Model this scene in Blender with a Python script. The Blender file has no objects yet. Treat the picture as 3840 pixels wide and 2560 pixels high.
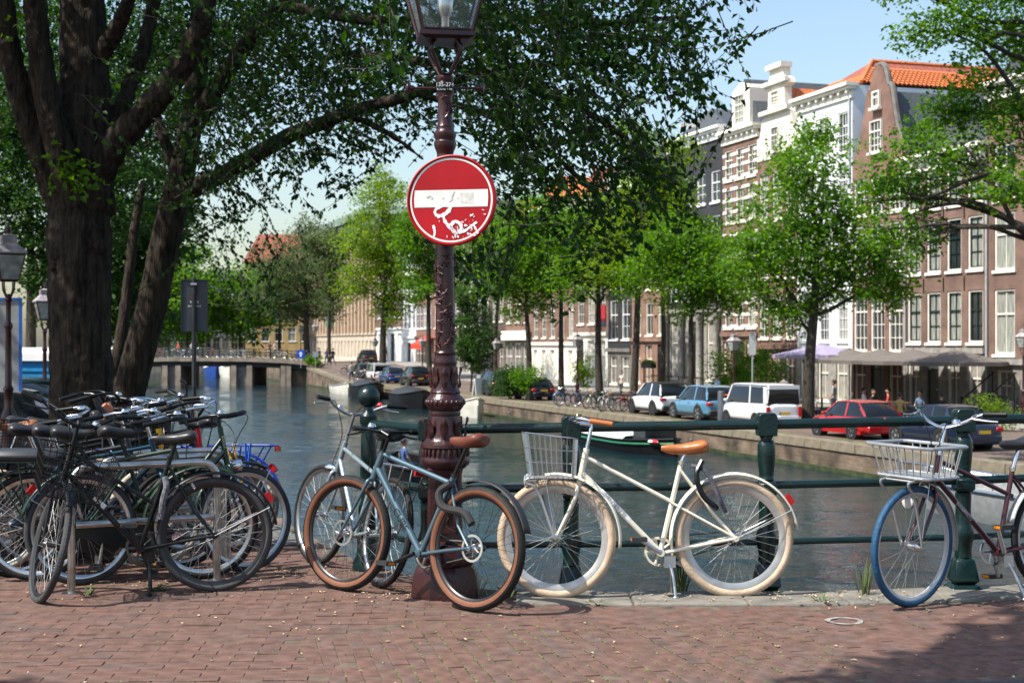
import bpy, math, random
import numpy as np
from mathutils import Matrix, Vector
random.seed(7); RNG = np.random.default_rng(7)
sc = bpy.context.scene
COL = sc.collection
R = math.radians
# ------------------------------------------------------------------ camera, sky, sun, exposure
CAMZ, F = 1.54, 5333.0
cam = bpy.data.cameras.new('camera'); camo = bpy.data.objects.new('camera', cam); COL.objects.link(camo)
cam.lens = 50; cam.sensor_width = 36; cam.clip_end = 2000; cam.clip_start = .1; cam.shift_y = 9/3840
camo.location = (0, 0, CAMZ); camo.rotation_euler = (R(90), 0, 0)
cam.dof.use_dof = True; cam.dof.focus_distance = 8.7; cam.dof.aperture_fstop = 5.0
sc.camera = camo
SUN_EL, SUN_AZ = R(54), R(246)          # azimuth clockwise from +Y: light comes from the left and a little from behind
w = bpy.data.worlds.new('World'); sc.world = w; w.use_nodes = True
nt = w.node_tree; bg = nt.nodes['Background']
sky = nt.nodes.new('ShaderNodeTexSky'); sky.sky_type = 'NISHITA'; sky.sun_disc = False
sky.sun_elevation = SUN_EL; sky.sun_rotation = SUN_AZ; sky.air_density = 1.3; sky.dust_density = 1.9; sky.ozone_density = 2.6
nt.links.new(sky.outputs[0], bg.inputs[0]); bg.inputs[1].default_value = 0.14
sl = bpy.data.lights.new('sun', 'SUN'); sl.energy = 5.0; sl.angle = R(.5); sl.color = (1, .95, .86)
so = bpy.data.objects.new('sun', sl); COL.objects.link(so)
sv = Vector((math.sin(SUN_AZ)*math.cos(SUN_EL), math.cos(SUN_AZ)*math.cos(SUN_EL), math.sin(SUN_EL)))
so.rotation_euler = sv.to_track_quat('Z', 'Y').to_euler(); so.location = (-20, -10, 40)
vs = sc.view_settings; vs.view_transform = 'Standard'; vs.look = 'None'; vs.gamma = 1; vs.use_curve_mapping = False; vs.exposure = 0.62
cy = sc.cycles; cy.max_bounces = 6; cy.diffuse_bounces = 3; cy.glossy_bounces = 3; cy.transmission_bounces = 4; cy.transparent_max_bounces = 8
cy.caustics_reflective = False; cy.caustics_refractive = False; cy.sample_clamp_indirect = 4; cy.use_denoising = True
# ------------------------------------------------------------------ helpers
def P(px, py, Y): return ((px-1920)*Y/F, Y, CAMZ+(1289-py)*Y/F)
D = np.array((-.307, .952)); N = np.array((.952, .307))   # along the canal (away), across it (to the right)
def SQ(s, q, z=0): return (D[0]*s+N[0]*q, D[1]*s+N[1]*q, z)
def s_at(px, q):
    tx = (px-1920)/F; Y = q/(.952*tx+.307); return -.307*tx*Y+.952*Y
def Y_at(px, q): return q/(.952*(px-1920)/F+.307)
RZ = math.atan2(-.952, .307)            # local x runs towards the camera along the canal, local y away from the water
QZ, WZ = -2.07, -3.16
def tag(o, label=None, cat=None, group=None, kind=None):
    for k, v in (('label', label), ('category', cat), ('group', group), ('kind', kind)):
        if v: o[k] = v
    return o
def thing(name, label, cat, loc=(0, 0, 0), rz=0, group=None, rot=None):
    o = bpy.data.objects.new(name, None); COL.objects.link(o); o.empty_display_size = .2
    o.location = loc; o.rotation_euler = rot if rot else (0, 0, rz)
    return tag(o, label, cat, group)
def inst(name, me, parent=None, loc=(0, 0, 0), rot=(0, 0, 0), sc_=None):
    o = bpy.data.objects.new(name, me); COL.objects.link(o); o.location = loc; o.rotation_euler = rot
    if sc_: o.scale = sc_
    if parent is not None: o.parent = parent
    return o
def part(name, parent, loc=(0, 0, 0), rot=(0, 0, 0)):
    return inst(name, None, parent, loc, rot)
class MB:
    def __init__(s, xf=None): s.v = []; s.f = []; s.n = 0; s.xf = xf; s.mi = []; s.m = 0
    def add(s, v, f):
        v = np.asarray(v, float).reshape(-1, 3)
        s.v.append(v); o = s.n; s.f += [tuple(i+o for i in q) for q in f]; s.n += len(v); s.mi += [s.m]*len(f); return s
    def box(s, c, d, rz=0, M=None):
        x, y, z = d[0]/2, d[1]/2, d[2]/2
        v = np.array([(-x,-y,-z),(x,-y,-z),(x,y,-z),(-x,y,-z),(-x,-y,z),(x,-y,z),(x,y,z),(-x,y,z)])
        if rz: a, b = math.cos(rz), math.sin(rz); v = v @ np.array([(a,b,0),(-b,a,0),(0,0,1)])
        if M is not None: v = v @ np.array(M.to_3x3()).T
        return s.add(v+np.array(c), [(0,3,2,1),(4,5,6,7),(0,1,5,4),(1,2,6,5),(2,3,7,6),(3,0,4,7)])
    def bb(s, x0, x1, y0, y1, z0, z1): return s.box(((x0+x1)/2, (y0+y1)/2, (z0+z1)/2), (x1-x0, y1-y0, z1-z0))
    def tube(s, pts, r, seg=8, closed=False, caps=True, sq=1.0):
        p = np.asarray(pts, float); n = len(p); r = np.broadcast_to(np.asarray(r, float), (n,))
        if closed: t = np.roll(p, -1, 0)-np.roll(p, 1, 0)
        else:
            t = np.empty_like(p); t[1:-1] = p[2:]-p[:-2]; t[0] = p[1]-p[0]; t[-1] = p[-1]-p[-2]
        t /= np.maximum(np.linalg.norm(t, axis=1, keepdims=True), 1e-9)
        a = np.array((0, 0, 1.)) if abs(t[0][2]) < .9 else np.array((1., 0, 0))
        u = np.cross(t[0], a); u /= np.linalg.norm(u); V = []
        ang = np.linspace(0, 2*math.pi, seg, endpoint=False); ca, sa = np.cos(ang)[:, None], np.sin(ang)[:, None]
        for i in range(n):
            u = u-t[i]*np.dot(u, t[i]); u /= max(np.linalg.norm(u), 1e-9); b = np.cross(t[i], u)
            V.append(p[i]+r[i]*(ca*u+sa*b*sq))
        f = []
        for i in range(n if closed else n-1):
            j = (i+1) % n
            for k in range(seg): l = (k+1) % seg; f.append((i*seg+k, i*seg+l, j*seg+l, j*seg+k))
        if caps and not closed: f += [tuple(range(seg))[::-1], tuple((n-1)*seg+k for k in range(seg))]
        return s.add(np.vstack(V), f)
    def lathe(s, prof, seg=24, c=(0, 0, 0), ax='z', ph=0, caps=True):
        n = len(prof); a = np.linspace(0, 2*math.pi, seg, endpoint=False)+ph; V = []
        for r, z in prof:
            x, y = r*np.cos(a), r*np.sin(a); zz = np.full(seg, z)
            V.append(np.stack({'z': (x, y, zz), 'y': (x, zz, -y), 'x': (zz, x, y)}[ax], 1))
        f = [(i*seg+k, i*seg+(k+1) % seg, (i+1)*seg+(k+1) % seg, (i+1)*seg+k) for i in range(n-1) for k in range(seg)]
        if caps: f += [tuple(range(seg))[::-1], tuple((n-1)*seg+k for k in range(seg))]
        return s.add(np.vstack(V)+np.array(c), f)
    def ball(s, c, r, seg=12, st=8):
        r = np.broadcast_to(np.asarray(r, float), (3,)); o = s.n
        s.lathe([(math.sin(math.pi*i/st)+1e-4, -math.cos(math.pi*i/st)) for i in range(st+1)], seg, caps=False)
        s.v[-1] = s.v[-1]*r+np.array(c); return s
    def prism(s, poly, d0, d1, pl='xz'):
        n = len(poly)
        mk = {'xz': lambda a, b, d: (a, d, b), 'xy': lambda a, b, d: (a, b, d), 'yz': lambda a, b, d: (d, a, b)}[pl]
        v = [mk(a, b, d0) for a, b in poly]+[mk(a, b, d1) for a, b in poly]
        return s.add(v, [tuple(range(n)), tuple(range(2*n-1, n-1, -1))]+[(i, i+n, (i+1) % n+n, (i+1) % n) for i in range(n)])
    def loft(s, rings, caps=True, closed=True):
        n = len(rings); m = len(rings[0]); f = []
        for i in range(n-1):
            for k in range(m if closed else m-1):
                l = (k+1) % m; f.append((i*m+k, i*m+l, (i+1)*m+l, (i+1)*m+k))
        if caps: f += [tuple(range(m))[::-1], tuple((n-1)*m+k for k in range(m))]
        return s.add(np.vstack([np.asarray(r, float) for r in rings]), f)
    def mesh(s, name, mat, smooth=38):
        me = bpy.data.meshes.new(name); v = np.vstack(s.v)
        if s.xf is not None: M = np.array(s.xf); v = v @ M[:3, :3].T+M[:3, 3]
        me.from_pydata(v.tolist(), [], s.f)
        for m in (mat if isinstance(mat, (list, tuple)) else [mat]): me.materials.append(m)
        if isinstance(mat, (list, tuple)): me.polygons.foreach_set('material_index', np.array(s.mi, 'i'))
        if smooth:
            me.polygons.foreach_set('use_smooth', np.ones(len(me.polygons), bool)); me.update()
            me.set_sharp_from_angle(angle=R(smooth))
        me.update(); return me
    def build(s, name, mat, parent=None, loc=(0, 0, 0), rot=(0, 0, 0), smooth=38):
        return inst(name, s.mesh(name, mat, smooth), parent, loc, rot)
def arc(c, r, a0, a1, n, y=0):          # points on a circle in the local xz plane
    return [(c[0]+r*math.cos(a), y, c[1]+r*math.sin(a)) for a in np.linspace(R(a0), R(a1), n)]
def spline(pts, n=6):                    # Catmull-Rom
    p = np.asarray(pts, float); p = np.vstack([2*p[0]-p[1], p, 2*p[-1]-p[-2]]); o = []
    for i in range(1, len(p)-2):
        for t in np.linspace(0, 1, n, endpoint=False):
            a, b, c, d = p[i-1:i+3]
            o.append(.5*(2*b+(c-a)*t+(2*a-5*b+4*c-d)*t*t+(3*b-a-3*c+d)*t**3))
    o.append(p[-2]); return np.array(o)
# ------------------------------------------------------------------ materials
_m = {}
def mat(name, col, rough=.5, metal=0, var=.15, vs_=6, bump=0, bs=40, bd=.01, coat=0, spec=.5, rust=0, isl=0, col2=None, emit=0, stretch=None):
    if name in _m: return _m[name]
    m = bpy.data.materials.new(name); m.use_nodes = True; t = m.node_tree; b = t.nodes['Principled BSDF']; L = t.links.new
    b.inputs['Roughness'].default_value = rough; b.inputs['Metallic'].default_value = metal
    b.inputs['Coat Weight'].default_value = coat; b.inputs['Specular IOR Level'].default_value = spec
    c = (*col, 1); tc = t.nodes.new('ShaderNodeTexCoord'); co = tc.outputs['Object']
    if stretch:
        mp = t.nodes.new('ShaderNodeMapping'); mp.inputs['Scale'].default_value = stretch; L(co, mp.inputs[0]); co = mp.outputs[0]
    out = None
    if var:
        n = t.nodes.new('ShaderNodeTexNoise'); n.inputs['Scale'].default_value = vs_; n.inputs['Detail'].default_value = 6; L(co, n.inputs['Vector'])
        r = t.nodes.new('ShaderNodeValToRGB'); c2 = col2 if col2 else tuple(min(1, x*(1+var*1.2)) for x in col); c1 = tuple(x*(1-var) for x in col)
        r.color_ramp.elements[0].position = .32; r.color_ramp.elements[1].position = .68
        r.color_ramp.elements[0].color = (*c1, 1); r.color_ramp.elements[1].color = (*c2, 1)
        L(n.outputs[0], r.inputs[0]); out = r.outputs[0]
    if isl:
        g = t.nodes.new('ShaderNodeNewGeometry'); h = t.nodes.new('ShaderNodeHueSaturation')
        mr = t.nodes.new('ShaderNodeMapRange'); mr.inputs[3].default_value = 1-isl; mr.inputs[4].default_value = 1+isl
        L(g.outputs['Random Per Island'], mr.inputs[0]); L(mr.outputs[0], h.inputs['Value'])
        if out: L(out, h.inputs['Color'])
        else: h.inputs['Color'].default_value = c
        out = h.outputs[0]
    if rust:
        n2 = t.nodes.new('ShaderNodeTexNoise'); n2.inputs['Scale'].default_value = 14; n2.inputs['Detail'].default_value = 8; L(co, n2.inputs['Vector'])
        r2 = t.nodes.new('ShaderNodeValToRGB'); r2.color_ramp.elements[0].position = .72-rust*.2; r2.color_ramp.elements[1].position = .76-rust*.2; L(n2.outputs[0], r2.inputs[0])
        mx = t.nodes.new('ShaderNodeMix'); mx.data_type = 'RGBA'; L(r2.outputs[0], mx.inputs[0])
        if out: L(out, mx.inputs[6])
        else: mx.inputs[6].default_value = c
        mx.inputs[7].default_value = (.16, .065, .025, 1); out = mx.outputs[2]
    if out: L(out, b.inputs['Base Color'])
    else: b.inputs['Base Color'].default_value = c
    if bump:
        n3 = t.nodes.new('ShaderNodeTexNoise'); n3.inputs['Scale'].default_value = bs; n3.inputs['Detail'].default_value = 5; L(co, n3.inputs['Vector'])
        bp = t.nodes.new('ShaderNodeBump'); bp.inputs['Strength'].default_value = bump; bp.inputs['Distance'].default_value = bd
        L(n3.outputs[0], bp.inputs['Height']); L(bp.outputs[0], b.inputs['Normal'])
    if emit: b.inputs['Emission Color'].default_value = c; b.inputs['Emission Strength'].default_value = emit
    _m[name] = m; return m
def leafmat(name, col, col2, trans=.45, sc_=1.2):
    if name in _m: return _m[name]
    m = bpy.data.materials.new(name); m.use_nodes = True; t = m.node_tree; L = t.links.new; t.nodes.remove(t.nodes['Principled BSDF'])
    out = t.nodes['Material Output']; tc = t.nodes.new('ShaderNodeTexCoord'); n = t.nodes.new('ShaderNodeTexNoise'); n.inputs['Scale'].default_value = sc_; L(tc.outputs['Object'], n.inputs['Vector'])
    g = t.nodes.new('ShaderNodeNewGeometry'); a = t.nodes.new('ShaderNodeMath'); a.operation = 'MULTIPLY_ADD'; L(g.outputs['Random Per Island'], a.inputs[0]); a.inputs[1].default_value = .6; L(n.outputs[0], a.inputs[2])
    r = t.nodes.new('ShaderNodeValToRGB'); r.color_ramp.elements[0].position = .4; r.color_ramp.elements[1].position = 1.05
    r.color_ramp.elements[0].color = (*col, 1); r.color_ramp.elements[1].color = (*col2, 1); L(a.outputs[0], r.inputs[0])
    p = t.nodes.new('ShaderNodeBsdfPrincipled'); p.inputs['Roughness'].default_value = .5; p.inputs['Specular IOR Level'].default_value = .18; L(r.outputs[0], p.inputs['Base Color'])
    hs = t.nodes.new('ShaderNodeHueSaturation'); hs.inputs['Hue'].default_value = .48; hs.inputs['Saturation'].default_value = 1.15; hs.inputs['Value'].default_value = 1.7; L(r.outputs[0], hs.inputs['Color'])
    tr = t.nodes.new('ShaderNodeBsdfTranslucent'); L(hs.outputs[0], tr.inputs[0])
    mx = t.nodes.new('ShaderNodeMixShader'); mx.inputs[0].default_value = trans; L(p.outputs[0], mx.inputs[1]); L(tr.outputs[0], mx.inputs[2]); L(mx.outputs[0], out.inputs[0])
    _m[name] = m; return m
def brickmat(name, c1, c2, mortar=(.24, .2, .165), sx=1, plane='xz', bw=.22, bh=.07, ms=.012, dirt=.42, bump=.6):
    if name in _m: return _m[name]
    m = bpy.data.materials.new(name); m.use_nodes = True; t = m.node_tree; b = t.nodes['Principled BSDF']; L = t.links.new
    tc = t.nodes.new('ShaderNodeTexCoord'); sp = t.nodes.new('ShaderNodeSeparateXYZ'); cb = t.nodes.new('ShaderNodeCombineXYZ'); L(tc.outputs['Object'], sp.inputs[0])
    ad = t.nodes.new('ShaderNodeMath'); L(sp.outputs[0], ad.inputs[0]); L(sp.outputs[1], ad.inputs[1]); L(ad.outputs[0], cb.inputs[0]); L(sp.outputs[2 if plane == 'xz' else 1], cb.inputs[1])
    if plane == 'xy': L(sp.outputs[0], cb.inputs[0])
    br = t.nodes.new('ShaderNodeTexBrick'); L(cb.outputs[0], br.inputs['Vector']); br.inputs['Scale'].default_value = 1
    br.inputs['Brick Width'].default_value = bw; br.inputs['Row Height'].default_value = bh; br.inputs['Mortar Size'].default_value = ms
    br.inputs['Color1'].default_value = (*c1, 1); br.inputs['Color2'].default_value = (*c2, 1); br.inputs['Mortar'].default_value = (*mortar, 1)
    n = t.nodes.new('ShaderNodeTexNoise'); n.inputs['Scale'].default_value = .9; n.inputs['Detail'].default_value = 8; L(tc.outputs['Object'], n.inputs['Vector'])
    mr = t.nodes.new('ShaderNodeMapRange'); mr.inputs[1].default_value = .3; mr.inputs[2].default_value = .7; mr.inputs[3].default_value = 1-dirt; mr.inputs[4].default_value = 1+dirt*.5; L(n.outputs[0], mr.inputs[0])
    h = t.nodes.new('ShaderNodeHueSaturation'); L(br.outputs[0], h.inputs['Color']); L(mr.outputs[0], h.inputs['Value']); L(h.outputs[0], b.inputs['Base Color'])
    b.inputs['Roughness'].default_value = .9
    bp = t.nodes.new('ShaderNodeBump'); bp.inputs['Strength'].default_value = bump; bp.inputs['Distance'].default_value = .01; bp.invert = True; L(br.outputs[1], bp.inputs['Height']); L(bp.outputs[0], b.inputs['Normal'])
    _m[name] = m; return m
WHITE = mat('cream_paint', (.78, .74, .65), .55, var=.08, vs_=1.5)
PURE = mat('white_paint', (.8, .8, .79), .5, var=.07, vs_=1)
BLACK = mat('black_paint', (.006, .0065, .007), .3, var=.2, spec=.35)
RUBBER = mat('tyre_rubber', (.013, .013, .013), .7, var=.35, vs_=20, bump=.3, bs=120, spec=.3)
STEEL = mat('steel', (.6, .6, .6), .3, 1, var=.15, vs_=8)
CHROME = mat('chrome', (.75, .76, .78), .12, 1, var=0)
ALU = mat('aluminium', (.55, .56, .57), .38, 1, var=.1)
GREYALU = mat('grey_alloy', (.42, .43, .44), .4, .6, var=.12)
BARK = mat('bark', (.04, .032, .024), .95, var=.55, vs_=5, bump=1.0, bs=9, bd=.04, stretch=(3, 3, .55))
GREENRAIL = mat('green_enamel', (.002, .0155, .0145), .3, var=.2, vs_=9, bump=.3, bs=60, rust=.02)
MAROON = mat('maroon_enamel', (.035, .009, .01), .3, var=.2, vs_=9, bump=.25, bs=60)
GLASS = mat('window_glass', (.025, .03, .033), .06, var=.5, vs_=.8, spec=.8)
CURTAIN = mat('curtained_window', (.24, .25, .22), .15, var=.5, vs_=3, spec=.7, stretch=(6, 6, .4))
STONE = mat('grey_stone', (.25, .235, .21), .85, var=.25, vs_=3, bump=.4, bs=30)
DARKSTONE = mat('dark_stone', (.14, .13, .118), .85, var=.3, vs_=2, bump=.4, bs=20)
def textobj(name, body, size, matr, parent, loc, rot, ext=.0005, align='CENTER', sx=1):
    c = bpy.data.curves.new(name, 'FONT'); c.body = body; c.size = size; c.align_x = align; c.align_y = 'CENTER'; c.extrude = ext; c.resolution_u = 2
    c.materials.append(matr); o = bpy.data.objects.new(name, c); COL.objects.link(o)
    dg = bpy.context.evaluated_depsgraph_get(); me = bpy.data.meshes.new_from_object(o.evaluated_get(dg)); bpy.data.objects.remove(o); return inst(name, me, parent, loc, rot)
# ------------------------------------------------------------------ ground, water, quays
def structure(name, mb, m, **k): return tag(mb.build(name, m, smooth=0, **k), kind='structure')
def water_mat():
    m = bpy.data.materials.new('canal_water'); m.use_nodes = True; t = m.node_tree; b = t.nodes['Principled BSDF']; L = t.links.new
    b.inputs['Base Color'].default_value = (.006, .02, .026, 1); b.inputs['Roughness'].default_value = .03; b.inputs['IOR'].default_value = 1.33
    tc = t.nodes.new('ShaderNodeTexCoord'); prev = None
    for sx, sy, sc_, st, dist in ((1, 2.0, 1.6, .7, .04), (1, 2.2, 4.2, .7, .02), (1, 2, 11, .6, .01)):
        mp = t.nodes.new('ShaderNodeMapping'); mp.inputs['Scale'].default_value = (sx, sy, 1); mp.inputs['Rotation'].default_value = (0, 0, .25*sc_); L(tc.outputs['Object'], mp.inputs[0])
        n = t.nodes.new('ShaderNodeTexNoise'); n.inputs['Scale'].default_value = sc_; n.inputs['Detail'].default_value = 3; n.inputs['Distortion'].default_value = .8; L(mp.outputs[0], n.inputs['Vector'])
        bp = t.nodes.new('ShaderNodeBump'); bp.inputs['Strength'].default_value = st; bp.inputs['Distance'].default_value = dist; L(n.outputs[0], bp.inputs['Height'])
        if prev: L(prev.outputs[0], bp.inputs['Normal'])
        prev = bp
    L(prev.outputs[0], b.inputs['Normal']); return m
WATER = water_mat(); waves = []
for k in range(26):                       # real wavelets: many short wave trains, mostly driven up the canal by the wind
    lam = random.choice((.34, .45, .6, .8, 1.1, 1.5, 2.2))*random.uniform(.85, 1.2); th = random.gauss(1.3, .75); waves.append((math.cos(th)*6.283/lam, math.sin(th)*6.283/lam, random.uniform(0, 6.28), lam*random.uniform(.0024, .0054)))
def wave_sheet(xs_, ys_):
    X_, Y_ = np.meshgrid(xs_, ys_); Z_ = np.zeros_like(X_)
    cell = np.maximum(np.gradient(ys_)[:, None], np.gradient(xs_)[None, :])
    mod = .65+.5*np.sin(X_*.19+Y_*.11)*np.sin(Y_*.15-X_*.07)+.25*np.sin(X_*.5+1)*np.sin(Y_*.43)
    for kx, ky, ph, a in waves: Z_ += a*np.sin(kx*X_+ky*Y_+ph+.6*np.sin(X_*.3+ky))*np.clip(2.2-cell*math.hypot(kx, ky), 0, 1)
    e = np.minimum(1, np.minimum((X_-xs_[0])/3, (xs_[-1]-X_)/3).clip(0))*np.minimum(1, np.minimum((Y_-ys_[0])/2, (ys_[-1]-Y_)/20).clip(0))
    Z_ = WZ+.004+Z_*mod*e; n, m = X_.shape; idx = np.arange(n*m).reshape(n, m); f = np.stack([idx[:-1, :-1], idx[:-1, 1:], idx[1:, 1:], idx[1:, :-1]], -1).reshape(-1, 4)
    me = bpy.data.meshes.new('water'); me.vertices.add(n*m); me.vertices.foreach_set('co', np.stack([X_, Y_, Z_], -1).ravel()); me.loops.add(f.size); me.loops.foreach_set('vertex_index', f.ravel().astype('i'))
    me.polygons.add(len(f)); me.polygons.foreach_set('loop_start', np.arange(0, f.size, 4, dtype='i')); me.polygons.foreach_set('use_smooth', np.ones(len(f), bool)); me.materials.append(WATER); me.update(); return me
yy = [7.0]
while yy[-1] < 175: yy.append(yy[-1]+max(.09, .0032*(yy[-1]-4)))
tag(inst('water', wave_sheet(np.concatenate([np.arange(-75, -24, .5), np.arange(-24, 22, .14), np.arange(22, 40, .3)]), np.array(yy))), kind='structure')
g = MB(); g.add([(-500,-120,WZ),(500,-120,WZ),(500,900,WZ),(-500,900,WZ)], [(0,1,2,3)]); structure('water', g, WATER)
ROAD = brickmat('quay_paving', (.13, .085, .066), (.155, .1, .08), (.13, .115, .09), plane='xy', bw=.21, bh=.1, dirt=.35)
# height of the right quay along the canal: flat, then ramping up to the far bridge
def zq(s): return QZ+1.25*max(0, min(1, (s-138)/26))*max(0, min(1, (230-s)/40))
ss = [-40, 20, 60, 100, 130, 138, 143, 148, 153, 158, 164, 175, 190, 205, 215, 230, 400]
g = MB()
for a, b in zip(ss[:-1], ss[1:]): g.add([SQ(a,27.2,zq(a)),SQ(a,80,zq(a)),SQ(b,80,zq(b)),SQ(b,27.2,zq(b))], [(0,1,2,3)])
structure('quay_road', g, ROAD)
structure('far_quay', MB().bb(-110, -18, 236, 300, -4, -1.5), DARKSTONE)
structure('ground', MB().add([(-700,250,-2.4),(700,250,-2.4),(700,1800,-2.4),(-700,1800,-2.4)], [(0,1,2,3)]), DARKSTONE)
g = MB()
for a, b in zip(ss[:-1], ss[1:]): g.add([SQ(a,38.4,zq(a)+.1),SQ(a,42.6,zq(a)+.12),SQ(b,42.6,zq(b)+.12),SQ(b,38.4,zq(b)+.1),SQ(a,38.4,zq(a)),SQ(b,38.4,zq(b))], [(0,1,2,3),(4,0,3,5)])
structure('pavement', g, STONE)
g = MB()   # worn grass and dirt strip by the water
for k in range(70):
    s0 = 30+k*1.9+random.random(); q0 = 27.9+random.random()*.7; a = random.uniform(.5, 1.5)
    g.add([SQ(s0+a*math.cos(t)*1.1, q0+.35*math.sin(t), QZ+.006+k*.0001) for t in np.linspace(0, 6.28, 9)[:-1]], [tuple(range(8))])
tag(g.build('grass', mat('worn_verge', (.1, .1, .035), .95, var=.5, vs_=3), smooth=0), kind='stuff')
QWALL = brickmat('quay_brick', (.13, .088, .058), (.18, .125, .085), (.15, .125, .09), bw=.45, bh=.14, ms=.02, dirt=.85, bump=1)
wall = thing('quay_wall', 'mossy brown brick quay wall with stone coping on the far bank', 'quay wall', SQ(140, 27.2, 0), RZ)
g = MB()
for a, b in zip(ss[:-1], ss[1:]):
    xa, xb = 140-a, 140-b
    g.add([(xa,0,-4.6),(xb,0,-4.6),(xb,0,zq(b)-.3),(xa,0,zq(a)-.3),(xa,.8,zq(a)-.3),(xb,.8,zq(b)-.3)], [(0,1,2,3),(3,2,5,4)])
g.build('wall', QWALL, wall, smooth=0)
cop = MB().bb(-.594, .594, -.06, .7, -.3, .012).mesh('coping_stone', mat('coping', (.17, .143, .1), .9, var=.35, vs_=2.5, bump=.5, bs=25, isl=.12), 0)
x = -19.
while x < 118: 
    if x > 2.2: inst('coping_stone', cop, wall, (x, random.uniform(-.012, .012), QZ+.01), (0, 0, random.uniform(-.004, .004)))
    x += 1.2
g = MB()
for a, b in ((138, 143), (143, 148), (148, 153), (153, 158), (158, 164), (164, 190), (190, 400)):
    g.add([(140-a,-.06,zq(a)-.3),(140-b,-.06,zq(b)-.3),(140-b,-.06,zq(b)+.02),(140-a,-.06,zq(a)+.02),(140-a,.6,zq(a)+.02),(140-b,.6,zq(b)+.02)], [(0,1,2,3),(3,2,5,4)])
g.build('ramp_coping', _m['coping'], wall, smooth=0)
MB().bb(-260, 118, -.06, .012, -3.3, -2.98).build('algae_band', mat('algae', (.028, .04, .012), .8, var=.6, vs_=4), wall, smooth=0)
for k in range(9): MB().lathe([(.05, 0), (.09, -.01), (.09, -.03), (.05, -.05)], 10, ax='y').build('mooring_ring', DARKSTONE, wall, (random.uniform(40, 112), -.01, -2.75))
tuft_m = mat('weed_leaf', (.07, .1, .025), .8, var=.4, isl=.3)
def tuft(name, label, loc, n, h, group=None, spread=.12, m=None):
    g = MB()
    for k in range(n):
        a = random.uniform(0, 6.28); r = random.random()*spread*.4; l = h*random.uniform(.4, 1); o = np.array((r*math.cos(a), r*math.sin(a), 0)); dirv = np.array((math.cos(a), math.sin(a), 0)); w_ = (.006 if h < .12 else .0022)+.002*random.random()
        sd = np.array((-math.sin(a), math.cos(a), 0))*w_; b = o+dirv*spread*.35+np.array((0, 0, l*.65)); c = o+dirv*spread*random.uniform(.6, 1.3)+np.array((0, 0, l))
        g.add([o-sd, o+sd, b+sd*.7, b-sd*.7, c], [(0,1,2,3),(3,2,4)])
    return tag(g.build(name, m or tuft_m, loc=loc, smooth=0), label, 'weed', group)
# ------------------------------------------------------------------ the near bridge deck and its brick paving
BANK = [(-.35, 9.05), (-1.05, 10.0), (-1.8, 11.9)]
def left_edge(t): return (-1.8+D[0]*t, 11.9+D[1]*t)
def zl(t): return -min(2.0, max(0, t-1)*.052)
BED = mat('paving_bed', (.1, .078, .055), .95, var=.5, vs_=8, bump=.6, bs=60)
poly = [(-9, -9), (9, -9), (9, 9.7), (4.2, 9.32), (3.2, 9.1), (2.1, 8.85), (.8, 8.83), (-.1, 8.93)]+BANK+[(-9, 11.9)]
structure('bridge_deck', MB().prism(poly, -1.1, -.004, 'xy'), BED)
g = MB(); ts = [0, 1, 3, 6, 10, 15, 20, 28, 36, 60, 100, 160, 250]
for a, b in zip(ts[:-1], ts[1:]):
    A, B = left_edge(a), left_edge(b); LA, LB = (A[0]-16*N[0]-(8 if a == 0 else 0), A[1]-16*N[1]), (B[0]-16*N[0], B[1]-16*N[1])
    g.add([(*A,zl(a)-.014),(*B,zl(b)-.014),(*LB,zl(b)-.014),(*LA,zl(a)-.014),(*A,-4),(*B,-4)], [(0,1,2,3),(0,4,5,1)])
structure('left_quay', g, brickmat('left_paving', (.17, .105, .085), (.2, .13, .105), (.12, .1, .08), plane='xy', bw=.21, bh=.09))
pav = tag(bpy.data.objects.new('brick_paving', None), kind='structure'); COL.objects.link(pav)
BRK = [mat('paver_%s' % n, c, .85, var=.26, vs_=11, bump=.45, bs=90, isl=.06, spec=.25) for n, c in
       (('rust', (.136, .077, .06)), ('brown', (.13, .077, .061)), ('plum', (.129, .079, .065)), ('grey', (.12, .079, .067)))]
def brick_mesh(l, w_, m):
    g = MB(); a, b, c = l/2, w_/2, .0022
    g.add([(-a,-b,-.05),(a,-b,-.05),(a,b,-.05),(-a,b,-.05),(-a,-b,-c),(a,-b,-c),(a,b,-c),(-a,b,-c),(-a+c,-b+c,0),(a-c,-b+c,0),(a-c,b-c,0),(-a+c,b-c,0)],
          [(0,1,5,4),(1,2,6,5),(2,3,7,6),(3,0,4,7),(4,5,9,8),(5,6,10,9),(6,7,11,10),(7,4,8,11),(8,9,10,11)])
    return g
bm_ = [brick_mesh(.201, .0775, m).mesh('brick', m, 0) for m in BRK]
def kerb_front(x): return 8.36+(.03*(1.4-x)**2 if x < 1.4 else .085*(x-1.4)**2)
DZ = [(-.86, 6.2), (-.95, 6.9), (-1.11, 7.47), (-.62, 7.79), (-.28, 8.06), (.03, 8.44)]
def inzone(x, y):                        # True where the courses run across the bridge
    if x > .03: return True
    if y < 7.47: return x > np.interp(y, [5.5, 6.46, 7.47], [-.78, -.86, -1.11])
    return y < np.interp(x, [-1.11, -.62, -.28, .03], [7.47, 7.79, 8.06, 8.44]) and x > -1.11
def onroad(x, y): return y < 6.42+.09*(x-.9) and x > .3
bricks = []
a0 = R(-76)                               # courses across: lean like the photo's diagonals
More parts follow.
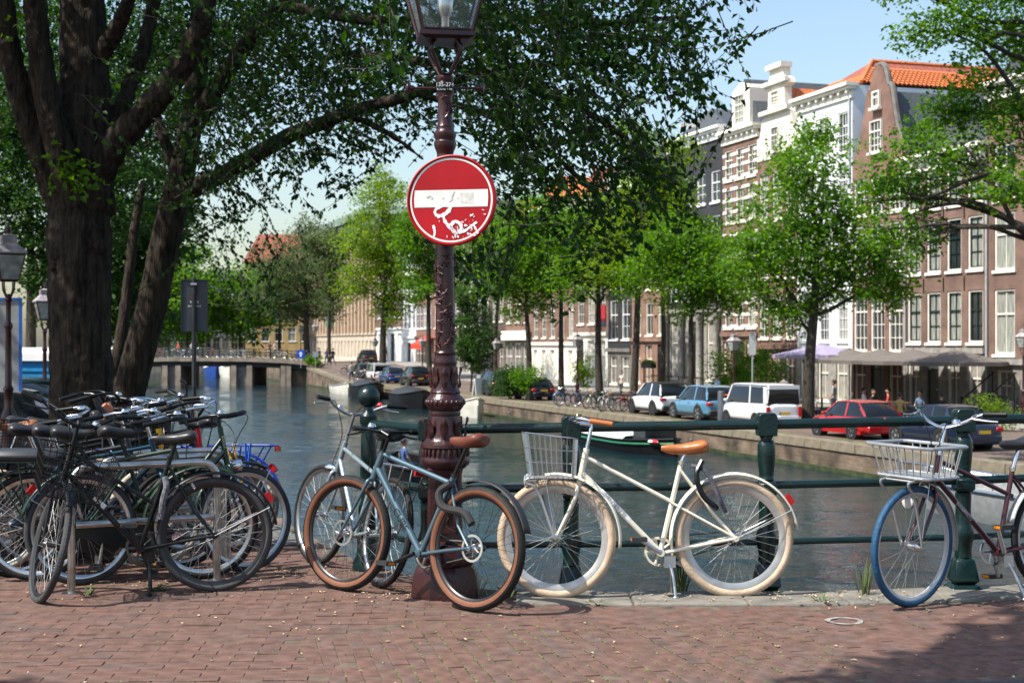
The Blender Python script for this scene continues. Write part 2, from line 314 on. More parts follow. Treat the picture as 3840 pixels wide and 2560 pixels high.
for i in range(-85, 105):
    for j in range(-30, 60):
        t = j*.203+(i % 2)*.1+random.uniform(-.004, .004); o = i*.081
        bend = a0+.045*math.sin(i*.11)
        x = 0+t*math.cos(bend)-o*math.sin(bend)+.2; y = 7.3+t*math.sin(bend)+o*math.cos(bend)
        if -5.2 < x < 5.5 and 5.4 < y < kerb_front(x)-.03 and inzone(x, y) and not onroad(x, y): bricks.append((x, y, bend))
for i in range(-35, 90):
    for j in range(-30, 30):
        o = i*.081; b2 = R(2.5); t = j*.203+(i % 2)*.1
        x = t*math.cos(b2)-o*math.sin(b2)-2; y = 7.6+t*math.sin(b2)+o*math.cos(b2)+.03*math.sin(x*1.3)
        ed = np.interp(x, [-9, -1.8, -1.05, -.35, .1], [13.2, 11.7, 9.85, 8.95, 8.45])
        if -6.6 < x < .2 and 5.4 < y < ed-.05 and not inzone(x, y) and not (y > 10.9 and x > -2.35): bricks.append((x, y, b2))
bricks.sort(key=lambda b: b[1]*1-(.0 if abs(b[0]) < .37*b[1] else -50))
rest = [MB() for _ in BRK]
for k, (x, y, a) in enumerate(bricks):
    c = random.choice((0, 0, 1, 1, 1, 2, 2, 3)); z = random.uniform(-.004, .003)
    if k < 300: inst('brick', bm_[c], pav, (x, y, z), (random.uniform(-.012, .012), random.uniform(-.012, .012), a+random.uniform(-.015, .015)))
    else:
        t = brick_mesh(.201, .0775, None); t.v[0] = t.v[0] @ np.array(Matrix.Rotation(a+random.uniform(-.015, .015), 3, 'Z')).T+np.array((x, y, z)); rest[c].add(t.v[0], t.f)
for c, g in enumerate(rest): tag(g.build('paving_bricks', BRK[c], pav, smooth=0), kind='stuff')
structure('asphalt_road', MB().add([(-.6,6.3-.02,.0),(9,7.05,.0),(9,-9,.0),(-.6,-9,.0)], [(0,3,2,1)]), mat('asphalt', (.05, .055, .06), .85, var=.25, vs_=40, bump=.5, bs=200))
bpy.data.objects['asphalt_road'].location.z = .001
# stone kerb of long blocks
KERB = mat('kerb_stone', (.175, .16, .135), .85, var=.3, vs_=5, bump=.5, bs=50)
kerb = tag(bpy.data.objects.new('stone_kerb', None), kind='structure'); COL.objects.link(kerb)
xs = [.02, .72, 1.4, 2.0, 2.6, 3.3, 4.2, 5.2]
for a, b in zip(xs[:-1], xs[1:]):
    a_, b_ = a+.004, b-.004; f0, f1 = kerb_front(a), kerb_front(b); bk = lambda x: np.interp(x, [0, .8, 2.1, 3.2, 4.2, 9], [8.9, 8.8, 8.82, 9.07, 9.29, 9.7])
    o = MB().prism([(a_, f0), (b_, f1), (b_, bk(b)), (a_, bk(a))], -.3, random.uniform(.008, .016), 'xy').build('kerb_block', KERB, kerb, smooth=0)
    md = o.modifiers.new('bevel', 'BEVEL'); md.width = .012; md.segments = 2
structure('asphalt_patch', MB().add([(-2.35,10.95,.004),(-1.5,10.9,.004),(-1.72,11.6,.004),(-2.0,12.1,.004),(-3.2,12.3,.004)], [(0,1,2,3,4)]), mat('old_asphalt', (.12, .115, .105), .9, var=.3, vs_=30, bump=.5, bs=120))
structure('paint_ring', MB().loft([[(1.846+r*math.cos(t)*(1+.05*math.sin(5*t)), 7.9+r*math.sin(t), .0045) for t in np.linspace(0, 6.28, 33)[:-1]] for r in (.105, .075)], caps=False), mat('worn_white_paint', (.26, .235, .22), .8, var=.5, vs_=24))
# ------------------------------------------------------------------ canal houses on the right bank
Q = 42.4
SLATE = mat('slate', (.06, .065, .07), .6, var=.3, vs_=8)
TILE = mat('orange_pantile', (.5, .14, .04), .8, var=.3, vs_=6, isl=.2)
REDTILE = mat('red_roof', (.25, .07, .045), .85, var=.3, vs_=5)
DKSASH = mat('dark_sash', (.01, .025, .025), .3, var=.1)
_win = {}
def win_mesh(w_, h, style):
    k = (round(w_, 2), round(h, 2), style)
    if k in _win: return _win[k]
    f, p, s, x = MB(), MB(), MB(), w_/2
    t = .09 if 'thin' not in style else .06
    f.bb(-x, -x+t, .05, .2, 0, h); f.bb(x-t, x, .05, .2, 0, h); f.bb(-x+t, x-t, .05, .2, h-t, h); f.bb(-x+t, x-t, .05, .2, 0, t)
    g = MB() if 'dark' in style else f
    if 'dark' in style:
        y0, y1 = .1, .17; a = x-t; g.bb(-a, -a+.05, y0, y1, t, h-t); g.bb(a-.05, a, y0, y1, t, h-t); g.bb(-a+.05, a-.05, y0, y1, t, t+.06); g.bb(-a+.05, a-.05, y0, y1, h-t-.05, h-t)
    fr = .62 if 'six' not in style else .66
    g.bb(-x+t, x-t, .09, .18, h*fr-.04, h*fr+.04)
    nx = 1 if 'plain' in style else (2 if 'six' in style else 1)
    for i in range(1, nx+1): xx = -x+t+(w_-2*t)*i/(nx+1); g.bb(xx-.02, xx+.02, .11, .16, t, h*fr-.04); g.bb(xx-.02, xx+.02, .11, .16, h*fr+.04, h-t)
    if 'plain' not in style:
        for zz in ((h*.33,) if 'six' not in style else (h*.22, h*.44)): g.bb(-x+t, x-t, .115, .155, zz-.018, zz+.018)
    p.add([(-x+t*.5,.165,t*.5),(x-t*.5,.165,t*.5),(x-t*.5,.165,h-t*.5),(-x+t*.5,.165,h-t*.5)], [(0,1,2,3)])
    s.bb(-x-.1, x+.1, -.09, .2, -.14, -.002)
    r = [f.mesh('window', WHITE if 'pure' not in style else PURE, 0), p.mesh('pane', GLASS, 0), s.mesh('sill', WHITE if 'pure' not in style else PURE, 0), g.mesh('sash', DKSASH, 0) if 'dark' in style else None]
    c = r[1].copy(); c.materials[0] = CURTAIN; r.append(c); _win[k] = r; return r
def window(h, x, z, w_, hh, style, curt=.4):
    f, p, s, g, c = win_mesh(w_, hh, style); o = inst('window', f, h, (x, 0, z))
    inst('pane', c if random.random() < curt else p, o); inst('sill', s, o)
    if g: inst('sash', g, o)
    return o
def facade(h, W, zt, wallm, holes, zb=QZ-1.2, depth=9, name='wall', gable=None):
    """wall with real window openings; holes = (x0, x1, z0, z1)"""
    xs = sorted({0, W}|{round(v, 3) for a in holes for v in a[:2]}); zs = sorted({zb, zt}|{round(v, 3) for a in holes for v in a[2:]})
    g = MB()
    hs = [(round(a, 3), round(b, 3), round(c, 3), round(d, 3)) for a, b, c, d in holes]
    for a, b in zip(xs[:-1], xs[1:]):
        for c, d in zip(zs[:-1], zs[1:]):
            mx, mz = (a+b)/2, (c+d)/2
            if any(q[0] < mx < q[1] and q[2] < mz < q[3] for q in hs): continue
            g.add([(a,0,c),(b,0,c),(b,0,d),(a,0,d)], [(0,1,2,3)])
    for a, b, c, d in hs:
        g.add([(a,0,c),(b,0,c),(b,0,d),(a,0,d),(a,.22,c),(b,.22,c),(b,.22,d),(a,.22,d)], [(0,4,5,1),(1,5,6,2),(2,6,7,3),(3,7,4,0),(4,7,6,5)])
    g.add([(0,0,zb),(0,0,zt),(0,depth,zt),(0,depth,zb),(W,0,zb),(W,0,zt),(W,depth,zt),(W,depth,zb)], [(0,3,2,1),(4,5,6,7),(3,7,6,2),(1,2,6,5)])
    if gable: g.prism(gable, 0, .45, 'xz')
    return g.build(name, wallm, h, smooth=0)
def house(px0, px1, zt, label, wallm, rows, n, ww, style='six', curt=.4, gf=None, zgf=1.3, gfm=None, gable=None, q=Q, cornice=WHITE, door=None, name='canal_house', group='canal houses along the far quay', dz=0, gw=1.1, cat='house'):
    s0, s1 = s_at(px0, q), s_at(px1, q); W = abs(s0-s1); h = thing(name, label, cat, SQ(s0, q, dz), RZ, group)
    holes = []; wins = []
    for z0, z1, *o in rows:
        st = o[0] if o and o[0] else style; cnt = o[1] if len(o) > 1 else n; w_ = o[2] if len(o) > 2 else ww
        for i in range(cnt):
            x = W*(i+.5)/cnt; holes.append((x-w_/2, x+w_/2, z0, z1)); wins.append((x, z0, w_, z1-z0, st))
    facade(h, W, zt, wallm, [a for a in holes], zb=zgf if gfm else QZ-1.2, gable=gable and [(x*W, z) for x, z in gable])
    for a in wins: window(h, *a[:4], a[4], curt)
    if gfm:
        nn, w_, hh, z0 = gf; hs = [(W*(i+.5)/nn-w_/2, W*(i+.5)/nn+w_/2, z0, z0+hh) for i in range(nn)]
        o = facade(h, W, zgf, gfm, hs, name='ground_floor'); o.location.y = -.06
        MB().bb(-.02, W+.02, -.24, -.05, zgf-.18, zgf+.1).build('string_course', gfm, h, smooth=0)
        for i, a in enumerate(hs):
            if door is not None and i == door:
                d = MB().bb(a[0]+.02, a[1]-.02, .04, .12, z0, z0+hh*.76).build('door', BLACK, h, smooth=0)
                k = MB(); k.ball((a[1]-.15, 0, z0+hh*.38), .045, 8, 6); k.build('door_knob', CHROME, d)
                MB().bb(a[0]+.02, a[1]-.02, .06, .13, z0+hh*.78, z0+hh-.02).build('fanlight', GLASS, h, smooth=0)
                MB().bb(a[0]-.15, a[1]+.15, -.5, .1, z0-.3, z0-.005).build('step', STONE, h, smooth=0)
            else: window(h, (a[0]+a[1])/2, z0, a[1]-a[0], hh, 'plain', .25)
    if cornice and not gable:
        g = MB(); g.bb(-.05, W+.05, -.12, .1, zt-.75, zt-.45); g.bb(-.12, W+.12, -.35, .2, zt-.25, zt-.08); g.bb(-.18, W+.18, -.5, .3, zt-.08, zt+.12); g.bb(-.02, W+.02, -.05, -.003, zt-.45, zt-.25)
        for i in range(int(W/.8)+1): x = .2+i*(W-.4)/max(1, int(W/.8)); g.bb(x-.09, x+.09, -.3, -.05, zt-.45, zt-.25)
        g.build('cornice', cornice, h, smooth=0)
    return h, W
def roof(h, W, zt, m, rise=2.6, depth=9, hip=0, y0=.3):
    r = zt+.13; g = MB(); g.add([(0,y0,r),(W,y0,r),(W,depth,r),(0,depth,r),(W*.5,y0+hip,r+rise),(W*.5,depth,r+rise)], [(0,1,4),(1,2,5,4),(2,3,5),(3,0,4,5),(0,3,2,1)])
    return g.build('roof', m, h, smooth=0)
def hoist(h, W, z):                       # the beam above the attic window
    MB().bb(W/2-.09, W/2+.09, -1.1, .1, z, z+.22).build('hoist_beam', WHITE, h, smooth=0)
BR1 = brickmat('brown_brick', (.135, .057, .038), (.175, .076, .05))
BR2 = brickmat('red_brick', (.18, .072, .047), (.225, .095, .064))
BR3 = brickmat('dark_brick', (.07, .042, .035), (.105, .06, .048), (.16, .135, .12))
BR4 = brickmat('orange_brick', (.25, .115, .07), (.3, .145, .09))
BLK = mat('black_painted_brick', (.022, .022, .025), .7, var=.2, vs_=2)
WHT = mat('white_stucco', (.74, .76, .77), .8, var=.07, vs_=.7)
CRM = mat('cream_stucco', (.68, .65, .56), .8, var=.08, vs_=.7)
G1 = 'canal houses along the far quay'
# rightmost brick house
h, W = house(3699, 4150, 13.8, 'brown brick house with tall cream windows and a stone stair at the right edge', BR1, [(1.05,4.1),(5.0,7.7),(8.3,10.9)], 3, 1.5, 'plain', .5, (3, 1.1, 1.9, -1.6), .75, STONE)
roof(h, W, 13.8, SLATE)
g = MB()
for k in range(6): g.bb(1.0, 2.6, -1.9+.3*k, -.3, QZ+.2*k, QZ+.2*(k+1)-.002)
st = g.build('stair', DARKSTONE, h, smooth=0)
g = MB()
for x in (1.0, 2.6): g.tube([(x,-2.1,QZ+1.0),(x,-.3,QZ+2.3)], .035, 6); g.tube([(x,-2.1,QZ),(x,-2.1,QZ+1.05)], .04, 6); g.tube([(x,-.4,QZ),(x,-.4,QZ+2.3)], .03, 6); g.ball((x,-2.1,QZ+1.1), .07, 8, 6)
g.build('handrail', BLACK, h)
MB().tube([(.1,-.08,QZ),(.1,-.08,13.2)], .06, 8).build('drainpipe', mat('zinc', (.4, .43, .45), .5, .3), h)
# brick house with dark sashes
h, W = house(3393, 3699, 11.1, 'brown brick house with four bays of dark sash windows in cream reveals', BR1, [(1.6,4.15,'dark'),(5.15,7.75,'dark'),(8.4,10.25,'dark')], 4, 1.18, 'dark', .8, (4, 1.05, 2.6, -1.75), 1.25, STONE, door=1)
roof(h, W, 11.1, SLATE, 3.0)
for z in (4.5, 8.0):
    for i in range(1, 4): MB().bb(W*i/4-.025, W*i/4+.025, -.04, -.002, z-.35, z+.35).build('wall_anchor', BLACK, h, smooth=0)
MB().tube([(.12,-.08,QZ),(.12,-.08,10.8)], .06, 8).build('drainpipe', _m['zinc'], h)
# spout gable brick house
gb = [(0,11.0),(1,11.0),(.98,11.6),(.82,13.2),(.72,15.2),(.66,15.4),(.6,16.3),(.5,16.6),(.4,16.3),(.34,15.4),(.28,15.2),(.18,13.2),(.02,11.6)]
h, W = house(3196, 3393, 11.0, 'narrow red brick house with a curved spout gable', BR2, [(1.15,4.4,'six'),(5.3,8.0,'six'),(8.6,10.6,'six')], 3, 1.35, 'six', .3, (3, 1.2, 2.3, -1.6), 1.0, BR2, gable=gb, door=1)
roof(h, W, 11.0, SLATE, 4.1, 9, 0, .45)
window(h, W/2, 11.9, 1.1, 1.7, 'six thin'); window(h, W/2, 14.3, .7, .9, 'plain')
for o in list(h.children)[-2:]: o.location.y = -.22
g = MB(); g.tube(spline([(x*W, .2, z+.05) for x, z in gb[2:]], 3), .16, 6); g.build('gable_coping', DARKSTONE, h)
MB().bb(.1, W-.1, -1.3, -.06, .55, .95).build('shop_awning', BLACK, h, smooth=0)
# white house with the orange tiled roof
h, W = house(2990, 3196, 16.0, 'tall white plastered house with an orange pantile roof', WHT, [(1.7,4.6),(5.4,8.4),(9.2,11.6),(12.3,14.6)], 3, 1.1, 'six pure', .35, (3, 1.2, 2.5, -1.7), 1.2, STONE)
rf = roof(h, W, 16.0, REDTILE, 1.9, 22, 2.6, .6)
tile = MB(); a = np.linspace(0, 1, 5)
for i in range(4):
    x0, x1 = -.15+.3*a[i], -.15+.3*a[i+1]; z0, z1 = .055*math.sin(a[i]*5.2), .055*math.sin(a[i+1]*5.2)
    tile.add([(x0,0,z0+.05),(x1,0,z1+.05),(x1,.42,z1),(x0,.42,z0),(x0,0,z0),(x1,0,z1)], [(0,1,2,3),(4,5,1,0)])
tm = tile.mesh('roof_tile', TILE, 60)
def tile_slope(A, B, C, Dd, lim):         # eaves A-B, ridge Dd-C
    A, B, C, Dd = map(np.array, (A, B, C, Dd)); n = 0; X = B-A; up = (Dd+C)/2-(A+B)/2; L = np.linalg.norm(up); X = X/np.linalg.norm(X); U = up-X*np.dot(up, X); L = np.linalg.norm(U); U = U/L
    W_ = np.dot(B-A, X); Z = np.cross(X, U); rows_ = int(L/.36)
    for r in range(rows_+1):
        u = r*.36; l0 = np.dot(Dd-A, X)*u/L; l1 = W_+(np.dot(C-A, X)-W_)*u/L
        for k in range(int((l1-l0)/.29)):
            p = A+X*(l0+.15+k*.29)+U*(u-.02)+Z*.03; M = Matrix((X, U, Z)).transposed().to_4x4(); M.translation = Vector(p)
            if n < lim: o = inst('roof_tile', tm, rf); o.matrix_local = M
            n += 1
r0 = 16.13
tile_slope((W,.6,r0), (W,11.5,r0), (W/2,11.5,r0+1.9), (W/2,3.2,r0+1.9), 230)
tile_slope((0,.6,r0), (W,.6,r0), (W/2,3.2,r0+1.9), (W/2,3.2,r0+1.9), 60)
MB().tube([(W/2,3.2,r0+1.95),(W/2,12,r0+1.95)], .12, 6).build('ridge_tiles', TILE, rf)
MB().tube([(W,.6,r0+.05),(W/2,3.2,r0+1.95)], .12, 6).build('hip_tiles', TILE, rf)
MB().tube([(W-.15,-.1,10.2),(W-.15,-.1,15.3)], .06, 8).build('drainpipe', _m['zinc'], h)
# cream neck gable
gb = [(0,13.0),(1,13.0),(1,14.4),(.93,14.5),(.86,15.6),(.72,15.9),(.7,17.2),(.8,17.4),(.78,17.7),(.68,17.9),(.66,18.5),(.34,18.5),(.32,17.9),(.22,17.7),(.2,17.4),(.3,17.2),(.28,15.9),(.14,15.6),(.07,14.5),(0,14.4)]
h, W = house(2842, 2990, 13.0, 'brick house with a tall cream neck gable', BR2, [(1.9,4.6),(5.6,8.2),(9.2,12.2)], 3, 1.2, 'six', .3, (3, 1.1, 2.9, -1.6), 1.4, BR2, door=0, cornice=None)
g = MB().prism([(x*W, z) for x, z in gb], -.06, .45, 'xz'); go = g.build('neck_gable', CRM, h, smooth=0)
g = MB(); g.bb(W*.14, W*.86, -.35, -.05, 15.75, 16.0); g.bb(W*.2, W*.8, -.3, -.05, 17.5, 17.75); g.bb(W*.3, W*.7, -.3, .5, 18.45, 18.75); g.build('moulding', WHITE, go, smooth=0)
for z in (13.4, 16.2): window(h, W/2, z, .95, 1.5 if z < 14 else .9, 'six thin').location.y = -.25
roof(h, W, 13.0, TILE, 4.2, 9, 0, .45); 
# banded brick house with dormer
h, W = house(2711, 2842, 15.4, 'brick house with white stone bands and a cream attic dormer', BR2, [(2.6,5.4),(6.2,8.7),(9.5,11.7),(12.3,14.3)], 3, 1.15, 'six', .3, (3, 1.3, 3.2, -1.5), 2.2, BR2, door=1)
g = MB()
for z in np.arange(2.6, 14.6, .75):
    for i in range(4): x = W*i/3; g.bb(max(.0, x-.55), min(W, x+.55), -.03, -.002, z, z+.2)
g.build('stone_bands', WHITE, h, smooth=0)
roof(h, W, 15.4, SLATE, 3.2)
d = MB().prism([(W*.25,15.5),(W*.75,15.5),(W*.75,18.0),(W*.5,18.5),(W*.25,18.0)], .05, 2.2, 'xz').build('dormer', CRM, h, smooth=0)
window(h, W/2, 15.8, 1.3, 1.9, 'six thin').location.y = -.13
# stone fronted black house with grey ground floor
h, W = house(2505, 2711, 16.0, 'dark grey painted house with white windows above a pale stone entrance', mat('dark_grey_stucco', (.028, .028, .032), .75, var=.2, vs_=2), [(4.6,7.0),(7.9,10.2),(11.1,13.2)], 4, 1.35, 'pure', .2, (3, 1.7, 4.0, -.9), 3.9, STONE, door=1, cornice=PURE)
roof(h, W, 16.0, SLATE, 1.8, 9, 1.0); hoist(h, W, 16.6)
g = MB()
for i in range(4):
    x = W*i/3; g.lathe([(.3,-1.9),(.3,-1.5),(.22,-1.4),(.2,3.0),(.28,3.2),(.3,3.6)], 10, (min(max(x,.3),W-.3), -.35, 0))
g.build('pilaster', STONE, h)
g = MB()
for i in range(26): x = .4+i*(W-.8)/25; g.bb(x-.015, x+.015, -1.5, -1.47, QZ, -.7)
g.bb(.3, W-.3, -1.52, -1.45, -.75, -.68); g.build('iron_fence', BLACK, h, smooth=0)
h, W = house(2370, 2505, 13.6, 'orange brick house with white stone lintels beside the black house', BR4, [(2.2,4.6),(5.6,7.9),(8.8,11.0)], 3, 1.3, 'plain', .4, (3, 1.3, 2.9, -1.4), 1.9, BR4, door=2)
roof(h, W, 13.6, SLATE)
h, W = house(2281, 2370, 14.6, 'narrow black house with tall white windows and a raised stoop', BLK, [(1.9,5.0),(5.9,8.6),(9.4,11.6)], 2, 1.6, 'pure', .2, (2, 1.5, 2.2, -1.6), 1.1, DARKSTONE, cornice=PURE)
roof(h, W, 14.6, SLATE)
MB().bb(.3, 1.6, -.9, -.82, 3.3, 4.6).build('estate_sign', mat('sign_red', (.4, .02, .03), .5), h, smooth=0)
MB().bb(.3, 1.6, -.9, -.81, 3.0, 3.55).build('estate_sign', mat('sign_navy', (.02, .03, .08), .5), h, smooth=0)
h, W = house(2159, 2281, 13.4, 'brown brick house with tall cream windows over a white ground floor', BR1, [(3.2,7.0),(8.0,10.8)], 3, 1.5, 'six', .2, (3, 1.6, 3.2, -1.4), 2.4, WHITE, door=0)
roof(h, W, 13.4, REDTILE)
h, W = house(1994, 2159, 13.8, 'reddish brick house with rows of narrow cream windows above a cream ground floor', BR2, [(2.1,5.6),(6.7,9.6),(10.3,12.2)], 5, 1.15, 'six', .15, (5, 1.1, 2.6, -1.6), 1.6, WHITE, door=3)
roof(h, W, 13.8, TILE); hoist(h, W, 14.2)
h, W = house(1895, 1994, 12.6, 'brown brick house with green shop windows and a cream fascia', BR2, [(3.6,6.4),(7.4,9.8)], 3, 1.5, 'plain', .7, (3, 2.2, 3.4, -1.8), 2.6, DARKSTONE)
MB().bb(.1, W-.1, -.5, -.26, 1.9, 2.8).build('shop_fascia', WHITE, h, smooth=0); roof(h, W, 12.6, TILE)
h, W = house(1815, 1895, 13.5, 'dark brown brick house with narrow tripled windows', BR3, [(3.8,7.0),(8.0,10.6)], 3, 1.2, 'plain', .6, (3, 1.5, 3, -1.6), 2.4, BR3, door=1); roof(h, W, 13.5, SLATE)
h, W = house(1700, 1815, 14.5, 'dark brick house behind the small leafy tree', BR3, [(3.4,6.2),(7.2,9.8),(10.8,12.8)], 4, 1.4, 'pure', .3, (3, 1.9, 3, -1.6), 2.4, DARKSTONE, door=2, cornice=PURE); roof(h, W, 14.5, TILE)
h, W = house(1600, 1700, 14.0, 'brick house behind the lamp post with red trim', BR2, [(3.4,6.2),(7.2,9.8),(10.6,12.6)], 4, 1.4, 'pure', .3, (3, 1.9, 3, -1.6), 2.4, BR2, door=1); roof(h, W, 14.0, REDTILE)
h, W = house(1560, 1600, 15.0, 'dark red brick house next to the red awning', BR2, [(3.4,6.2),(7.2,9.8),(10.8,13.0)], 3, 1.5, 'pure', .3, (3, 1.9, 3, -1.5), 2.4, BR3); roof(h, W, 15.0, REDTILE)
h, W = house(1512, 1560, 16.0, 'narrow bright white house beside the red awning', WHT, [(3.4,6.4),(7.4,10.0),(11.0,13.6)], 3, 1.5, 'pure', .1, (3, 1.9, 3, -1.3), 2.4, WHT, door=1); roof(h, W, 16.0, SLATE)
h, W = house(1414, 1512, 13.0, 'brick corner house with a white columned shop entrance', BR1, [(5.0,7.6),(8.4,10.8)], 5, 1.7, 'pure', .1, (4, 2.2, 3.9, -1.0), 3.6, WHT, door=2); roof(h, W, 13.0, SLATE)
# long office building with pilasters and a scalloped roof edge
h, W = house(1150, 1414, 17.5, 'long sandstone office building with pilasters and a zigzag roof edge', mat('sandstone', (.36, .27, .19), .85, var=.2, vs_=1.2), [(4.3,8.0),(9.2,12.2),(13.0,16.4)], 22, .95, 'plain pure', .3, (22, 1.3, 2.6, -.6), 3.0, mat('pale_sandstone', (.45, .38, .3), .85, var=.2, vs_=1), group=None, name='office_building', cornice=None, cat='office building')
g = MB()
for i in range(23): x = W*i/22; g.bb(x-.28, x+.28, -.45, -.003, 3.12, 17.4)
g.build('pilaster', mat('tan_stone', (.5, .38, .27), .85, var=.15, vs_=1), h, smooth=0)
g = MB(); k = 22
for i in range(k):
    x0, x1 = W*i/k, W*(i+1)/k; g.add([(x0,-1.1,19.5),((x0+x1)/2,-1.1,20.7),(x1,-1.1,19.5),(x0,6,19.5),((x0+x1)/2,6,20.7),(x1,6,19.5)], [(0,1,4,3),(1,2,5,4),(0,2,1)])
    g.bb(x0-.15, x0+.15, -.9, -.4, 17.5, 19.6)
g.bb(0, W, -.4, 6, 17.5, 19.5)
g.build('zigzag_roof', mat('weathered_copper', (.16, .21, .18), .7, var=.3, vs_=2), h, smooth=0)
for x in (W*.42, W*.43+1.2): MB().bb(x-.9, x+.9, -.9, -.45, 4.2, 12.3).build('green_bay', mat('bay_green', (.1, .2, .16), .4), h, smooth=0)
# far end of the canal: a gabled block with a red roof, and pale houses
def farblock(name, label, px0, px1, Y, zt, m, rm, rise, rows, n, rot=0):
    x0, x1 = (px0-1920)*Y/F, (px1-1920)*Y/F; W = x1-x0; h = thing(name, label, 'building', (x0, Y, 0), rot); hs = []
    for z0, z1 in rows:
        for i in range(n): x = W*(i+.5)/n; hs.append((x-.7, x+.7, z0, z1))
    facade(h, W, zt, m, hs, zb=-3)
    for a in hs: window(h, (a[0]+a[1])/2, a[2], 1.4, a[3]-a[2], 'plain pure', .3)
    if rise:
        g = MB(); g.add([(-.4,-.5,zt),(W+.4,-.5,zt),(W+.4,9,zt),(-.4,9,zt),(W*.12,4,zt+rise),(W*.97,4,zt+rise)], [(0,1,5,4),(1,2,5),(2,3,4,5),(3,0,4)]); g.build('roof', rm, h, smooth=0)
    return h
YEL = mat('ochre_stucco', (.42, .3, .13), .8, var=.15, vs_=1)
farblock('gabled_building', 'ochre building with a steep red tiled roof at the far end', 920, 1220, 262, 16.6, YEL, REDTILE, 5.4, [(2,4.5),(6,8.5),(10,12.5),(13.5,15.6)], 6)
for i, (a, b, Y, z, m, lab) in enumerate([(760, 930, 265, 13, WHT, 'white house glimpsed between trees beyond the far bridge'), (640, 760, 262, 12, CRM, 'cream house glimpsed through leaves beyond the far bridge'), (500, 640, 258, 13, WHT, 'pale house behind the leaning trunk beyond the bridge'), (330, 500, 250, 14, BR2, 'brick house seen low between the two trunks')]):
    farblock('canal_house', lab, a, b, Y, z, m, SLATE, 2.5, [(.3,2.8),(4,6.4),(7.6,9.8)], 5)
# shaded brick fronts on the left bank
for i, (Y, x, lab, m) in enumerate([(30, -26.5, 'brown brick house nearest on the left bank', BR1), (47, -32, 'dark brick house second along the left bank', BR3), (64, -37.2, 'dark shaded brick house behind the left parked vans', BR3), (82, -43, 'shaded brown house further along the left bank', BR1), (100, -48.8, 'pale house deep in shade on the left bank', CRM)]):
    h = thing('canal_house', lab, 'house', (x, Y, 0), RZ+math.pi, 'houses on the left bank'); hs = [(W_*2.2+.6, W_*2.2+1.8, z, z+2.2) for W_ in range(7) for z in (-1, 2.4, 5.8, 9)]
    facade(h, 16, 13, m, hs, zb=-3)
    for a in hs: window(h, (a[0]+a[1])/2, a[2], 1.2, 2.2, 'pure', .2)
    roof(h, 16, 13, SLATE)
# ------------------------------------------------------------------ trees
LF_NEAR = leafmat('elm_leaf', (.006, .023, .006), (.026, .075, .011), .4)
LF_FAR = leafmat('street_tree_leaf', (.036, .108, .016), (.12, .255, .03), .5, .5)
LF_YEL = leafmat('young_leaf', (.07, .15, .018), (.18, .29, .03), .5, .5)
LF_DULL = leafmat('grey_green_leaf', (.05, .085, .035), (.11, .15, .06), .4, .5)
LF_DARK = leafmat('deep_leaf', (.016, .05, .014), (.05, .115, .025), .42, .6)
def leaf_mesh(name, pts, size, m, dirs=None, jit=.35, width=.62):
    p = np.asarray(pts, float); n = len(p); s = size*RNG.uniform(1-jit, 1+jit, n)[:, None]
    a = RNG.normal(size=(n, 3)); a[:, 2] = a[:, 2]*.5-.35
    if dirs is not None: a = a*.55+dirs
    a /= np.linalg.norm(a, axis=1, keepdims=True)
    nn = RNG.normal(size=(n, 3)); nn[:, 2] = np.abs(nn[:, 2])+.35; b = np.cross(a, nn); b /= np.maximum(np.linalg.norm(b, axis=1, keepdims=True), 1e-6); c = np.cross(b, a)
    mid = p+a*s*.45; V = np.empty((n, 4, 3)); V[:, 0] = p; V[:, 2] = p+a*s-c*s*.12
    V[:, 1] = mid+b*s*width*.5+c*s*.1; V[:, 3] = mid-b*s*width*.5+c*s*.1
    me = bpy.data.meshes.new(name); me.vertices.add(4*n); me.vertices.foreach_set('co', V.ravel())
    idx = np.arange(4*n).reshape(n, 4); tri = np.stack([idx[:, [0, 1, 2]], idx[:, [0, 2, 3]]], 1).reshape(-1)
    me.loops.add(6*n); me.loops.foreach_set('vertex_index', tri.astype('i')); me.polygons.add(2*n)
    me.polygons.foreach_set('loop_start', np.arange(0, 6*n, 3, dtype='i')); me.materials.append(m); me.update(); me.validate(); return me
def clumps(c, r, n, k, tight=.28):
    """n leaf points in k clumps spread through an ellipsoid"""
    r = np.broadcast_to(np.asarray(r, float), (3,)); d = RNG.normal(size=(k, 3)); d /= np.linalg.norm(d, axis=1, keepdims=True)
    cc = np.array(c)+d*r*(RNG.random((k, 1))**.45); q = RNG.integers(0, k, n)
    sz = RNG.uniform(.5, 1.3, k)[q][:, None]
    return cc[q]+RNG.normal(size=(n, 3))*r*tight*sz*np.array((1, 1, .75)), cc
def limb(g, a, b, r0, r1, wob=.06, n=5, seg=7):
    a, b = np.array(a), np.array(b); L = np.linalg.norm(b-a); p = [a+(b-a)*t+(RNG.normal(size=3)*wob*L if 0 < t < 1 else 0) for t in np.linspace(0, 1, n)]
    p = spline(p, 3); g.tube(p, np.linspace(r0, r1, len(p)), seg); return p
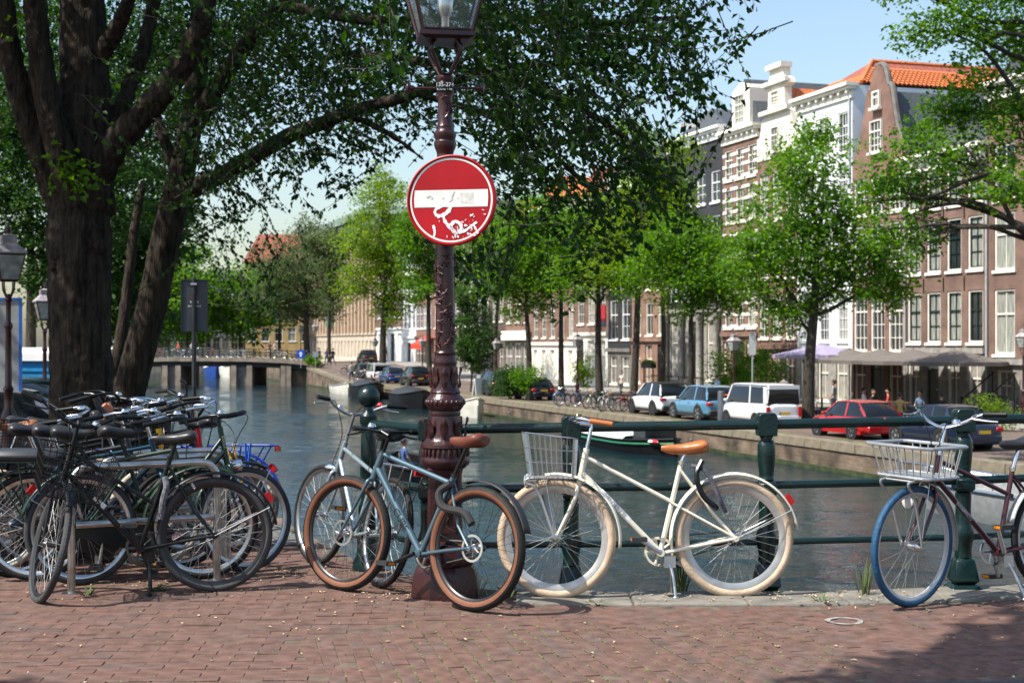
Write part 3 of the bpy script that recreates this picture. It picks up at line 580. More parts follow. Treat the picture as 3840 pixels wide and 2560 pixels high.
def tree(label, trunk, r0, blobs, nl, size, m, group=None, name='tree', depth=1.0, kmul=1.0, tight=.28):
    t = thing(name, label, 'tree', trunk[0], 0, group); o = np.array(trunk[0]); tr = spline([np.array(p)-o for p in trunk], 5)
    g = MB(); g.tube(tr, np.linspace(r0*1.15, r0*.45, len(tr)), 10); tot = sum(b[1]**2 for b in blobs); P_ = []
    for c, r in blobs:
        c = np.array(c)-o; i = np.argmin(np.linalg.norm(tr-(c-np.array((0, 0, r*.9))), axis=1)); i = max(i, int(len(tr)*.45))
        lp = limb(g, tr[i], c, r0*.4, r0*.12)
        n = int(nl*r*r/tot); pts, cc = clumps(c, (r, r*depth, r*.85), n, max(8, int(26*kmul)), tight); P_.append(pts)
        for q in cc[:9]: limb(g, lp[random.randint(len(lp)//2, len(lp)-1)], q, r0*.11, r0*.025, .08, 4, 5)
    g.build('trunk', BARK, t); tag(inst('crown', leaf_mesh('crown', np.vstack(P_), size, m), t), kind='stuff'); return t
def ptree(label, px, pyb, Y, blobs, nl, size, m, r0=.2, lean=0, group=None, zb=None, **k):
    """a tree on the far side: px of the trunk, crown masses as (px, py, radius px)"""
    b = P(px, pyb, Y) if zb is None else (P(px, 0, Y)[0], Y, zb); top = P(px+lean, np.mean([q[1] for q in blobs]), Y)
    mid = [(b[0]*(1-t)+top[0]*t+random.uniform(-.12, .12), Y, b[2]*(1-t)+top[2]*t) for t in (.33, .66)]
    B = [(P(x, y, Y+random.uniform(-1, 1)*r*Y/F*.6), 1.14*r*Y/F) for x, y, r in blobs]; nl = int(nl*1.35); r0 *= .82; k.setdefault('tight', .21); k.setdefault('kmul', 1.5)
    return tree(label, [b, mid[0], mid[1], top], r0, B, nl, size, m, group, **k)
GT = 'street trees on the far quay'
yq = lambda px, q=31.3: Y_at(px, q)
ptree('bushy green tree in front of the white house and the van', 3030, 0, yq(3030), [(3050,620,150),(2960,820,170),(3150,800,120),(2880,1000,150),(3080,980,160),(3230,1010,150),(3350,1090,90),(2960,1150,120),(3060,500,80),(3330,960,100),(2800,930,90)], 15000, .19, LF_FAR, .32, 30, GT, QZ)
ptree('slim tree standing between the blue car and the white car', 2585, 0, yq(2585), [(2580,950,150),(2450,1010,130),(2680,1020,140),(2750,1100,90),(2600,1100,120),(2500,880,100)], 11000, .19, LF_FAR, .2, 20, GT, QZ)
ptree('bright yellow green tree beside the parked bicycles', 2375, 0, yq(2375), [(2440,640,110),(2380,760,130),(2500,740,110),(2330,900,120),(2440,930,130),(2560,560,70),(2270,1000,90),(2370,520,90)], 11000, .19, LF_YEL, .26, 40, GT, QZ)
ptree('leaning tree by the iron lantern in front of the cream windowed house', 2250, 0, yq(2250), [(2230,960,120),(2150,1040,90),(2320,1040,100),(2240,830,110),(2130,900,90)], 9000, .2, LF_FAR, .28, -10, GT, QZ)
ptree('round green tree over the shrubs and the dark cars', 1985, 0, yq(1985), [(1980,980,130),(1880,1040,100),(2080,1040,100),(1970,1120,100),(2000,850,110),(1890,900,90)], 10000, .22, LF_FAR, .26, -10, GT, QZ)
ptree('small flowering tree behind the lamp post on the right', 1765, 0, yq(1765, 30), [(1775,1180,70),(1790,1280,75),(1750,1110,50),(1740,1290,60),(1790,1350,50)], 6000, .2, LF_DARK, .08, 0, GT, QZ)
ptree('tall tree beside the red awning behind the lamp post', 1612, 0, yq(1612), [(1600,840,100),(1570,960,90),(1660,960,80),(1600,1070,80),(1700,1060,70),(1520,880,70)], 9000, .25, LF_FAR, .3, -5, GT, QZ)
ptree('forked bright green tree left of the no entry sign', 1435, 0, yq(1435), [(1430,760,100),(1370,900,110),(1480,900,110),(1420,1010,110),(1330,1060,80),(1510,1060,90),(1460,1140,80),(1430,680,60)], 13000, .28, LF_YEL, .42, 10, GT, -1.9)
ptree('dark spreading tree by the bridge ramp', 1155, 0, yq(1155), [(1140,960,110),(1060,1020,110),(1220,1020,100),(1110,1120,110),(1200,1130,90),(1010,1110,90),(1160,870,80)], 12000, .32, LF_DULL, .5, -10, GT, -1.3)
ptree('grey green tree in front of the sandstone building', 1235, 0, 176, [(1240,1010,80),(1200,930,70),(1265,920,60),(1250,1110,60)], 5000, .32, LF_DULL, .3, 0, GT, -1.3)
ptree('tall tree filling the gap between the forked and the leaning trees', 2105, 0, yq(2105, 33.5), [(2100,800,120),(2050,920,120),(2180,880,110),(2120,1010,110),(2010,820,90)], 9000, .22, LF_FAR, .24, 10, GT, QZ)
ptree('tree with a high crown before the black and orange brick houses', 2478, 0, yq(2478, 33.5), [(2480,720,110),(2520,830,120),(2420,830,110),(2560,930,110),(2470,960,110),(2640,880,90)], 9000, .2, LF_FAR, .2, 10, GT, QZ)
ptree('tree behind the lamp post with its crown under the hanging sprays', 1860, 0, yq(1860, 33.5), [(1860,860,110),(1800,960,100),(1930,950,110),(1870,1040,90),(1760,860,80)], 8000, .24, LF_FAR, .22, 10, GT, QZ)
# the big tree at the right edge, trunk out of the frame
Y = 43.5
bl = [(P(x, y, Y+random.uniform(-1.5, 1.5)), r*Y/F) for x, y, r in [(3780,120,190),(3600,80,150),(3450,120,110),(3700,330,190),(3830,480,160),(3560,400,150),(3480,560,150),(3420,720,130),(3330,650,110),(3640,620,150),(3760,700,120),(3320,860,110),(3250,760,90),(3460,880,100),(3360,-50,110),(3600,-150,260),(3950,0,300),(4200,400,300)]]
tb = P(4060, 1700, Y); t = tree('large leafy tree with a curved dark bough at the right edge', [(tb[0], Y, QZ), P(4010, 1250, Y), P(3960, 900, Y), P(4000, 200, Y)], .24, bl, 25000, .15, LF_FAR, GT, depth=.9, kmul=1.6, tight=.22)
g = MB(); o = np.array(t.location)
for pl, r0, r1 in (([(3985,1050),(3840,870),(3720,790),(3640,760),(3500,775),(3380,820)], .15, .025), ([(3800,835),(3740,720),(3660,600),(3590,520)], .08, .025), ([(3990,700),(3850,420),(3700,200),(3560,120)], .12, .025)):
    p = spline([np.array(P(a, b, Y))-o for a, b in pl], 4); g.tube(p, np.linspace(r0, r1, len(p)), 7)
g.build('bough', BARK, t)
# left bank and beyond the bridge
GL = 'trees along the left bank'
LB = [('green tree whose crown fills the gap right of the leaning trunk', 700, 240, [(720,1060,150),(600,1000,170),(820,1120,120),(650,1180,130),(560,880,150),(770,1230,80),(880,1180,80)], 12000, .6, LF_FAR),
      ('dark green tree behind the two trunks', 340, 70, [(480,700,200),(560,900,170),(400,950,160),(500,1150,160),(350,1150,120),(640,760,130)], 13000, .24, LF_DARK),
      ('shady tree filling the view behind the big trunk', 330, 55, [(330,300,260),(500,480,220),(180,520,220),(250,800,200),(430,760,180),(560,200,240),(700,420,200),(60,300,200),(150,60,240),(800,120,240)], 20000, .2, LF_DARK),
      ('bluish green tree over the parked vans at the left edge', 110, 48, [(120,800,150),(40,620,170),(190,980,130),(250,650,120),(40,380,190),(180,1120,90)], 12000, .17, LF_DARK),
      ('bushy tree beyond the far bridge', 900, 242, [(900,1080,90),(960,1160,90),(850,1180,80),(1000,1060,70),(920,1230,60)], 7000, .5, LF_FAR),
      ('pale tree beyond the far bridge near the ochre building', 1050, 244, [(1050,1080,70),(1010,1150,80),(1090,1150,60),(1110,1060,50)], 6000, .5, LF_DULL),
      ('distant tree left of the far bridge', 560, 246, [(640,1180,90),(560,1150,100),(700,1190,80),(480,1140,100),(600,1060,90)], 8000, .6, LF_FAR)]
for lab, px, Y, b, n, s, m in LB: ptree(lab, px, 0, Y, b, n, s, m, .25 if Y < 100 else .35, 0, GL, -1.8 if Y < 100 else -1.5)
# ------------------------------------------------------------------ the big two-stemmed elm in front
Y0 = 22.0; base = P(305, 0, Y0); base = (base[0], Y0, -.62)
elm = thing('elm_tree', 'huge dark elm with a knotted furrowed trunk splitting into many limbs', 'tree', base); o = np.array(base)
def bark_mesh(paths, name, seg=20):
    g = MB()
    for pl, rr, dY in paths:
        pts = [np.array(P(a, b, Y0+d))-o for (a, b), d in zip(pl, np.linspace(dY[0], dY[1], len(pl)))]; p = spline(pts, 8)
        g.tube(p, np.interp(np.linspace(0, 1, len(p)), np.linspace(0, 1, len(rr)), rr), seg)
    return g
X1 = 1/1.47
def c7(l): return [(a*X1, b*X1) for a, b in l]
g = bark_mesh([([(310,1840),(308,1700),(306,1500),(300,1250),(300,1000),(296,860),(300,760)], [.62,.53,.48,.47,.475,.50,.42], (0, 0)),
    (c7([(400,1250),(280,950),(160,650),(70,350),(25,50),(0,-250)]), [.28,.24,.2,.17,.15,.12], (.1, -.8)),
    (c7([(430,1150),(340,850),(250,500),(200,100),(185,-300)]), [.26,.22,.19,.17,.14], (-.2, -.9)),
    (c7([(470,1200),(470,800),(465,400),(455,0),(450,-400)]), [.45,.42,.38,.34,.26], (0, .4)),
    (c7([(520,980),(640,790),(800,620),(980,400),(1110,130),(1190,-200)]), [.26,.22,.19,.17,.15,.1], (0, -1.5)),
    (c7([(580,800),(690,540),(790,270),(850,0),(890,-250)]), [.14,.13,.11,.1,.08], (.2, 1.2)),
    (c7([(560,300),(640,160),(700,30),(760,-150)]), [.14,.12,.1,.08], (-.1, -1))], 'trunk')
for a, b, r in ((215, 945, .13), (380, 925, .12), (200, 1000, .06)): g.ball(np.array(P(a, b, Y0-.38))-o, (r, r*.7, r*1.05), 14, 8)
tro = g.build('trunk', mat('elm_bark', (.036, .028, .021), .95, var=.7, vs_=3.2, bump=1, bs=9, bd=.07, stretch=(4, 4, .45), spec=.2), elm)
md = tro.modifiers.new('sub', 'SUBSURF'); md.levels = md.render_levels = 2
tx = bpy.data.textures.new('bark_relief', 'VORONOI'); tx.noise_scale = .16; tx.distance_metric = 'DISTANCE'
em = bpy.data.objects.new('bark_relief_space', None)
md = tro.modifiers.new('relief', 'DISPLACE'); md.texture = tx; md.strength = .055; md.mid_level = .45; md.texture_coords = 'LOCAL'
Y1 = 25.5
b2 = P(500, 0, Y1); elm2 = thing('elm_tree', 'slender leaning elm with a long low bough reaching right over the canal', 'tree', (b2[0], Y1, -.75)); o = np.array(elm2.location)
def path2(l, dY): return [np.array(P(a, b, Y1+d))-o for (a, b), d in zip(l, np.linspace(dY[0], dY[1], len(l)))]
g = MB()
for l, rr, dY in [([(455,1700),(478,1500),(520,1330),(575,1120),(620,900),(668,700),(710,500),(735,300),(750,130),(765,-150)], [.36,.31,.29,.28,.27,.25,.22,.2,.17,.13], (0, 0)),
    ([(660,740),(740,700),(850,645),(950,585),(1075,515),(1190,468),(1325,415),(1460,380),(1560,352),(1720,300),(1900,250),(2250,240),(2500,280)], [.2,.16,.15,.14,.13,.115,.1,.085,.07,.06,.05,.035,.015], (0, -7)),
    ([(700,520),(800,350),(930,160),(1050,20),(1150,-120)], [.2,.16,.14,.11,.08], (0, -2)), ([(655,620),(600,480),(580,410)], [.12,.1,.06], (0, .6)),
    ([(1290,430),(1400,470),(1500,530),(1590,600)], [.06,.05,.035,.015], (-3, -3.5)), ([(1050,20),(1400,80),(1800,60),(2200,90),(2600,60)], [.09,.075,.06,.045,.02], (-2, -8)),
    ([(1560,352),(1800,420),(2050,560),(2300,800)], [.05,.045,.03,.01], (-4, -8)), ([(1300,200),(1700,250),(2200,420),(2550,700)], [.06,.05,.035,.01], (-3, -9)), ([(420,1480),(470,1150),(510,820),(540,680)], [.12,.11,.09,.06], (1.5, 2))]:
    p = spline(path2(l, dY), 6); g.tube(p, np.interp(np.linspace(0, 1, len(p)), np.linspace(0, 1, len(rr)), rr), 12)
tro = g.build('trunk', _m['elm_bark'], elm2)
md = tro.modifiers.new('sub', 'SUBSURF'); md.levels = md.render_levels = 1
md = tro.modifiers.new('relief', 'DISPLACE'); md.texture = tx; md.strength = .035; md.mid_level = .45; md.texture_coords = 'LOCAL'
# sprays of leaves on thin twigs
def sprays(n, region, Yr, direc, ln, lsize, o, gap=.055, spread=.62, dens=None):
    tw = MB(); LP, LD = [], []; poly = np.array(region, float); x0, y0 = poly.min(0); x1, y1 = poly.max(0); k = 0
    def inside(x, y):
        c = False; j = len(poly)-1
        for i in range(len(poly)):
            (xi, yi), (xj, yj) = poly[i], poly[j]
            if (yi > y) != (yj > y) and x < (xj-xi)*(y-yi)/(yj-yi)+xi: c = not c
            j = i
        return c
    while k < n:
        px, py = random.uniform(x0, x1), random.uniform(y0, y1)
        if not inside(px, py) or (dens and random.random() > dens(px, py)): continue
        k += 1; Y = random.uniform(*Yr); L = ln*random.uniform(.5, 1.2); d = np.array(direc)+RNG.normal(size=3)*spread; d /= np.linalg.norm(d)
        e = np.array(P(px, py, Y)); p = [e-d*L*(1-t)+np.array((0, 0, .25*L*(1-t)**2*.6)) for t in np.linspace(0, 1, 5)]; p = np.array(p)-o
        tw.tube(p, np.linspace(.009, .003, 5), 3, caps=False)
        m_ = int(L/gap); tt = np.linspace(.12, 1, m_)
        q = np.stack([np.interp(tt, np.linspace(0, 1, 5), p[:, i]) for i in range(3)], 1)
        sd = np.cross(d, (0, 0, 1)); sd /= np.linalg.norm(sd)+1e-6; sg = np.where(np.arange(m_) % 2, 1, -1)[:, None]
        LP.append(q+RNG.normal(size=q.shape)*.02); LD.append(sd*sg*.8+d*.6+np.array((0, 0, -.45)))
    return tw, np.vstack(LP), np.vstack(LD)
S3 = 3840/2352
def r2(l): return [(a*S3, b*S3) for a, b in l]
regs = [(390, r2([(1120,-20),(1755,-20),(1700,90),(1660,150),(1750,170),(1710,260),(1560,300),(1590,420),(1610,500),(1560,540),(1430,600),(1310,570),(1200,540),(1140,430)]), (15, 20), (.62, -.1, -.5), 1.3, .1, lambda x, y: 1-.3*max(0, min(1, (y-380)/500))-.3*max(0, min(1, (x-2300)/500))),
        (330, r2([(380,-30),(1150,-30),(1140,330),(1000,330),(880,380),(760,330),(600,480),(430,560)]), (18, 27), (.5, -.1, -.5), 1.6, .095, None),
        (70, r2([(560,330),(870,310),(960,330),(830,430),(740,495),(640,520),(520,560)]), (20, 25), (.75, -.1, -.55), 1.2, .095, None),
        (45, r2([(480,520),(700,560),(760,640),(640,800),(500,780)]), (26, 34), (.5, -.2, -.7), 1.3, .1, None),
        (26, r2([(1060,560),(1160,540),(1170,680),(1100,690)]), (15, 19), (.3, 0, -.9), .8, .1, None),
        (14, r2([(840,60),(930,40),(940,210),(880,200)]), (11, 13), (.6, -.1, -.5), .6, .085, None)]
LPs, LDs = [], []; tw_all = MB(); o = np.array(elm2.location)
for n, rg, Yr, dr, ln, ls, dn in regs:
    tw, a, b = sprays(n, rg, Yr, dr, ln, ls, o, dens=dn); LPs.append(a); LDs.append(b)
    for v in tw.v: pass
    off = 0; tw_all.add(np.vstack(tw.v), tw.f)
tag(tw_all.build('twigs', BARK, elm2, smooth=0), kind='stuff')
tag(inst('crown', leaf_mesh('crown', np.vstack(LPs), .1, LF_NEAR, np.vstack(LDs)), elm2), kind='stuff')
# crown of the big elm: the leaf mass at the upper left and the part above the frame that shades it all
o = np.array(base); pts = []
for px, py, Y, r, n in [(1000,120,26,1.3,1500),(1250,200,25,1.3,1300),(1450,330,24,.9,800),(1400,60,24,1.2,1200),(900,250,28,1.1,1000),(1150,380,26,.9,700),(1700,120,20,1.0,1100),(2000,150,19,1.1,1200),(2300,120,18,1.0,1000),(2100,400,18,.9,350),(1950,620,18,.7,250),(1900,330,19,.9,900),(150,120,25,1.0,900),(430,180,26,1.0,1000),(720,120,26,1.1,1200),(60,500,25,.8,500),(880,330,27,.9,800),(600,560,27,.9,700),(1080,150,25,.9,900),(330,420,27,.9,600)]:
    pts.append(clumps(P(px, py, Y), r, n, 16)[0])
pts = np.vstack(pts)-o
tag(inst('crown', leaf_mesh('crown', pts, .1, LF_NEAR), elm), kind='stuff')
up = []
for x, y, z, r in [(-12,16,9.5,3),(-8,18,10.5,3.2),(-4,19,10.5,3),(-10,23,12,3.5),(-5,24,12.5,3.5),(0,20,10.5,2.6),(-14,22,9,3),(3,19,9.6,2),(-17,18,8,3),(-1,25,13,3),(-12,13,12,2.6),(-7,14,13,3),(-2,16,12.5,2.5),(-10.5,20.5,9.5,2.8),(-13,19,11,3),(-9,21,12,2.5),(-15,17,13,3)]:
    up.append(clumps((x, y, z), (r, r, r*.6), 1500, 30, .3)[0])
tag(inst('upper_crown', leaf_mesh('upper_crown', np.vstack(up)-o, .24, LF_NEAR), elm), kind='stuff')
lf = []
for px, py, n in ((265,640,60),(240,600,30),(300,690,40),(60,90,25)): lf.append(np.array(P(px, py, 21.3))+RNG.normal(size=(n, 3))*np.array((.22, .1, .14))-o)
tag(inst('epicormic_leaves', leaf_mesh('epicormic_leaves', np.vstack(lf), .13, LF_FAR), elm), kind='stuff')
# a tree behind the camera's left shoulder: its boughs shade the lower corners of the paving
def shade_at(x, y, z): return (x-math.sin(-SUN_AZ)*0+sv.x*z/sv.z, y+sv.y*z/sv.z, z)
B = []
for x, y, r in [(2.0,6.7,.33),(2.45,6.95,.33),(2.95,7.05,.4),(1.55,6.4,.25),(2.0,6.15,.45),(2.6,6.35,.5),(3.2,6.6,.5),(2.5,7.72,.1),(2.75,7.78,.13),(2.95,8.2,.1),(3.15,8.0,.2),(1.3,5.85,.4),(3.7,7.5,.5),(4.2,6.6,.8),(3.0,5.3,1),(-2.3,6.2,.22),(-2.9,5.9,.5)]:
    B.append((shade_at(x, y, 7.5+random.uniform(-.5, .5)), r))
tree('leafy tree behind the viewer whose boughs shade the paving', [(-9, 0, 0), (-8.6, .6, 3), (-7, 1.5, 6), (-4, 2.5, 8)], .3, B, 9000, .13, LF_NEAR, depth=1, kmul=.9)
# ------------------------------------------------------------------ cars
CARGLASS = mat('car_glass', (.008, .01, .012), .05, var=0, spec=.45)
PLATE = mat('yellow_plate', (.7, .42, .02), .5, var=.05); REDL = mat('red_lamp', (.4, .01, .012), .15, var=.1)
PLAST = mat('dark_plastic', (.02, .02, .022), .6, var=.1)
_wheel = {}
def car_wheel(r, alloy):
    k = (r, alloy.name)
    if k not in _wheel:
        t = MB().lathe([(r*.66,-.1),(r*.97,-.1),(r,-.06),(r,.06),(r*.97,.1),(r*.66,.1)], 22, ax='y', caps=False).mesh('tyre', RUBBER)
        g = MB().lathe([(r*.68,-.1),(r*.64,-.095),(r*.6,.02),(.0,.02)], 22, ax='y', caps=False)
        for i in range(5):
            a = i*2*math.pi/5
            for d in (-.16, .16): g.tube([(r*.12*math.cos(a),-.07,r*.12*math.sin(a)),(r*.64*math.cos(a+d),-.09,r*.64*math.sin(a+d))], r*.05, 5)
        g.lathe([(0,-.1),(r*.16,-.095),(r*.18,-.03)], 10, ax='y', caps=False)
        _wheel[k] = (t, g.mesh('rim', alloy))
    return _wheel[k]
def car(label, px, paint, L=4.2, W=1.8, H=1.5, wb=2.6, r=.32, kind='hatch', roofm=None, alloy=None, q=29.6, dz=0, s=None, rz=None, cat='car', group='cars parked along the canal', z0=None, xy=None, bag=None, name='parked_car'):
    """local x runs to the REAR of the car; the rear left wheel projects to px"""
    s = s_at(px, q) if s is None else s; loc = SQ(s, q, zq(s)+dz) if xy is None else xy
    t = thing(name, label, cat, loc, RZ if rz is None else rz, group); pm = paint; roofm = roofm or paint; alloy = alloy or ALU
    xf, xr = -(wb+.78), L-wb-.78; w2 = W/2; zb = .24
    van = kind == 'van'; bz = H*.6 if not van else H*.56                 # belt line
    xh = xf+(L*.26 if not van else L*.12); xt = xr-(.12 if kind != 'sedan' else .75)
    def top(x):
        return np.interp(x, [xf, xf+.12, xh, xh+.5, xr-.25, xr], [zb+.42, zb+.5+(H-1.4)*.3, bz-.06, bz, bz+.03, bz-.06])
    def wid(x): return w2*np.interp(x, [xf, xf+.25, xf+.8, xr-.7, xr-.2, xr], [.68, .9, 1, 1, .94, .78])
    rings = []
    for x in [xf, xf+.1, xf+.3, xf+.7, xf+1.2, xf+1.9, xf+2.6, xr-1.2, xr-.7, xr-.3, xr-.08, xr]:
        a, z = wid(x), top(x); e = .04 if x not in (xf, xr) else 0
        rings.append([(x,-a*.9,zb),(x,-a*.985,zb+.12),(x,-a,zb+(z-zb)*.55),(x,-a*.97,z-.1),(x,-a*.9,z),(x,-a*.5,z+e*.6),(x,0,z+e),(x,a*.5,z+e*.6),(x,a*.9,z),(x,a*.97,z-.1),(x,a,zb+(z-zb)*.55),(x,a*.985,zb+.12),(x,a*.9,zb),(x,0,zb-.02)])
    o = inst('body', MB().loft(rings).mesh('body', pm, 50), t)
    md = o.modifiers.new('sub', 'SUBSURF'); md.levels = md.render_levels = 1
    # greenhouse
    rf, rr = xh+(.75 if not van else .55), xr-(.75 if kind == 'hatch' else .5 if kind == 'suv' else .12 if van else 1.15)
    gx = [xh+.02, xh+.35, rf, rf+.5, (rf+rr)/2, rr-.3, rr, (rr+xt)/2+.05, xt]
    gz = [bz-.04, (bz+H)/2-.05, H-.05, H-.01, H, H-.02, H-.08, (H*1.1+bz*.9)/2, bz+.02]; gr = []
    for x, z in zip(gx, gz):
        a = wid(min(x, xr-.3))*.9; b = a*np.interp(z, [bz, H], [1, .8 if not van else .9]); gr.append([(x,-a,bz-.04),(x,-b,max(z-.05,bz-.03)),(x,-b*.9,z),(x,0,z+.015),(x,b*.9,z),(x,b,max(z-.05,bz-.03)),(x,a,bz-.04)])
    MB().loft(gr).build('glasshouse', CARGLASS, t, smooth=50)
    k0, k1 = 2, 6; g = MB()
    if van: g = MB()
    ro = [[(x,-p*(1.0),z+.004) for x, p, z in ()]]
    rp = []
    for x, z in list(zip(gx, gz))[2:7]:
        a = wid(min(x, xr-.3))*.9; b = a*(.8 if not van else .9); rp.append([(x,-b-.012,z-.1),(x,-b*.92,z+.012),(x,0,z+.03),(x,b*.92,z+.012),(x,b+.012,z-.1)])
    MB().loft(rp, caps=False, closed=False).build('roof', roofm, t, smooth=50)
    def gp(i, f):                         # point on the glass edge, f from belt 0 to roof 1
        x, z = gx[i], gz[i]; return x, z
    g = MB(); xm = (rf+rr)/2
    for sgn in (-1, 1):
        for (xa, za), (xb, zb_), th in (((xh+.05, bz), (rf, H-.07), .05), ((xm+.1, bz), (xm+.05, H-.06), .055), ((xt-.02, bz+.03), (rr, H-.1), .09 if not van else .06)):
            ya = sgn*(wid(min(xa, xr-.3))*.9+.004); yb = sgn*(wid(min(xb, xr-.3))*.9*(.8 if not van else .9)+.006)
            MB().add([(xa-th,ya,za),(xa+th,ya,za),(xb+th,yb,zb_),(xb-th,yb,zb_)], [(0,1,2,3)]).build('pillar', pm, t, smooth=0)
    if van:                               # solid panels between the side and rear windows
        b = wid(xr-.4)*.9; g = MB()
        for sgn in (-1, 1): g.bb(xr-.42, xr-.12, sgn*(b*.97)-.05, sgn*(b*.97)+.05, bz, H-.1)
        g.bb(xr-.14, xr-.02, -b*.95, b*.95, H-.2, H-.03); g.build('rear_panel', pm, t)
    # wheel arches, wheels, lamps, bumper, plate
    for x in (0, -wb):
        for sgn in (-1, 1):
            a = MB().lathe([(r*1.16, 0), (r*1.16, .25)], 18, ax='y') if 0 else MB().lathe([(r*1.17,-.16),(r*1.17,.16)], 20, (0, 0, 0), 'y')
            a.build('wheel_arch', PLAST, t, (x, sgn*(w2-.15), r))
            wp = part('wheel', t, (x, sgn*(w2-.085), r), (0, 0, 0 if sgn < 0 else math.pi)); ty, ri = car_wheel(r, alloy); inst('tyre', ty, wp); inst('rim', ri, wp)
    MB().bb(xf+.35, xr-.3, -w2*.985, w2*.985, zb-.03, zb+.1).build('sill', PLAST if kind in ('suv', 'van') else pm, t)
    b = MB(); b.bb(xr-.16, xr+.03, -w2*.8, w2*.8, zb+.02, zb+.32); b.build('bumper', PLAST if kind == 'suv' else pm, t).modifiers.new('b', 'BEVEL').width = .05
    for sgn in (-1, 1):
        if van: MB().bb(xr-.1, xr+.01, sgn*w2*.86-.07, sgn*w2*.86+.07, bz-.55, bz-.12).build('tail_lamp', REDL, t)
        else: l = MB().bb(xr-.22, xr+.015, sgn*w2*.72-.16, sgn*w2*.72+.13, bz-.24, bz-.08).build('tail_lamp', REDL, t); l.modifiers.new('b', 'BEVEL').width = .03
        g = MB().ball((xh+.35, sgn*(w2+.08), bz+.06), (.07, .1, .07), 8, 6); g.build('door_mirror', PLAST if roofm is not paint else pm, t)
    g = MB()
    for x in (xm-.5, xm+.45): g.bb(x, x+.16, -w2*.995-.02, -w2*.995+.03, bz-.16, bz-.12); g.bb(x, x+.16, w2*.995-.03, w2*.995+.02, bz-.16, bz-.12)
    g.build('door_handle', pm, t)
    pl = MB().bb(xr+.02, xr+.035, -.26, .26, zb+.36, zb+.47).build('number_plate', PLATE, t); MB().bb(xr+.021, xr+.038, -.26, -.21, zb+.36, zb+.47).build('plate_band', mat('eu_blue', (.01, .05, .35), .5), pl)
    return t
def paint(n, c, metal=.3): return mat('car_'+n, c, .25, metal, var=0, coat=.8)
car('white compact suv with a black roof parked between two slim trunks', 2510, paint('white', (.75, .76, .77), 0), 4.35, 1.9, 1.66, 2.68, .37, 'suv', BLACK, PLAST)
car('light blue electric suv charging at the grey post', 2683, paint('sky_blue', (.10, .27, .42)), 4.45, 1.87, 1.64, 2.77, .37, 'suv', paint('pale_blue', (.2, .36, .5)), GREYALU)
car('white passenger van dappled by tree shade', 2898, paint('van_white', (.72, .73, .75), 0), 4.55, 1.76, 1.88, 2.73, .31, 'van', None, PLAST, cat='van')
car('bright red hatchback with silver alloy wheels', 3269, paint('red', (.42, .008, .012), .1), 4.25, 1.8, 1.44, 2.55, .33, 'hatch', None, STEEL)
car('dark navy fastback behind the right railing post', 3613, paint('navy', (.012, .022, .05)), 4.6, 1.85, 1.5, 2.7, .35, 'sedan', None, GREYALU)
car('small dark navy hatchback with big red tail lamps by the bushes', 2028, paint('ink', (.008, .012, .025)), 3.85, 1.72, 1.42, 2.5, .31, 'hatch', None, PLAST)
car('black suv half hidden behind the round bush', 1875, paint('black', (.008, .009, .011)), 4.6, 1.9, 1.7, 2.8, .37, 'suv', None, PLAST)
car('black boxy car with a yellow plate left of the lamp post', 1568, paint('coal', (.01, .01, .011)), 4.2, 1.8, 1.7, 2.6, .35, 'suv', None, PLAST, q=29.8)
car('blue hatchback between a white and a black car', 1482, paint('blue', (.015, .07, .22)), 4.1, 1.78, 1.48, 2.6, .32, 'hatch', None, GREYALU, q=29.8)
car('white van-like car beside the blue hatchback', 1428, paint('chalk', (.7, .7, .69), 0), 4.3, 1.8, 1.75, 2.7, .33, 'van', None, PLAST, q=29.8)
car('black car at the foot of the bridge ramp', 1370, paint('soot', (.012, .014, .018)), 4.4, 1.8, 1.5, 2.6, .33, 'hatch', None, GREYALU, q=30)
car('dark suv with red tail lamps up on the ramp', 1385, paint('graphite', (.02, .023, .028)), 4.5, 1.85, 1.65, 2.7, .36, 'suv', None, GREYALU, q=36.5)
GLc = 'cars parked on the left bank'
car('grey hatchback beside the big trunk', 0, paint('grey', (.2, .21, .23)), 4.2, 1.78, 1.47, 2.6, .32, 'hatch', None, GREYALU, xy=(-9.3, 27.5, -.8), rz=R(8), group=GLc)
car('dark green van behind the grey hatchback', 0, paint('dark_green', (.006, .03, .025)), 4.6, 1.8, 2.15, 2.7, .33, 'van', None, GREYALU, xy=(-13.9, 42.0, -1.6), rz=R(8), group=GLc)
car('tall dark blue car by the left lamp', 0, paint('teal', (.01, .045, .075)), 4.2, 1.78, 1.8, 2.6, .33, 'hatch', None, GREYALU, xy=(-11.3, 33.5, -1.1), rz=R(-20), group=GLc)
# blue site unit with a white roof behind them
X, Yb = P(100, 0, 45)[0], 45.; t = thing('site_cabin', 'bright blue louvred cabin with a white rounded roof', 'cabin', (X, Yb, -1.7), R(-12))
MB().bb(-2.6, 2.6, 0, 2.2, 0, 2.7).build('wall', mat('cabin_blue', (.01, .2, .42), .5), t, smooth=0)
g = MB().loft([[(x, -.1, 2.705), (x, -.1, 2.95), (x, .6, 3.12), (x, 1.6, 3.12), (x, 2.3, 2.95), (x, 2.3, 2.705)] for x in (-2.7, 2.7)]); g.build('roof', PURE, t, smooth=0)
for i in range(12): MB().bb(-2.3, 2.3, -.06, -.003, .5+i*.17, .58+i*.17).build('louvre', _m['cabin_blue'], t, smooth=0)
t = thing('information_board', 'grey back of a blue framed board beside the left lantern', 'board', P(20, 1290, 27), R(8))
MB().bb(-.55, .25, 0, .03, -.95, .83).build('panel', mat('board_back', (.3, .31, .32), .6), t, smooth=0)
g = MB()
for a, b, c, d in ((-.6,.3,.83,.88),(-.6,.3,-1.0,-.95),(.25,.3,-.95,.83),(-.6,-.55,-.95,.83)): g.bb(a, b, -.02, .05, c, d)
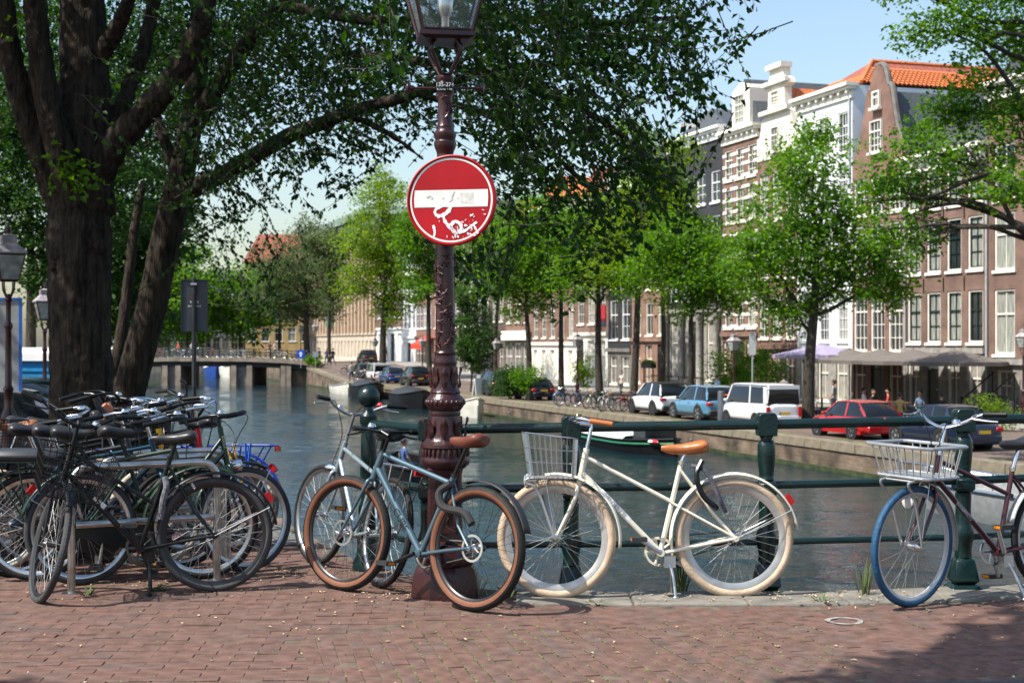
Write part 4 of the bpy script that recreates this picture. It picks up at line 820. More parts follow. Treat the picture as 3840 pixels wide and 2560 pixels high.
g.build('frame', mat('frame_blue', (.01, .12, .5), .4), t, smooth=0)
g = MB(); g.tube([(-.15,.06,-2.3),(-.15,.06,.5)], .04, 6); g.build('post', GREYALU, t)
# ------------------------------------------------------------------ canal lanterns
def lantern(label, px, q, top_py, Yv=None, zb=None, group='maroon street lanterns'):
    Y = Yv or Y_at(px, q); x = (px-1920)*Y/F; zb = QZ if zb is None else zb; H = CAMZ+(1289-top_py)*Y/F-zb; k = H/4.6
    t = thing('street_lantern', label, 'street lamp', (x, Y, zb), .5, group)
    MB().lathe([(.2,0),(.2,.35),(.13,.5),(.12,1.0),(.15,1.05),(.15,1.15),(.085,1.3),(.08,1.6),(.1,1.63),(.06,1.7),(.052,2.7),(.075,2.75),(.075,2.8),(.045,2.85),(.045,3.2),(.07,3.25),(.03,3.35)], 12).build('post', MAROON, t).scale = (k,)*3
    g = MB()
    for i in range(4): a = i*math.pi/2+.785; g.tube([(0.03*math.cos(a),.03*math.sin(a),3.25),(.12*math.cos(a),.12*math.sin(a),3.42),(.13*math.cos(a),.13*math.sin(a),3.58)], .015, 5)
    g.build('cradle', MAROON, t).scale = (k,)*3
    hd = part('lamp_head', t); hd.scale = (k,)*3
    MB().loft([[(sx*r, sy*r, z) for sx, sy in ((-1,-1),(1,-1),(1,1),(-1,1))] for r, z in ((.145,3.6),(.245,4.05))], caps=False).build('pane', mat('lantern_glass', (.3, .32, .3), .1, var=.4, vs_=6), hd, smooth=0)
    g = MB(); c = ((-1,-1),(1,-1),(1,1),(-1,1))
    for i in range(4):
        a, b = c[i], c[(i+1) % 4]; g.tube([(a[0]*.15,a[1]*.15,3.58),(a[0]*.252,a[1]*.252,4.06)], .016, 4)
        for r, z in ((.15,3.59),(.255,4.06)): g.tube([(a[0]*r,a[1]*r,z),(b[0]*r,b[1]*r,z)], .018, 4)
    g.build('frame', MAROON, hd)
    MB().loft([[(sx*r, sy*r, z) for sx, sy in c] for r, z in ((.28,4.07),(.28,4.1),(.12,4.27),(.13,4.3),(.13,4.4),(.02,4.44))]).build('roof', mat('lantern_roof', (.3, .27, .27), .5, var=.3), hd, smooth=0)
    MB().lathe([(.03,4.43),(.05,4.5),(.02,4.55),(.025,4.6),(.002,4.66)], 8).build('finial', MAROON, hd); return t
lantern('dark lantern in front of the cream ground floors', 2165, 30.5, 1243); lantern('maroon lantern with a white capped roof beside the white van', 2752, 30.3, 1240)
lantern('lantern half hidden by leaves behind the round bush', 1862, 30.5, 1262); lantern('lantern at the right edge by the stone stair', 3838, 40.5, 1220)
lantern('lantern just left of the sandstone building', 1128, 31, 1215, zb=-1.0); lantern('second lantern beside it at the bridge end', 1182, 31, 1205, zb=-1.2)
lantern('lantern between the forked tree and the parked cars', 1407, 31, 1262); lantern('lantern in front of the red awning', 1584, 31, 1258)
lantern('large maroon lantern cut by the left edge', 32, 0, 842, Yv=23.5, zb=-.7); lantern('shaded lantern between the left edge and the big trunk', 168, 0, 1060, Yv=38, zb=-1.3)
# ------------------------------------------------------------------ people
SKIN = mat('skin', (.45, .26, .18), .6, var=.1); HAIR = mat('dark_hair', (.03, .02, .014), .7, var=.2)
def person(label, loc, rz, shirt, trousers, h=1.75, pose='stand', group=None, hair=None, sleeve=True):
    k = h/1.75; t = thing('person', label, 'person', loc, rz, group)
    if pose == 'sit': hip, kn, an = .48, ((.1,-.42,.48), (-.1,-.42,.48)), ((.11,-.45,.08), (-.11,-.45,.08))
    elif pose == 'walk': hip, kn, an = .92, ((.09,-.2,.5), (-.09,.06,.48)), ((.09,-.12,.08), (-.09,.36,.12))
    else: hip, kn, an = .92, ((.11,-.03,.5), (-.11,-.01,.5)), ((.12,.02,.08), (-.12,.04,.08))
    V = [(0,0,hip),(0,.01,hip+.25),(0,.02,hip+.48),(0,0,hip+.58),(0,-.02,hip+.66),(0,-.02,hip+.8)]; Rr = [.145,.125,.15,.06,.055,.08]; E = [(0,1),(1,2),(2,3),(3,4),(4,5)]
    for i, sg in enumerate((1, -1)):
        b = len(V); sh = (sg*.18,.02,hip+.5); el = (sg*.24,.05-.1*(pose == 'sit'),hip+.24); wr = (sg*.2,-.16,hip+.06)
        V += [sh, el, wr, (sg*.19,-.24,hip+.03)]; Rr += [.06,.048,.035,.04]; E += [(2,b),(b,b+1),(b+1,b+2),(b+2,b+3)]
        b = len(V); V += [(sg*.1,0,hip-.06), kn[i], an[i], (an[i][0],an[i][1]-.16,.04)]; Rr += [.1,.068,.048,.045]; E += [(0,b),(b,b+1),(b+1,b+2),(b+2,b+3)]
    me = bpy.data.meshes.new('body'); me.from_pydata([tuple(c*k for c in v) for v in V], E, []); o = inst('body', me, t)
    for m in (shirt, trousers, SKIN): me.materials.append(m)
    md = o.modifiers.new('skin', 'SKIN'); md.use_smooth_shade = True
    for v, r in zip(me.skin_vertices[0].data, Rr): v.radius = (r*k, r*k*.85)
    me.skin_vertices[0].data[0].use_root = True
    md = o.modifiers.new('sub', 'SUBSURF'); md.levels = md.render_levels = 2
    dg = bpy.context.evaluated_depsgraph_get(); dg.update(); nm = bpy.data.meshes.new_from_object(o.evaluated_get(dg)); o.modifiers.clear()
    for m in (shirt, trousers, SKIN):
        if m.name not in [x.name for x in nm.materials if x]: nm.materials.append(m)
    for p in nm.polygons:
        c = p.center/k
        p.material_index = 2 if c.z > hip+.57 or (abs(c.x) > .175 and c.z < hip+.3 and c.z > hip-.06) else (0 if c.z > hip-.0 else 1); p.use_smooth = True
    o.data = nm
    g = MB().ball((0, .005*k, (hip+.77)*k), (.098*k, .11*k, .125*k), 12, 8); g.build('head', SKIN, t)
    g = MB().ball((0, .03*k, (hip+.81)*k), (.106*k, .115*k, .115*k), 12, 8); g.build('hair', hair or HAIR, t)
    g = MB(); g.ball((0, -.108*k, (hip+.76)*k), (.016*k, .024*k, .025*k), 6, 5); g.build('nose', SKIN, t)
    g = MB(); [g.ball((sg*.036*k, -.092*k, (hip+.785)*k), .012*k, 6, 5) for sg in (-1, 1)]; g.build('eyes', BLACK, t)
    return t
cl = lambda n, c: mat('cloth_'+n, c, .85, var=.2, vs_=12)
PLAID = mat('cloth_plaid', (.1, .14, .17), .85, var=.75, vs_=9, stretch=(3, 3, 3), col2=(.5, .52, .52))
s = s_at(3125, 35.5); person('man in a plaid shirt standing with his back to us by the terrace', SQ(s, 35.5, QZ), 1.0+math.pi, PLAID, cl('denim', (.03, .04, .06)), 1.82)
s = s_at(3045, 34.5); person('person in a white shirt sitting just behind the tree trunk', SQ(s, 34.5, QZ), 2.2, cl('white', (.6, .62, .7)), cl('navy', (.015, .02, .04)), 1.7, 'sit')
s = s_at(3375, 36.5); person('person in a mustard top sitting under a parasol', SQ(s, 36.5, QZ+.05), 2.6, cl('mustard', (.42, .28, .1)), cl('denim', (.03, .04, .06)), 1.7, 'sit')
s = s_at(3275, 38); person('person in black seated deep under the parasols', SQ(s, 38, QZ+.05), .6, cl('black', (.015, .015, .016)), cl('denim', (.03, .04, .06)), 1.7, 'sit')
s = s_at(2492, 36); person('person in a green top seen over the white car', SQ(s, 36, QZ+.1), 1.0, cl('green', (.12, .28, .06)), cl('navy', (.015, .02, .04)), 1.75)
BP = [(1012, 'woman in black walking on the far bridge', 'black', (.02,.02,.022)), (1032, 'woman in a white top beside her on the far bridge', 'white', (.6,.6,.6)), (1196, 'person in shorts and a dark shirt at the end of the far bridge', 'dark', (.05,.04,.04)), (1224, 'person with a yellow cap on the bridge ramp', 'steelblue', (.1,.16,.25)), (1248, 'person in black leaning over a bicycle on the ramp', 'black', (.02,.02,.022)), (720, 'person in white on the far bridge near the leaning trunk', 'white', (.6,.6,.6)), (668, 'person in red on the far bridge', 'red', (.4,.05,.04)), (1318, 'person in a pale shirt cycling below the ramp', 'sand', (.5,.45,.4))]
for px, lab, n, c in BP:
    z = -.02 if px < 1150 else -.75; Yp = 163 if px < 1210 else 152
    if px == 1318: Yp, z = 132, -1.95
    person(lab, P(px, 1289, Yp)[:2]+(z,), random.uniform(0, 6), cl(n, c), cl('denim', (.03, .04, .06)), 1.78, 'walk', 'people on the far bridge', mat('yellow_cap', (.7, .5, .03), .6) if 'yellow cap' in lab else None)
s = s_at(1450, 39); person('person with a backpack walking past the white shop', SQ(s, 39, zq(s)+.1), 1.2, cl('dark', (.05,.04,.04)), cl('sand', (.5,.45,.4)), 1.78, 'walk')
EXTRA = [(2690, 36.5, 'passer-by in a pale blue shirt behind the blue car', 'paleblue', (.25,.35,.5), 'walk'), (2940, 38.5, 'guest in a grey top standing by the restaurant door', 'grey', (.2,.2,.21), 'stand'), (3240, 39.2, 'seated guest in white under the taupe parasols', 'white', (.6,.62,.7), 'sit'), (3330, 38.6, 'seated guest in a red top under the parasols', 'red', (.4,.05,.04), 'sit'), (3450, 38.8, 'seated guest in blue under the dark parasol', 'steelblue', (.1,.16,.25), 'sit'), (3530, 38.4, 'seated guest in black by the sunlit parasol', 'black', (.02,.02,.022), 'sit'), (2330, 37, 'walker in a sand coloured jacket behind the quay bicycles', 'sand', (.5,.45,.4), 'walk'), (1700, 36, 'walker in dark clothes near the small flowering tree', 'dark', (.05,.04,.04), 'walk'), (1900, 37.5, 'walker in a white top by the shop with green windows', 'white', (.6,.6,.6), 'walk')]
for px, q, lab, n, c, ps in EXTRA:
    s = s_at(px, q); person(lab, SQ(s, q, QZ+(.05 if q > 37 else 0)), random.uniform(0, 6), cl(n, c), cl('denim', (.03, .04, .06)), random.uniform(1.65, 1.8), ps)
# ------------------------------------------------------------------ the far bridge
YB = 160.; br = thing('canal_bridge', 'low flat bridge with dark girders on stone piers across the far canal', 'bridge', (0, YB, 0))
bx = lambda px: (px-1920)*YB/F
xs = [bx(p) for p in (300, 480, 620, 780, 920, 1060, 1140, 1200)]; zs = [-.35, -.12, 0, .0, -.03, -.2, -.4, -.75]
MB().loft([[(x,0,z),(x,10,z),(x,10,z-.42),(x,0,z-.42)] for x, z in zip(xs, zs)]).build('deck', mat('bridge_stone', (.27, .22, .17), .85, var=.3, vs_=1), br, smooth=0)
MB().loft([[(x,.4,z-.425),(x,9.6,z-.425),(x,9.6,z-1.0),(x,.4,z-1.0)] for x, z in zip(xs, zs)]).build('girder', mat('girder_black', (.012, .014, .014), .6), br, smooth=0)
for p0, p1 in ((600, 678), (858, 946), (1046, 1092)):
    pr = MB().bb(bx(p0), bx(p1), .5, 9.5, -4, -1.0).build('pier', DARKSTONE, br, smooth=0)
    for x in (bx(p0)+.5, bx(p1)-.35): MB().bb(x-.3, x+.3, .1, .499, -4, -.9).build('pier_block', mat('bridge_stone', (.27,.22,.17)), pr, smooth=0)
MB().bb(bx(1092)+.01, bx(1215), .8, 9.4, -4, -1.15).build('abutment', QWALL, br, smooth=0)
g = MB()
for z0 in (.35, .7, 1.02): g.tube([(x, .12, z+z0) for x, z in zip(xs, zs)], .035, 5)
g.build('rail', GREENRAIL, br)
pm_ = MB().bb(-.05, .05, -.05, .05, 0, 1.12).mesh('railing_post', GREENRAIL, 0)
for x in np.arange(xs[0]+.5, xs[-1], 1.9): inst('railing_post', pm_, br, (x, .12, np.interp(x, xs, zs)+.002))
def low_bike(label, loc, rz, c, group, tyre=None, big=False, basket=False):
    """small far bicycle: two wheels and a tube frame"""
    t = thing('bicycle', label, 'bicycle', loc, rz, group, rot=(random.uniform(-.12, .12), 0, rz)); r = .34; a = np.linspace(0, 2*math.pi, 17)[:-1]
    k = (tyre or RUBBER).name
    if ('w', k) not in _wheel:
        g = MB().tube([(r*math.cos(x), 0, r*math.sin(x)) for x in a], .024, 5, True); _wheel['w', k] = g.mesh('wheel', tyre or RUBBER)
        g = MB()
        for x in np.linspace(0, 2*math.pi, 13)[:-1]: g.tube([(0,0,0),(r*math.cos(x),0,r*math.sin(x))], .004, 3, caps=False)
        g.tube([((r-.03)*math.cos(x), 0, (r-.03)*math.sin(x)) for x in a], .012, 4, True); _wheel['s', k] = g.mesh('spokes', STEEL)
    for x in (0, 1.06):
        wh = inst('wheel', _wheel['w', k], t, (x, 0, r+.02)); inst('spokes', _wheel['s', k], wh)
    g = MB(); bb_, st, ht, hb = (.44,0,.28), (.3,0,.78), (.82,0,.9), (.88,0,.72)
    for p, q, w_ in ((bb_,st,.02),(bb_,hb,.022),(st,ht,.018),(ht,hb,.022),(hb,(1.06,0,.36),.018),(bb_,(0,0,.36),.016),(st,(0,0,.36),.014),(ht,(.8,0,1.05),.014),(st,(.28,0,.92),.015)): g.tube([p, q], w_, 5)
    g.build('frame', c, t)
    MB().tube(spline([(.68,-.3,1.03),(.82,-.16,1.1),(.84,0,1.06),(.82,.16,1.1),(.68,.3,1.03)], 3), .014, 5).build('handlebar', CHROME if random.random() < .5 else BLACK, t)
    g = MB().ball((.25, 0, .95), (.14, .085, .04), 8, 6); g.build('saddle', random.choice((BLACK, mat('brown_leather', (.25, .09, .035), .5))), t)
    MB().tube(arc((0, .36), .39, 10, 150, 8), .024, 4).build('mudguard', c, t)
    if basket:
        g = MB().bb(.95, 1.25, -.18, .18, .75, 1.0); g.build('crate', BLACK, t)
    return t
bc = [BLACK, mat('bike_steel', (.25, .27, .28), .35, .6), mat('bike_blue', (.02, .1, .3), .3), mat('bike_green', (.02, .09, .05), .3), mat('bike_red', (.35, .03, .02), .3), mat('bike_white', (.6, .6, .58), .4)]
cn = ['black', 'silver', 'blue', 'green', 'red', 'white']
SPOT = ['left of the sign pole', 'over the first opening', 'over the left pier', 'above the middle opening', 'over the middle pier', 'near the two women', 'over the right opening', 'over the right pier', 'at the ramp end']
for i, px in enumerate(np.linspace(525, 1180, 34)):
    c = (0, 1, 0, 2, 0, 3, 1, 0, 4, 5)[(i*7) % 10]; x = bx(px); low_bike('small distant %s bicycle on the far bridge railing %s' % (cn[c], SPOT[i*9//34]), (x, YB+random.uniform(.5, 1.1), np.interp(x, xs, zs)+.0), random.uniform(-.5, .5)+random.choice((0, math.pi)), bc[c], 'bicycles on the far bridge')
BLUT = mat('blue_tyre', (.035, .2, .42), .55, var=.15, vs_=20, bump=.4, bs=60)
spec = [(2095, 28.3, 2, 'blue wheeled bicycle at the left end of the quay row', BLUT), (2130, 28.5, 0, 'black bicycle beside the blue wheeled one', None), (2160, 28.6, 0, 'dark bicycle under the iron lantern', None), (2200, 28.3, 1, 'silver bicycle turned towards the water', None), (2228, 28.5, 3, 'green bicycle with a crate in the quay row', None), (2255, 28.2, 5, 'white framed bicycle in the middle of the quay row', None), (2275, 28.6, 0, 'black bicycle with pale tyres in the quay row', mat('cream_tyre', (.45, .4, .32), .8)), (2300, 28.4, 1, 'grey bicycle near the leaning trunk', None), (2320, 28.7, 0, 'black bicycle with a bell against the leaning trunk', None), (2340, 28.9, 4, 'red bicycle at the foot of the leaning trunk', None)]
for px, q, c, lab, ty in spec:
    s = s_at(px, q); low_bike(lab, SQ(s, q, QZ), RZ+random.choice((.9, 1.3, -1.0, 2.2))+random.uniform(-.2, .2), bc[c], 'bicycles parked on the far quay', ty, basket='crate' in lab)
for px, q, c, lab in ((1310, 28.6, 3, 'bicycle lying against the ramp wall'), (1335, 28.6, 1, 'silver bicycle at the ramp by the black cars'), (1290, 28.8, 0, 'dark bicycle on the ramp')):
    s = s_at(px, q); low_bike(lab, SQ(s, q, zq(s)), RZ+1.2+random.uniform(-.4, .4), bc[c], 'bicycles on the ramp')
# ------------------------------------------------------------------ boats
def boat(label, px, py, q, L, W, H, hull, deckm, bow=1, rz=0, cover=None, stripe=None, name='boat', Yv=None, cat='boat', group='boats moored along the quay'):
    Y = Yv or Y_at(px, q); t = thing(name, label, cat, ((px-1920)*Y/F, Y, WZ), RZ+rz, group); rings, dk = [], []
    for u in np.linspace(0, 1, 11):
        x = L*(u-.5); w_ = W/2*(1-max(0, (u-.6)/.4)**2.2*.96)*(.86+.14*min(1, u*5)); h = H*(1+.35*max(0, (u-.5)*2)**2); b = -.25*(1-max(0, (u-.85)/.15))
        rings.append([(x*bow,-w_,h),(x*bow,-w_*.96,h*.4),(x*bow,-w_*.75,b),(x*bow,0,b-.02),(x*bow,w_*.75,b),(x*bow,w_*.96,h*.4),(x*bow,w_,h),(x*bow,w_*.88,h),(x*bow,w_*.86,h*.62),(x*bow,-w_*.86,h*.62),(x*bow,-w_*.88,h)]); dk.append((x*bow, w_, h))
    MB().loft(rings).build('hull', hull, t, smooth=30)
    g = MB()
    for sg in (-1, 1): g.tube([(x, sg*(w_+.01), h) for x, w_, h in dk], .05, 6)
    g.build('gunwale', deckm, t)
    if stripe:
        g = MB()
        for sg in (-1, 1): g.tube([(x, sg*(w_*.99+.012), h*.72) for x, w_, h in dk], .06, 5)
        g.build('rubbing_strake', stripe, t)
    if cover:
        MB().loft([[(x,-w_*.97,h+.03),(x,-w_*.7,h+.35*f),(x,0,h+.5*f),(x,w_*.7,h+.35*f),(x,w_*.97,h+.03)] for (x, w_, h), f in zip(dk[1:-1], (.4,1,1.2,1.15,1,1,.8,.6,.3))], closed=False, caps=False).build('tarpaulin', cover, t, smooth=60)
    else:
        for u in (.25, .5, .7): MB().bb((L*(u-.5)-.15)*1, L*(u-.5)+.15, -W*.4, W*.4, H*.6, H*.66).build('thwart', deckm, t)
    return t
DKH = mat('black_hull', (.008, .0085, .01), .5, var=.2, spec=.2); TARP = mat('black_tarp', (.018, .019, .022), .6, var=.3, vs_=4, bump=.5, bs=5); WH = mat('white_hull', (.62, .6, .52), .5, var=.15, vs_=2)
GRN = mat('barge_green', (.01, .13, .05), .4)
b = boat('long black and green barge with a white cover and red and white bow', 2375, 0, 24.6, 9.0, 2.6, .55, DKH, DKH, 1, 0, None, GRN, 'barge')
MB().loft([[(x,-1.0,.52),(x,-.8,.68),(x,0,.74),(x,.8,.68),(x,1.0,.52)] for x in (-4.2, -3, -1, 1.0)], closed=False, caps=False).build('cover', PURE, b, smooth=0)
MB().bb(1.6, 3.1, -.8, .8, 1.12, 1.22).build('cabin_roof', GRN, b); MB().bb(1.7, 3.0, -.72, .72, .6, 1.115).build('cabin', GLASS, b, smooth=0)
g = MB().ball((3.75, -.62, .6), (.4, .12, .1), 10, 8); g.build('bow_emblem', mat('bow_red', (.5, .02, .03), .4), b); g = MB().ball((3.6, -.72, .6), (.22, .1, .08), 8, 6); g.build('bow_flash', PURE, b)
boat('small white rowing boat with a dark bow line next to the lamp post', 1755, 0, 25.6, 4.4, 1.7, .95, WH, WH, 1)
boat('dark boat under a black tarpaulin left of the lamp post', 1545, 0, 25.2, 6.5, 2.4, 1.0, DKH, DKH, 1, 0, TARP)
boat('black sloop with an outboard and a red buoy', 1380, 0, 25.6, 6.2, 2.3, 1.1, DKH, DKH, 1, 0, TARP)
boat('white and grey motorboat at the end of the moored row', 1285, 0, 26.0, 5.2, 1.9, .8, WH, GREYALU, 1)
boat('blue boat with a white canopy beyond the bridge', 800, 0, 0, 6.5, 2.4, 1.3, mat('boat_blue', (.01, .05, .25), .4), WH, 1, 0, PURE, Yv=205); boat('white launch beside the blue boat beyond the bridge', 858, 0, 0, 6, 2.3, 1.3, WH, WH, 1, 0, PURE, Yv=200)
b = boat('grey steel workboat behind the right bicycle', 3790, 0, 24.3, 7.6, 2.6, .85, mat('grey_hull', (.3, .31, .31), .5, .2, var=.15), ALU, -1)
g = MB()
for x in np.linspace(-3.4, 3.0, 7): g.tube([(x,-1.2,.9),(x,-1.2,1.35)], .025, 5)
g.tube([(-3.4,-1.2,1.35),(3.0,-1.2,1.35)], .025, 5); g.build('railing', ALU, b)
bt = boat('low open boat passing behind the grey bicycle', 1560, 0, 0, 5.0, 1.9, .6, DKH, DKH, -1, 0, None, None, Yv=49, group='boats on the water')
person('person in a blue shirt sitting in the passing boat', (bt.location.x-.4, 49, WZ+.1), 2.0, cl('blue', (.05, .1, .25)), cl('navy', (.015, .02, .04)), 1.7, 'sit')
# ------------------------------------------------------------------ parasols, shrubs, street furniture on the far quay
def parasol(label, px, q, m, r=2.0, h=2.7, group='parasols over the terrace'):
    s = s_at(px, q); t = thing('parasol', label, 'parasol', SQ(s, q, QZ+.1), RZ+.4, group); g = MB()
    a = [(r*math.cos(x), r*math.sin(x)) for x in np.linspace(0, 2*math.pi, 9)[:-1]]
    g.add([(x, y, h-.02) for x, y in a]+[(x, y, h-.2) for x, y in a]+[(0, 0, h+.55)], [(i, (i+1) % 8, 16) for i in range(8)]+[(i+8, (i+1) % 8+8, (i+1) % 8, i) for i in range(8)]); g.build('canopy', m, t, smooth=0)
    MB().tube([(0,0,0),(0,0,h+.6)], .03, 6).build('pole', PLAST, t)
    g = MB(); [g.tube([(0,0,h+.45),(x*.98,y*.98,h-.05)], .012, 4) for x, y in a]; g.build('ribs', PLAST, t)
    MB().bb(-.35, .35, -.35, .35, 0, .06).build('base', PLAST, t, smooth=0); return t
TAU = mat('taupe_canvas', (.13, .112, .1), .85, var=.1, vs_=3)
for px, q, lab in ((3185, 39.9, 'taupe parasol furthest left beside the lilac one'), (3300, 39.9, 'taupe parasol in front of the spout gable house'), (3425, 39.9, 'dark shaded taupe parasol in the middle of the terrace'), (3580, 39.9, 'wide sunlit taupe parasol furthest right')): parasol(lab, px, q, TAU, 2.45)
parasol('lilac parasol in front of the white house', 3080, 39.2, mat('lilac_canvas', (.3, .26, .38), .85, var=.1), 2.6, 2.95)
for i in range(9):
    s = s_at(3060+i*62, 37.6+random.random()); t = thing('cafe_table', 'round cafe table on the shaded terrace, ' + ['beside the tree trunk', 'under the lilac parasol', 'by the plaid shirted man', 'under the furthest left taupe parasol', 'before the shop awning', 'beside the red topped guest', 'beside the mustard topped guest', 'under the dark parasol', 'under the sunlit parasol'][i], 'table', SQ(s, 37.4+random.random(), QZ+.1), 0, 'cafe tables under the parasols')
    MB().lathe([(.36,.72),(.36,.75)], 14).build('table_top', mat('wood_top', (.2, .1, .05), .6), t); MB().lathe([(.25,0),(.25,.03),(.03,.06),(.03,.72)], 8).build('stem', PLAST, t)
def shrub(label, px, q, w_, h, n, m, size=.13, group=None, zb=None):
    s = s_at(px, q); t = thing('shrub', label, 'shrub', SQ(s, q, zq(s) if zb is None else zb), 0, group)
    p, cc = clumps((0, 0, h*.52), (w_/2, w_/2, h*.5), n, 26, .25); tag(inst('foliage', leaf_mesh('foliage', p, size, m), t), kind='stuff')
    g = MB(); [limb(g, (0,0,0), c, .03, .01, .06, 4, 4) for c in cc[:8]]; g.build('stems', BARK, t); return t
shrub('round dark green bush by the water beside the black suv', 1915, 28.4, 2.6, 2.1, 4500, LF_DARK); shrub('lighter bush between the round bush and the small navy car', 1980, 29.0, 2.2, 2.2, 3000, LF_FAR)
shrub('tall bright laurel behind the maroon lantern', 2790, 39.5, 4.2, 3.4, 6000, LF_FAR, .16); shrub('yellow green bush behind the iron lantern', 2190, 40.5, 2.0, 2.6, 2200, LF_YEL, .14)
shrub('terrace hedge at the right end behind the navy car', 3725, 37.0, 1.6, 1.5, 1800, LF_YEL, .1); shrub('potted plant by the plaid shirted man', 3165, 36.6, .8, .9, 700, LF_FAR, .1)
shrub('weedy bush on the coping of the far bridge end', 1175, 27.6, 2.0, 1.2, 1200, LF_FAR, .2, zb=-.9)
shrub('leafy sprig overhanging the water beyond the dumped bicycles', 0, 27, .01, .01, 10, LF_DARK).location = (-3.0, 13.2, .5)
o = COL.objects[-1]
t = thing('planter', 'long black balcony planter with grass on the brick house', 'planter', SQ(s_at(2432, 40), 40, QZ+1.9), RZ); MB().bb(-.9, .9, -.2, .2, 0, .35).build('box', BLACK, t, smooth=0)
p, _ = clumps((0, 0, .42), (.85, .2, .14), 700, 20); tag(inst('foliage', leaf_mesh('foliage', p, .1, LF_FAR), t), kind='stuff')
g = MB()
for x in (-.8, .8): g.tube([(x,0,-1.9),(x,0,0)], .05, 5)
g.tube([(-.8,-.05,-.6),(.8,-.05,-.6)], .03, 5); g.build('stand', BLACK, t)
t = thing('charging_post', 'grey electric charging post with an orange cable', 'charging post', SQ(s_at(2705, 28.9), 28.9, QZ), RZ)
MB().lathe([(.17,0),(.17,1.42),(.14,1.48)], 14).build('post', mat('charger_grey', (.07, .08, .1), .5), t)
MB().tube(spline([(.15,.1,1.3),(.5,.2,1.25),(.45,.2,.7),(.3,.3,.05),(-.4,.6,.03)], 5), .025, 5).build('cable', mat('cable_orange', (.7, .12, .01), .5), t)
def roadsign(label, px, q, zt, m, w_, h, back=None, Yv=None, zb=None):
    Y = Yv or Y_at(px, q); t = thing('road_sign', label, 'road sign', ((px-1920)*Y/F, Y, QZ if zb is None else zb), 0); zb_ = QZ if zb is None else zb
    MB().tube([(0,.04,0),(0,.04,zt-zb_)], .04, 6).build('pole', GREYALU, t); MB().bb(-w_/2, w_/2, -.02, .01, zt-zb_-h, zt-zb_).build('plate', m, t, smooth=0); return t
t = roadsign('blue square one way sign with a white arrow at the bridge end', 1128, 0, .9, mat('sign_blue', (.0, .08, .5), .4), .78, .85, Yv=150, zb=-1.0)
z = .9+1.0-.42; MB().prism([(-.09,z-.3),(.09,z-.3),(.09,z),(.22,z),(0,z+.28),(-.22,z),(-.09,z)], -.035, -.021, 'xz').build('arrow', PURE, t, smooth=0)
roadsign('round grey back of a traffic sign by the second bridge lantern', 1183, 0, .75, GREYALU, .6, .6, Yv=149, zb=-1.0)
roadsign('narrow blue edged parking sign beside the white van', 2822, 30.2, 2.05, mat('sign_grey', (.4, .42, .44), .5), .3, 1.0)
t = thing('awning', 'bright red shop awning behind the lamp post', 'awning', SQ(s_at(1560, 40.8), 40.8, QZ+3.0), RZ)
MB().prism([(0,.55),(1.6,1.6),(1.6,1.5),(.05,.4),(.05,0),(0,0)], -2.6, 2.6, 'yz').build('canvas', mat('awning_red', (.65, .04, .02), .7), t, smooth=0)
MB().tube([(-2.5,1.5,1.5),(-2.5,.1,.5)], .03, 5).build('arm', PLAST, t)
t = thing('a_board', 'white slanted board by the black suv', 'board', SQ(s_at(1790, 28.4), 28.4, QZ), RZ+.3); MB().prism([(-.25,0),(-.2,0),(.15,1.2),(.1,1.2)], -.3, .3, 'xz').build('panel', PURE, t, smooth=0); MB().prism([(.3,0),(.25,0),(.1,1.19),(.14,1.19)], -.3, .3, 'xz').build('leg', PURE, t, smooth=0)
t = thing('transformer_box', 'grey cabinet behind the white slanted board', 'cabinet', SQ(s_at(1810, 29.3), 29.3, QZ), RZ); MB().bb(-.5, .5, -.3, .3, 0, 1.4).build('cabinet', GREYALU, t); MB().bb(-.45, .45, -.32, -.301, .1, 1.3).build('door', mat('cab_door', (.3, .31, .32), .5), t)
# ------------------------------------------------------------------ green railing
rail = thing('bridge_railing', 'dark green cast iron railing with three rails and turned posts along the water', 'railing', (0, 0, 0))
RP = [(-.98, 9.72), (-.53, 8.98), (.37, 8.9), (1.585, 8.86), (2.83, 8.92), (4.3, 9.2), (5.8, 9.46), (7.3, 9.7)]
def rz_(x): return .018*(x+.6)
def block(g, cx, z0, z1, a, b=None):
    b = b or a; c = .022; g.loft([[(cx+sx*(w_-c*(i in (0, 3))), sy*(w_-c*(i in (0, 3))), z) for sx, sy in ((-1,-1),(1,-1),(1,1),(-1,1))] for i, (w_, z) in enumerate(((a,z0),(a,z0+c),(b,z1-c),(b,z1)))])
for i, (x, y) in enumerate(RP):
    z = rz_(x)
    if i == 0:
        g = MB().lathe([(.11,0),(.11,.05),(.085,.1),(.06,.3),(.07,.36),(.07,.42),(.05,.47),(.05,.6),(.06,.65),(.05,.92),(.045,.97),(.06,1.0),(.06,1.05),(.035,1.08),(.03,1.11)], 16); g.ball((0,0,1.18), .077, 20, 14)
        g.build('post', GREENRAIL, rail, (x, y, 0)); continue
    g = MB(); block(g, 0, -.03, .03, .1, .092); block(g, 0, .03, .2, .08, .058)
    g.lathe([(.054,.19),(.05,.24),(.056,.28),(.066,.315),(.066,.36),(.055,.39),(.05,.41),(.047,.5),(.05,.6)], 18)
    block(g, 0, .6, .705, .059)
    g.lathe([(.054,.705),(.047,.72),(.046,.74),(.052,.8),(.056,.86),(.056,.92),(.046,.945),(.036,.955),(.036,.965),(.05,.985)], 18)
    g.prism([(-.058,.98),(.058,.98),(.062,1.05),(.06,1.1),(.045,1.122),(-.045,1.122),(-.06,1.1),(-.062,1.05)], -.062, .062, 'xz')
    o = g.build('post', GREENRAIL, rail, (x, y, z-.05)); m = o.modifiers.new('b', 'BEVEL'); m.width = .006; m.limit_method = 'ANGLE'
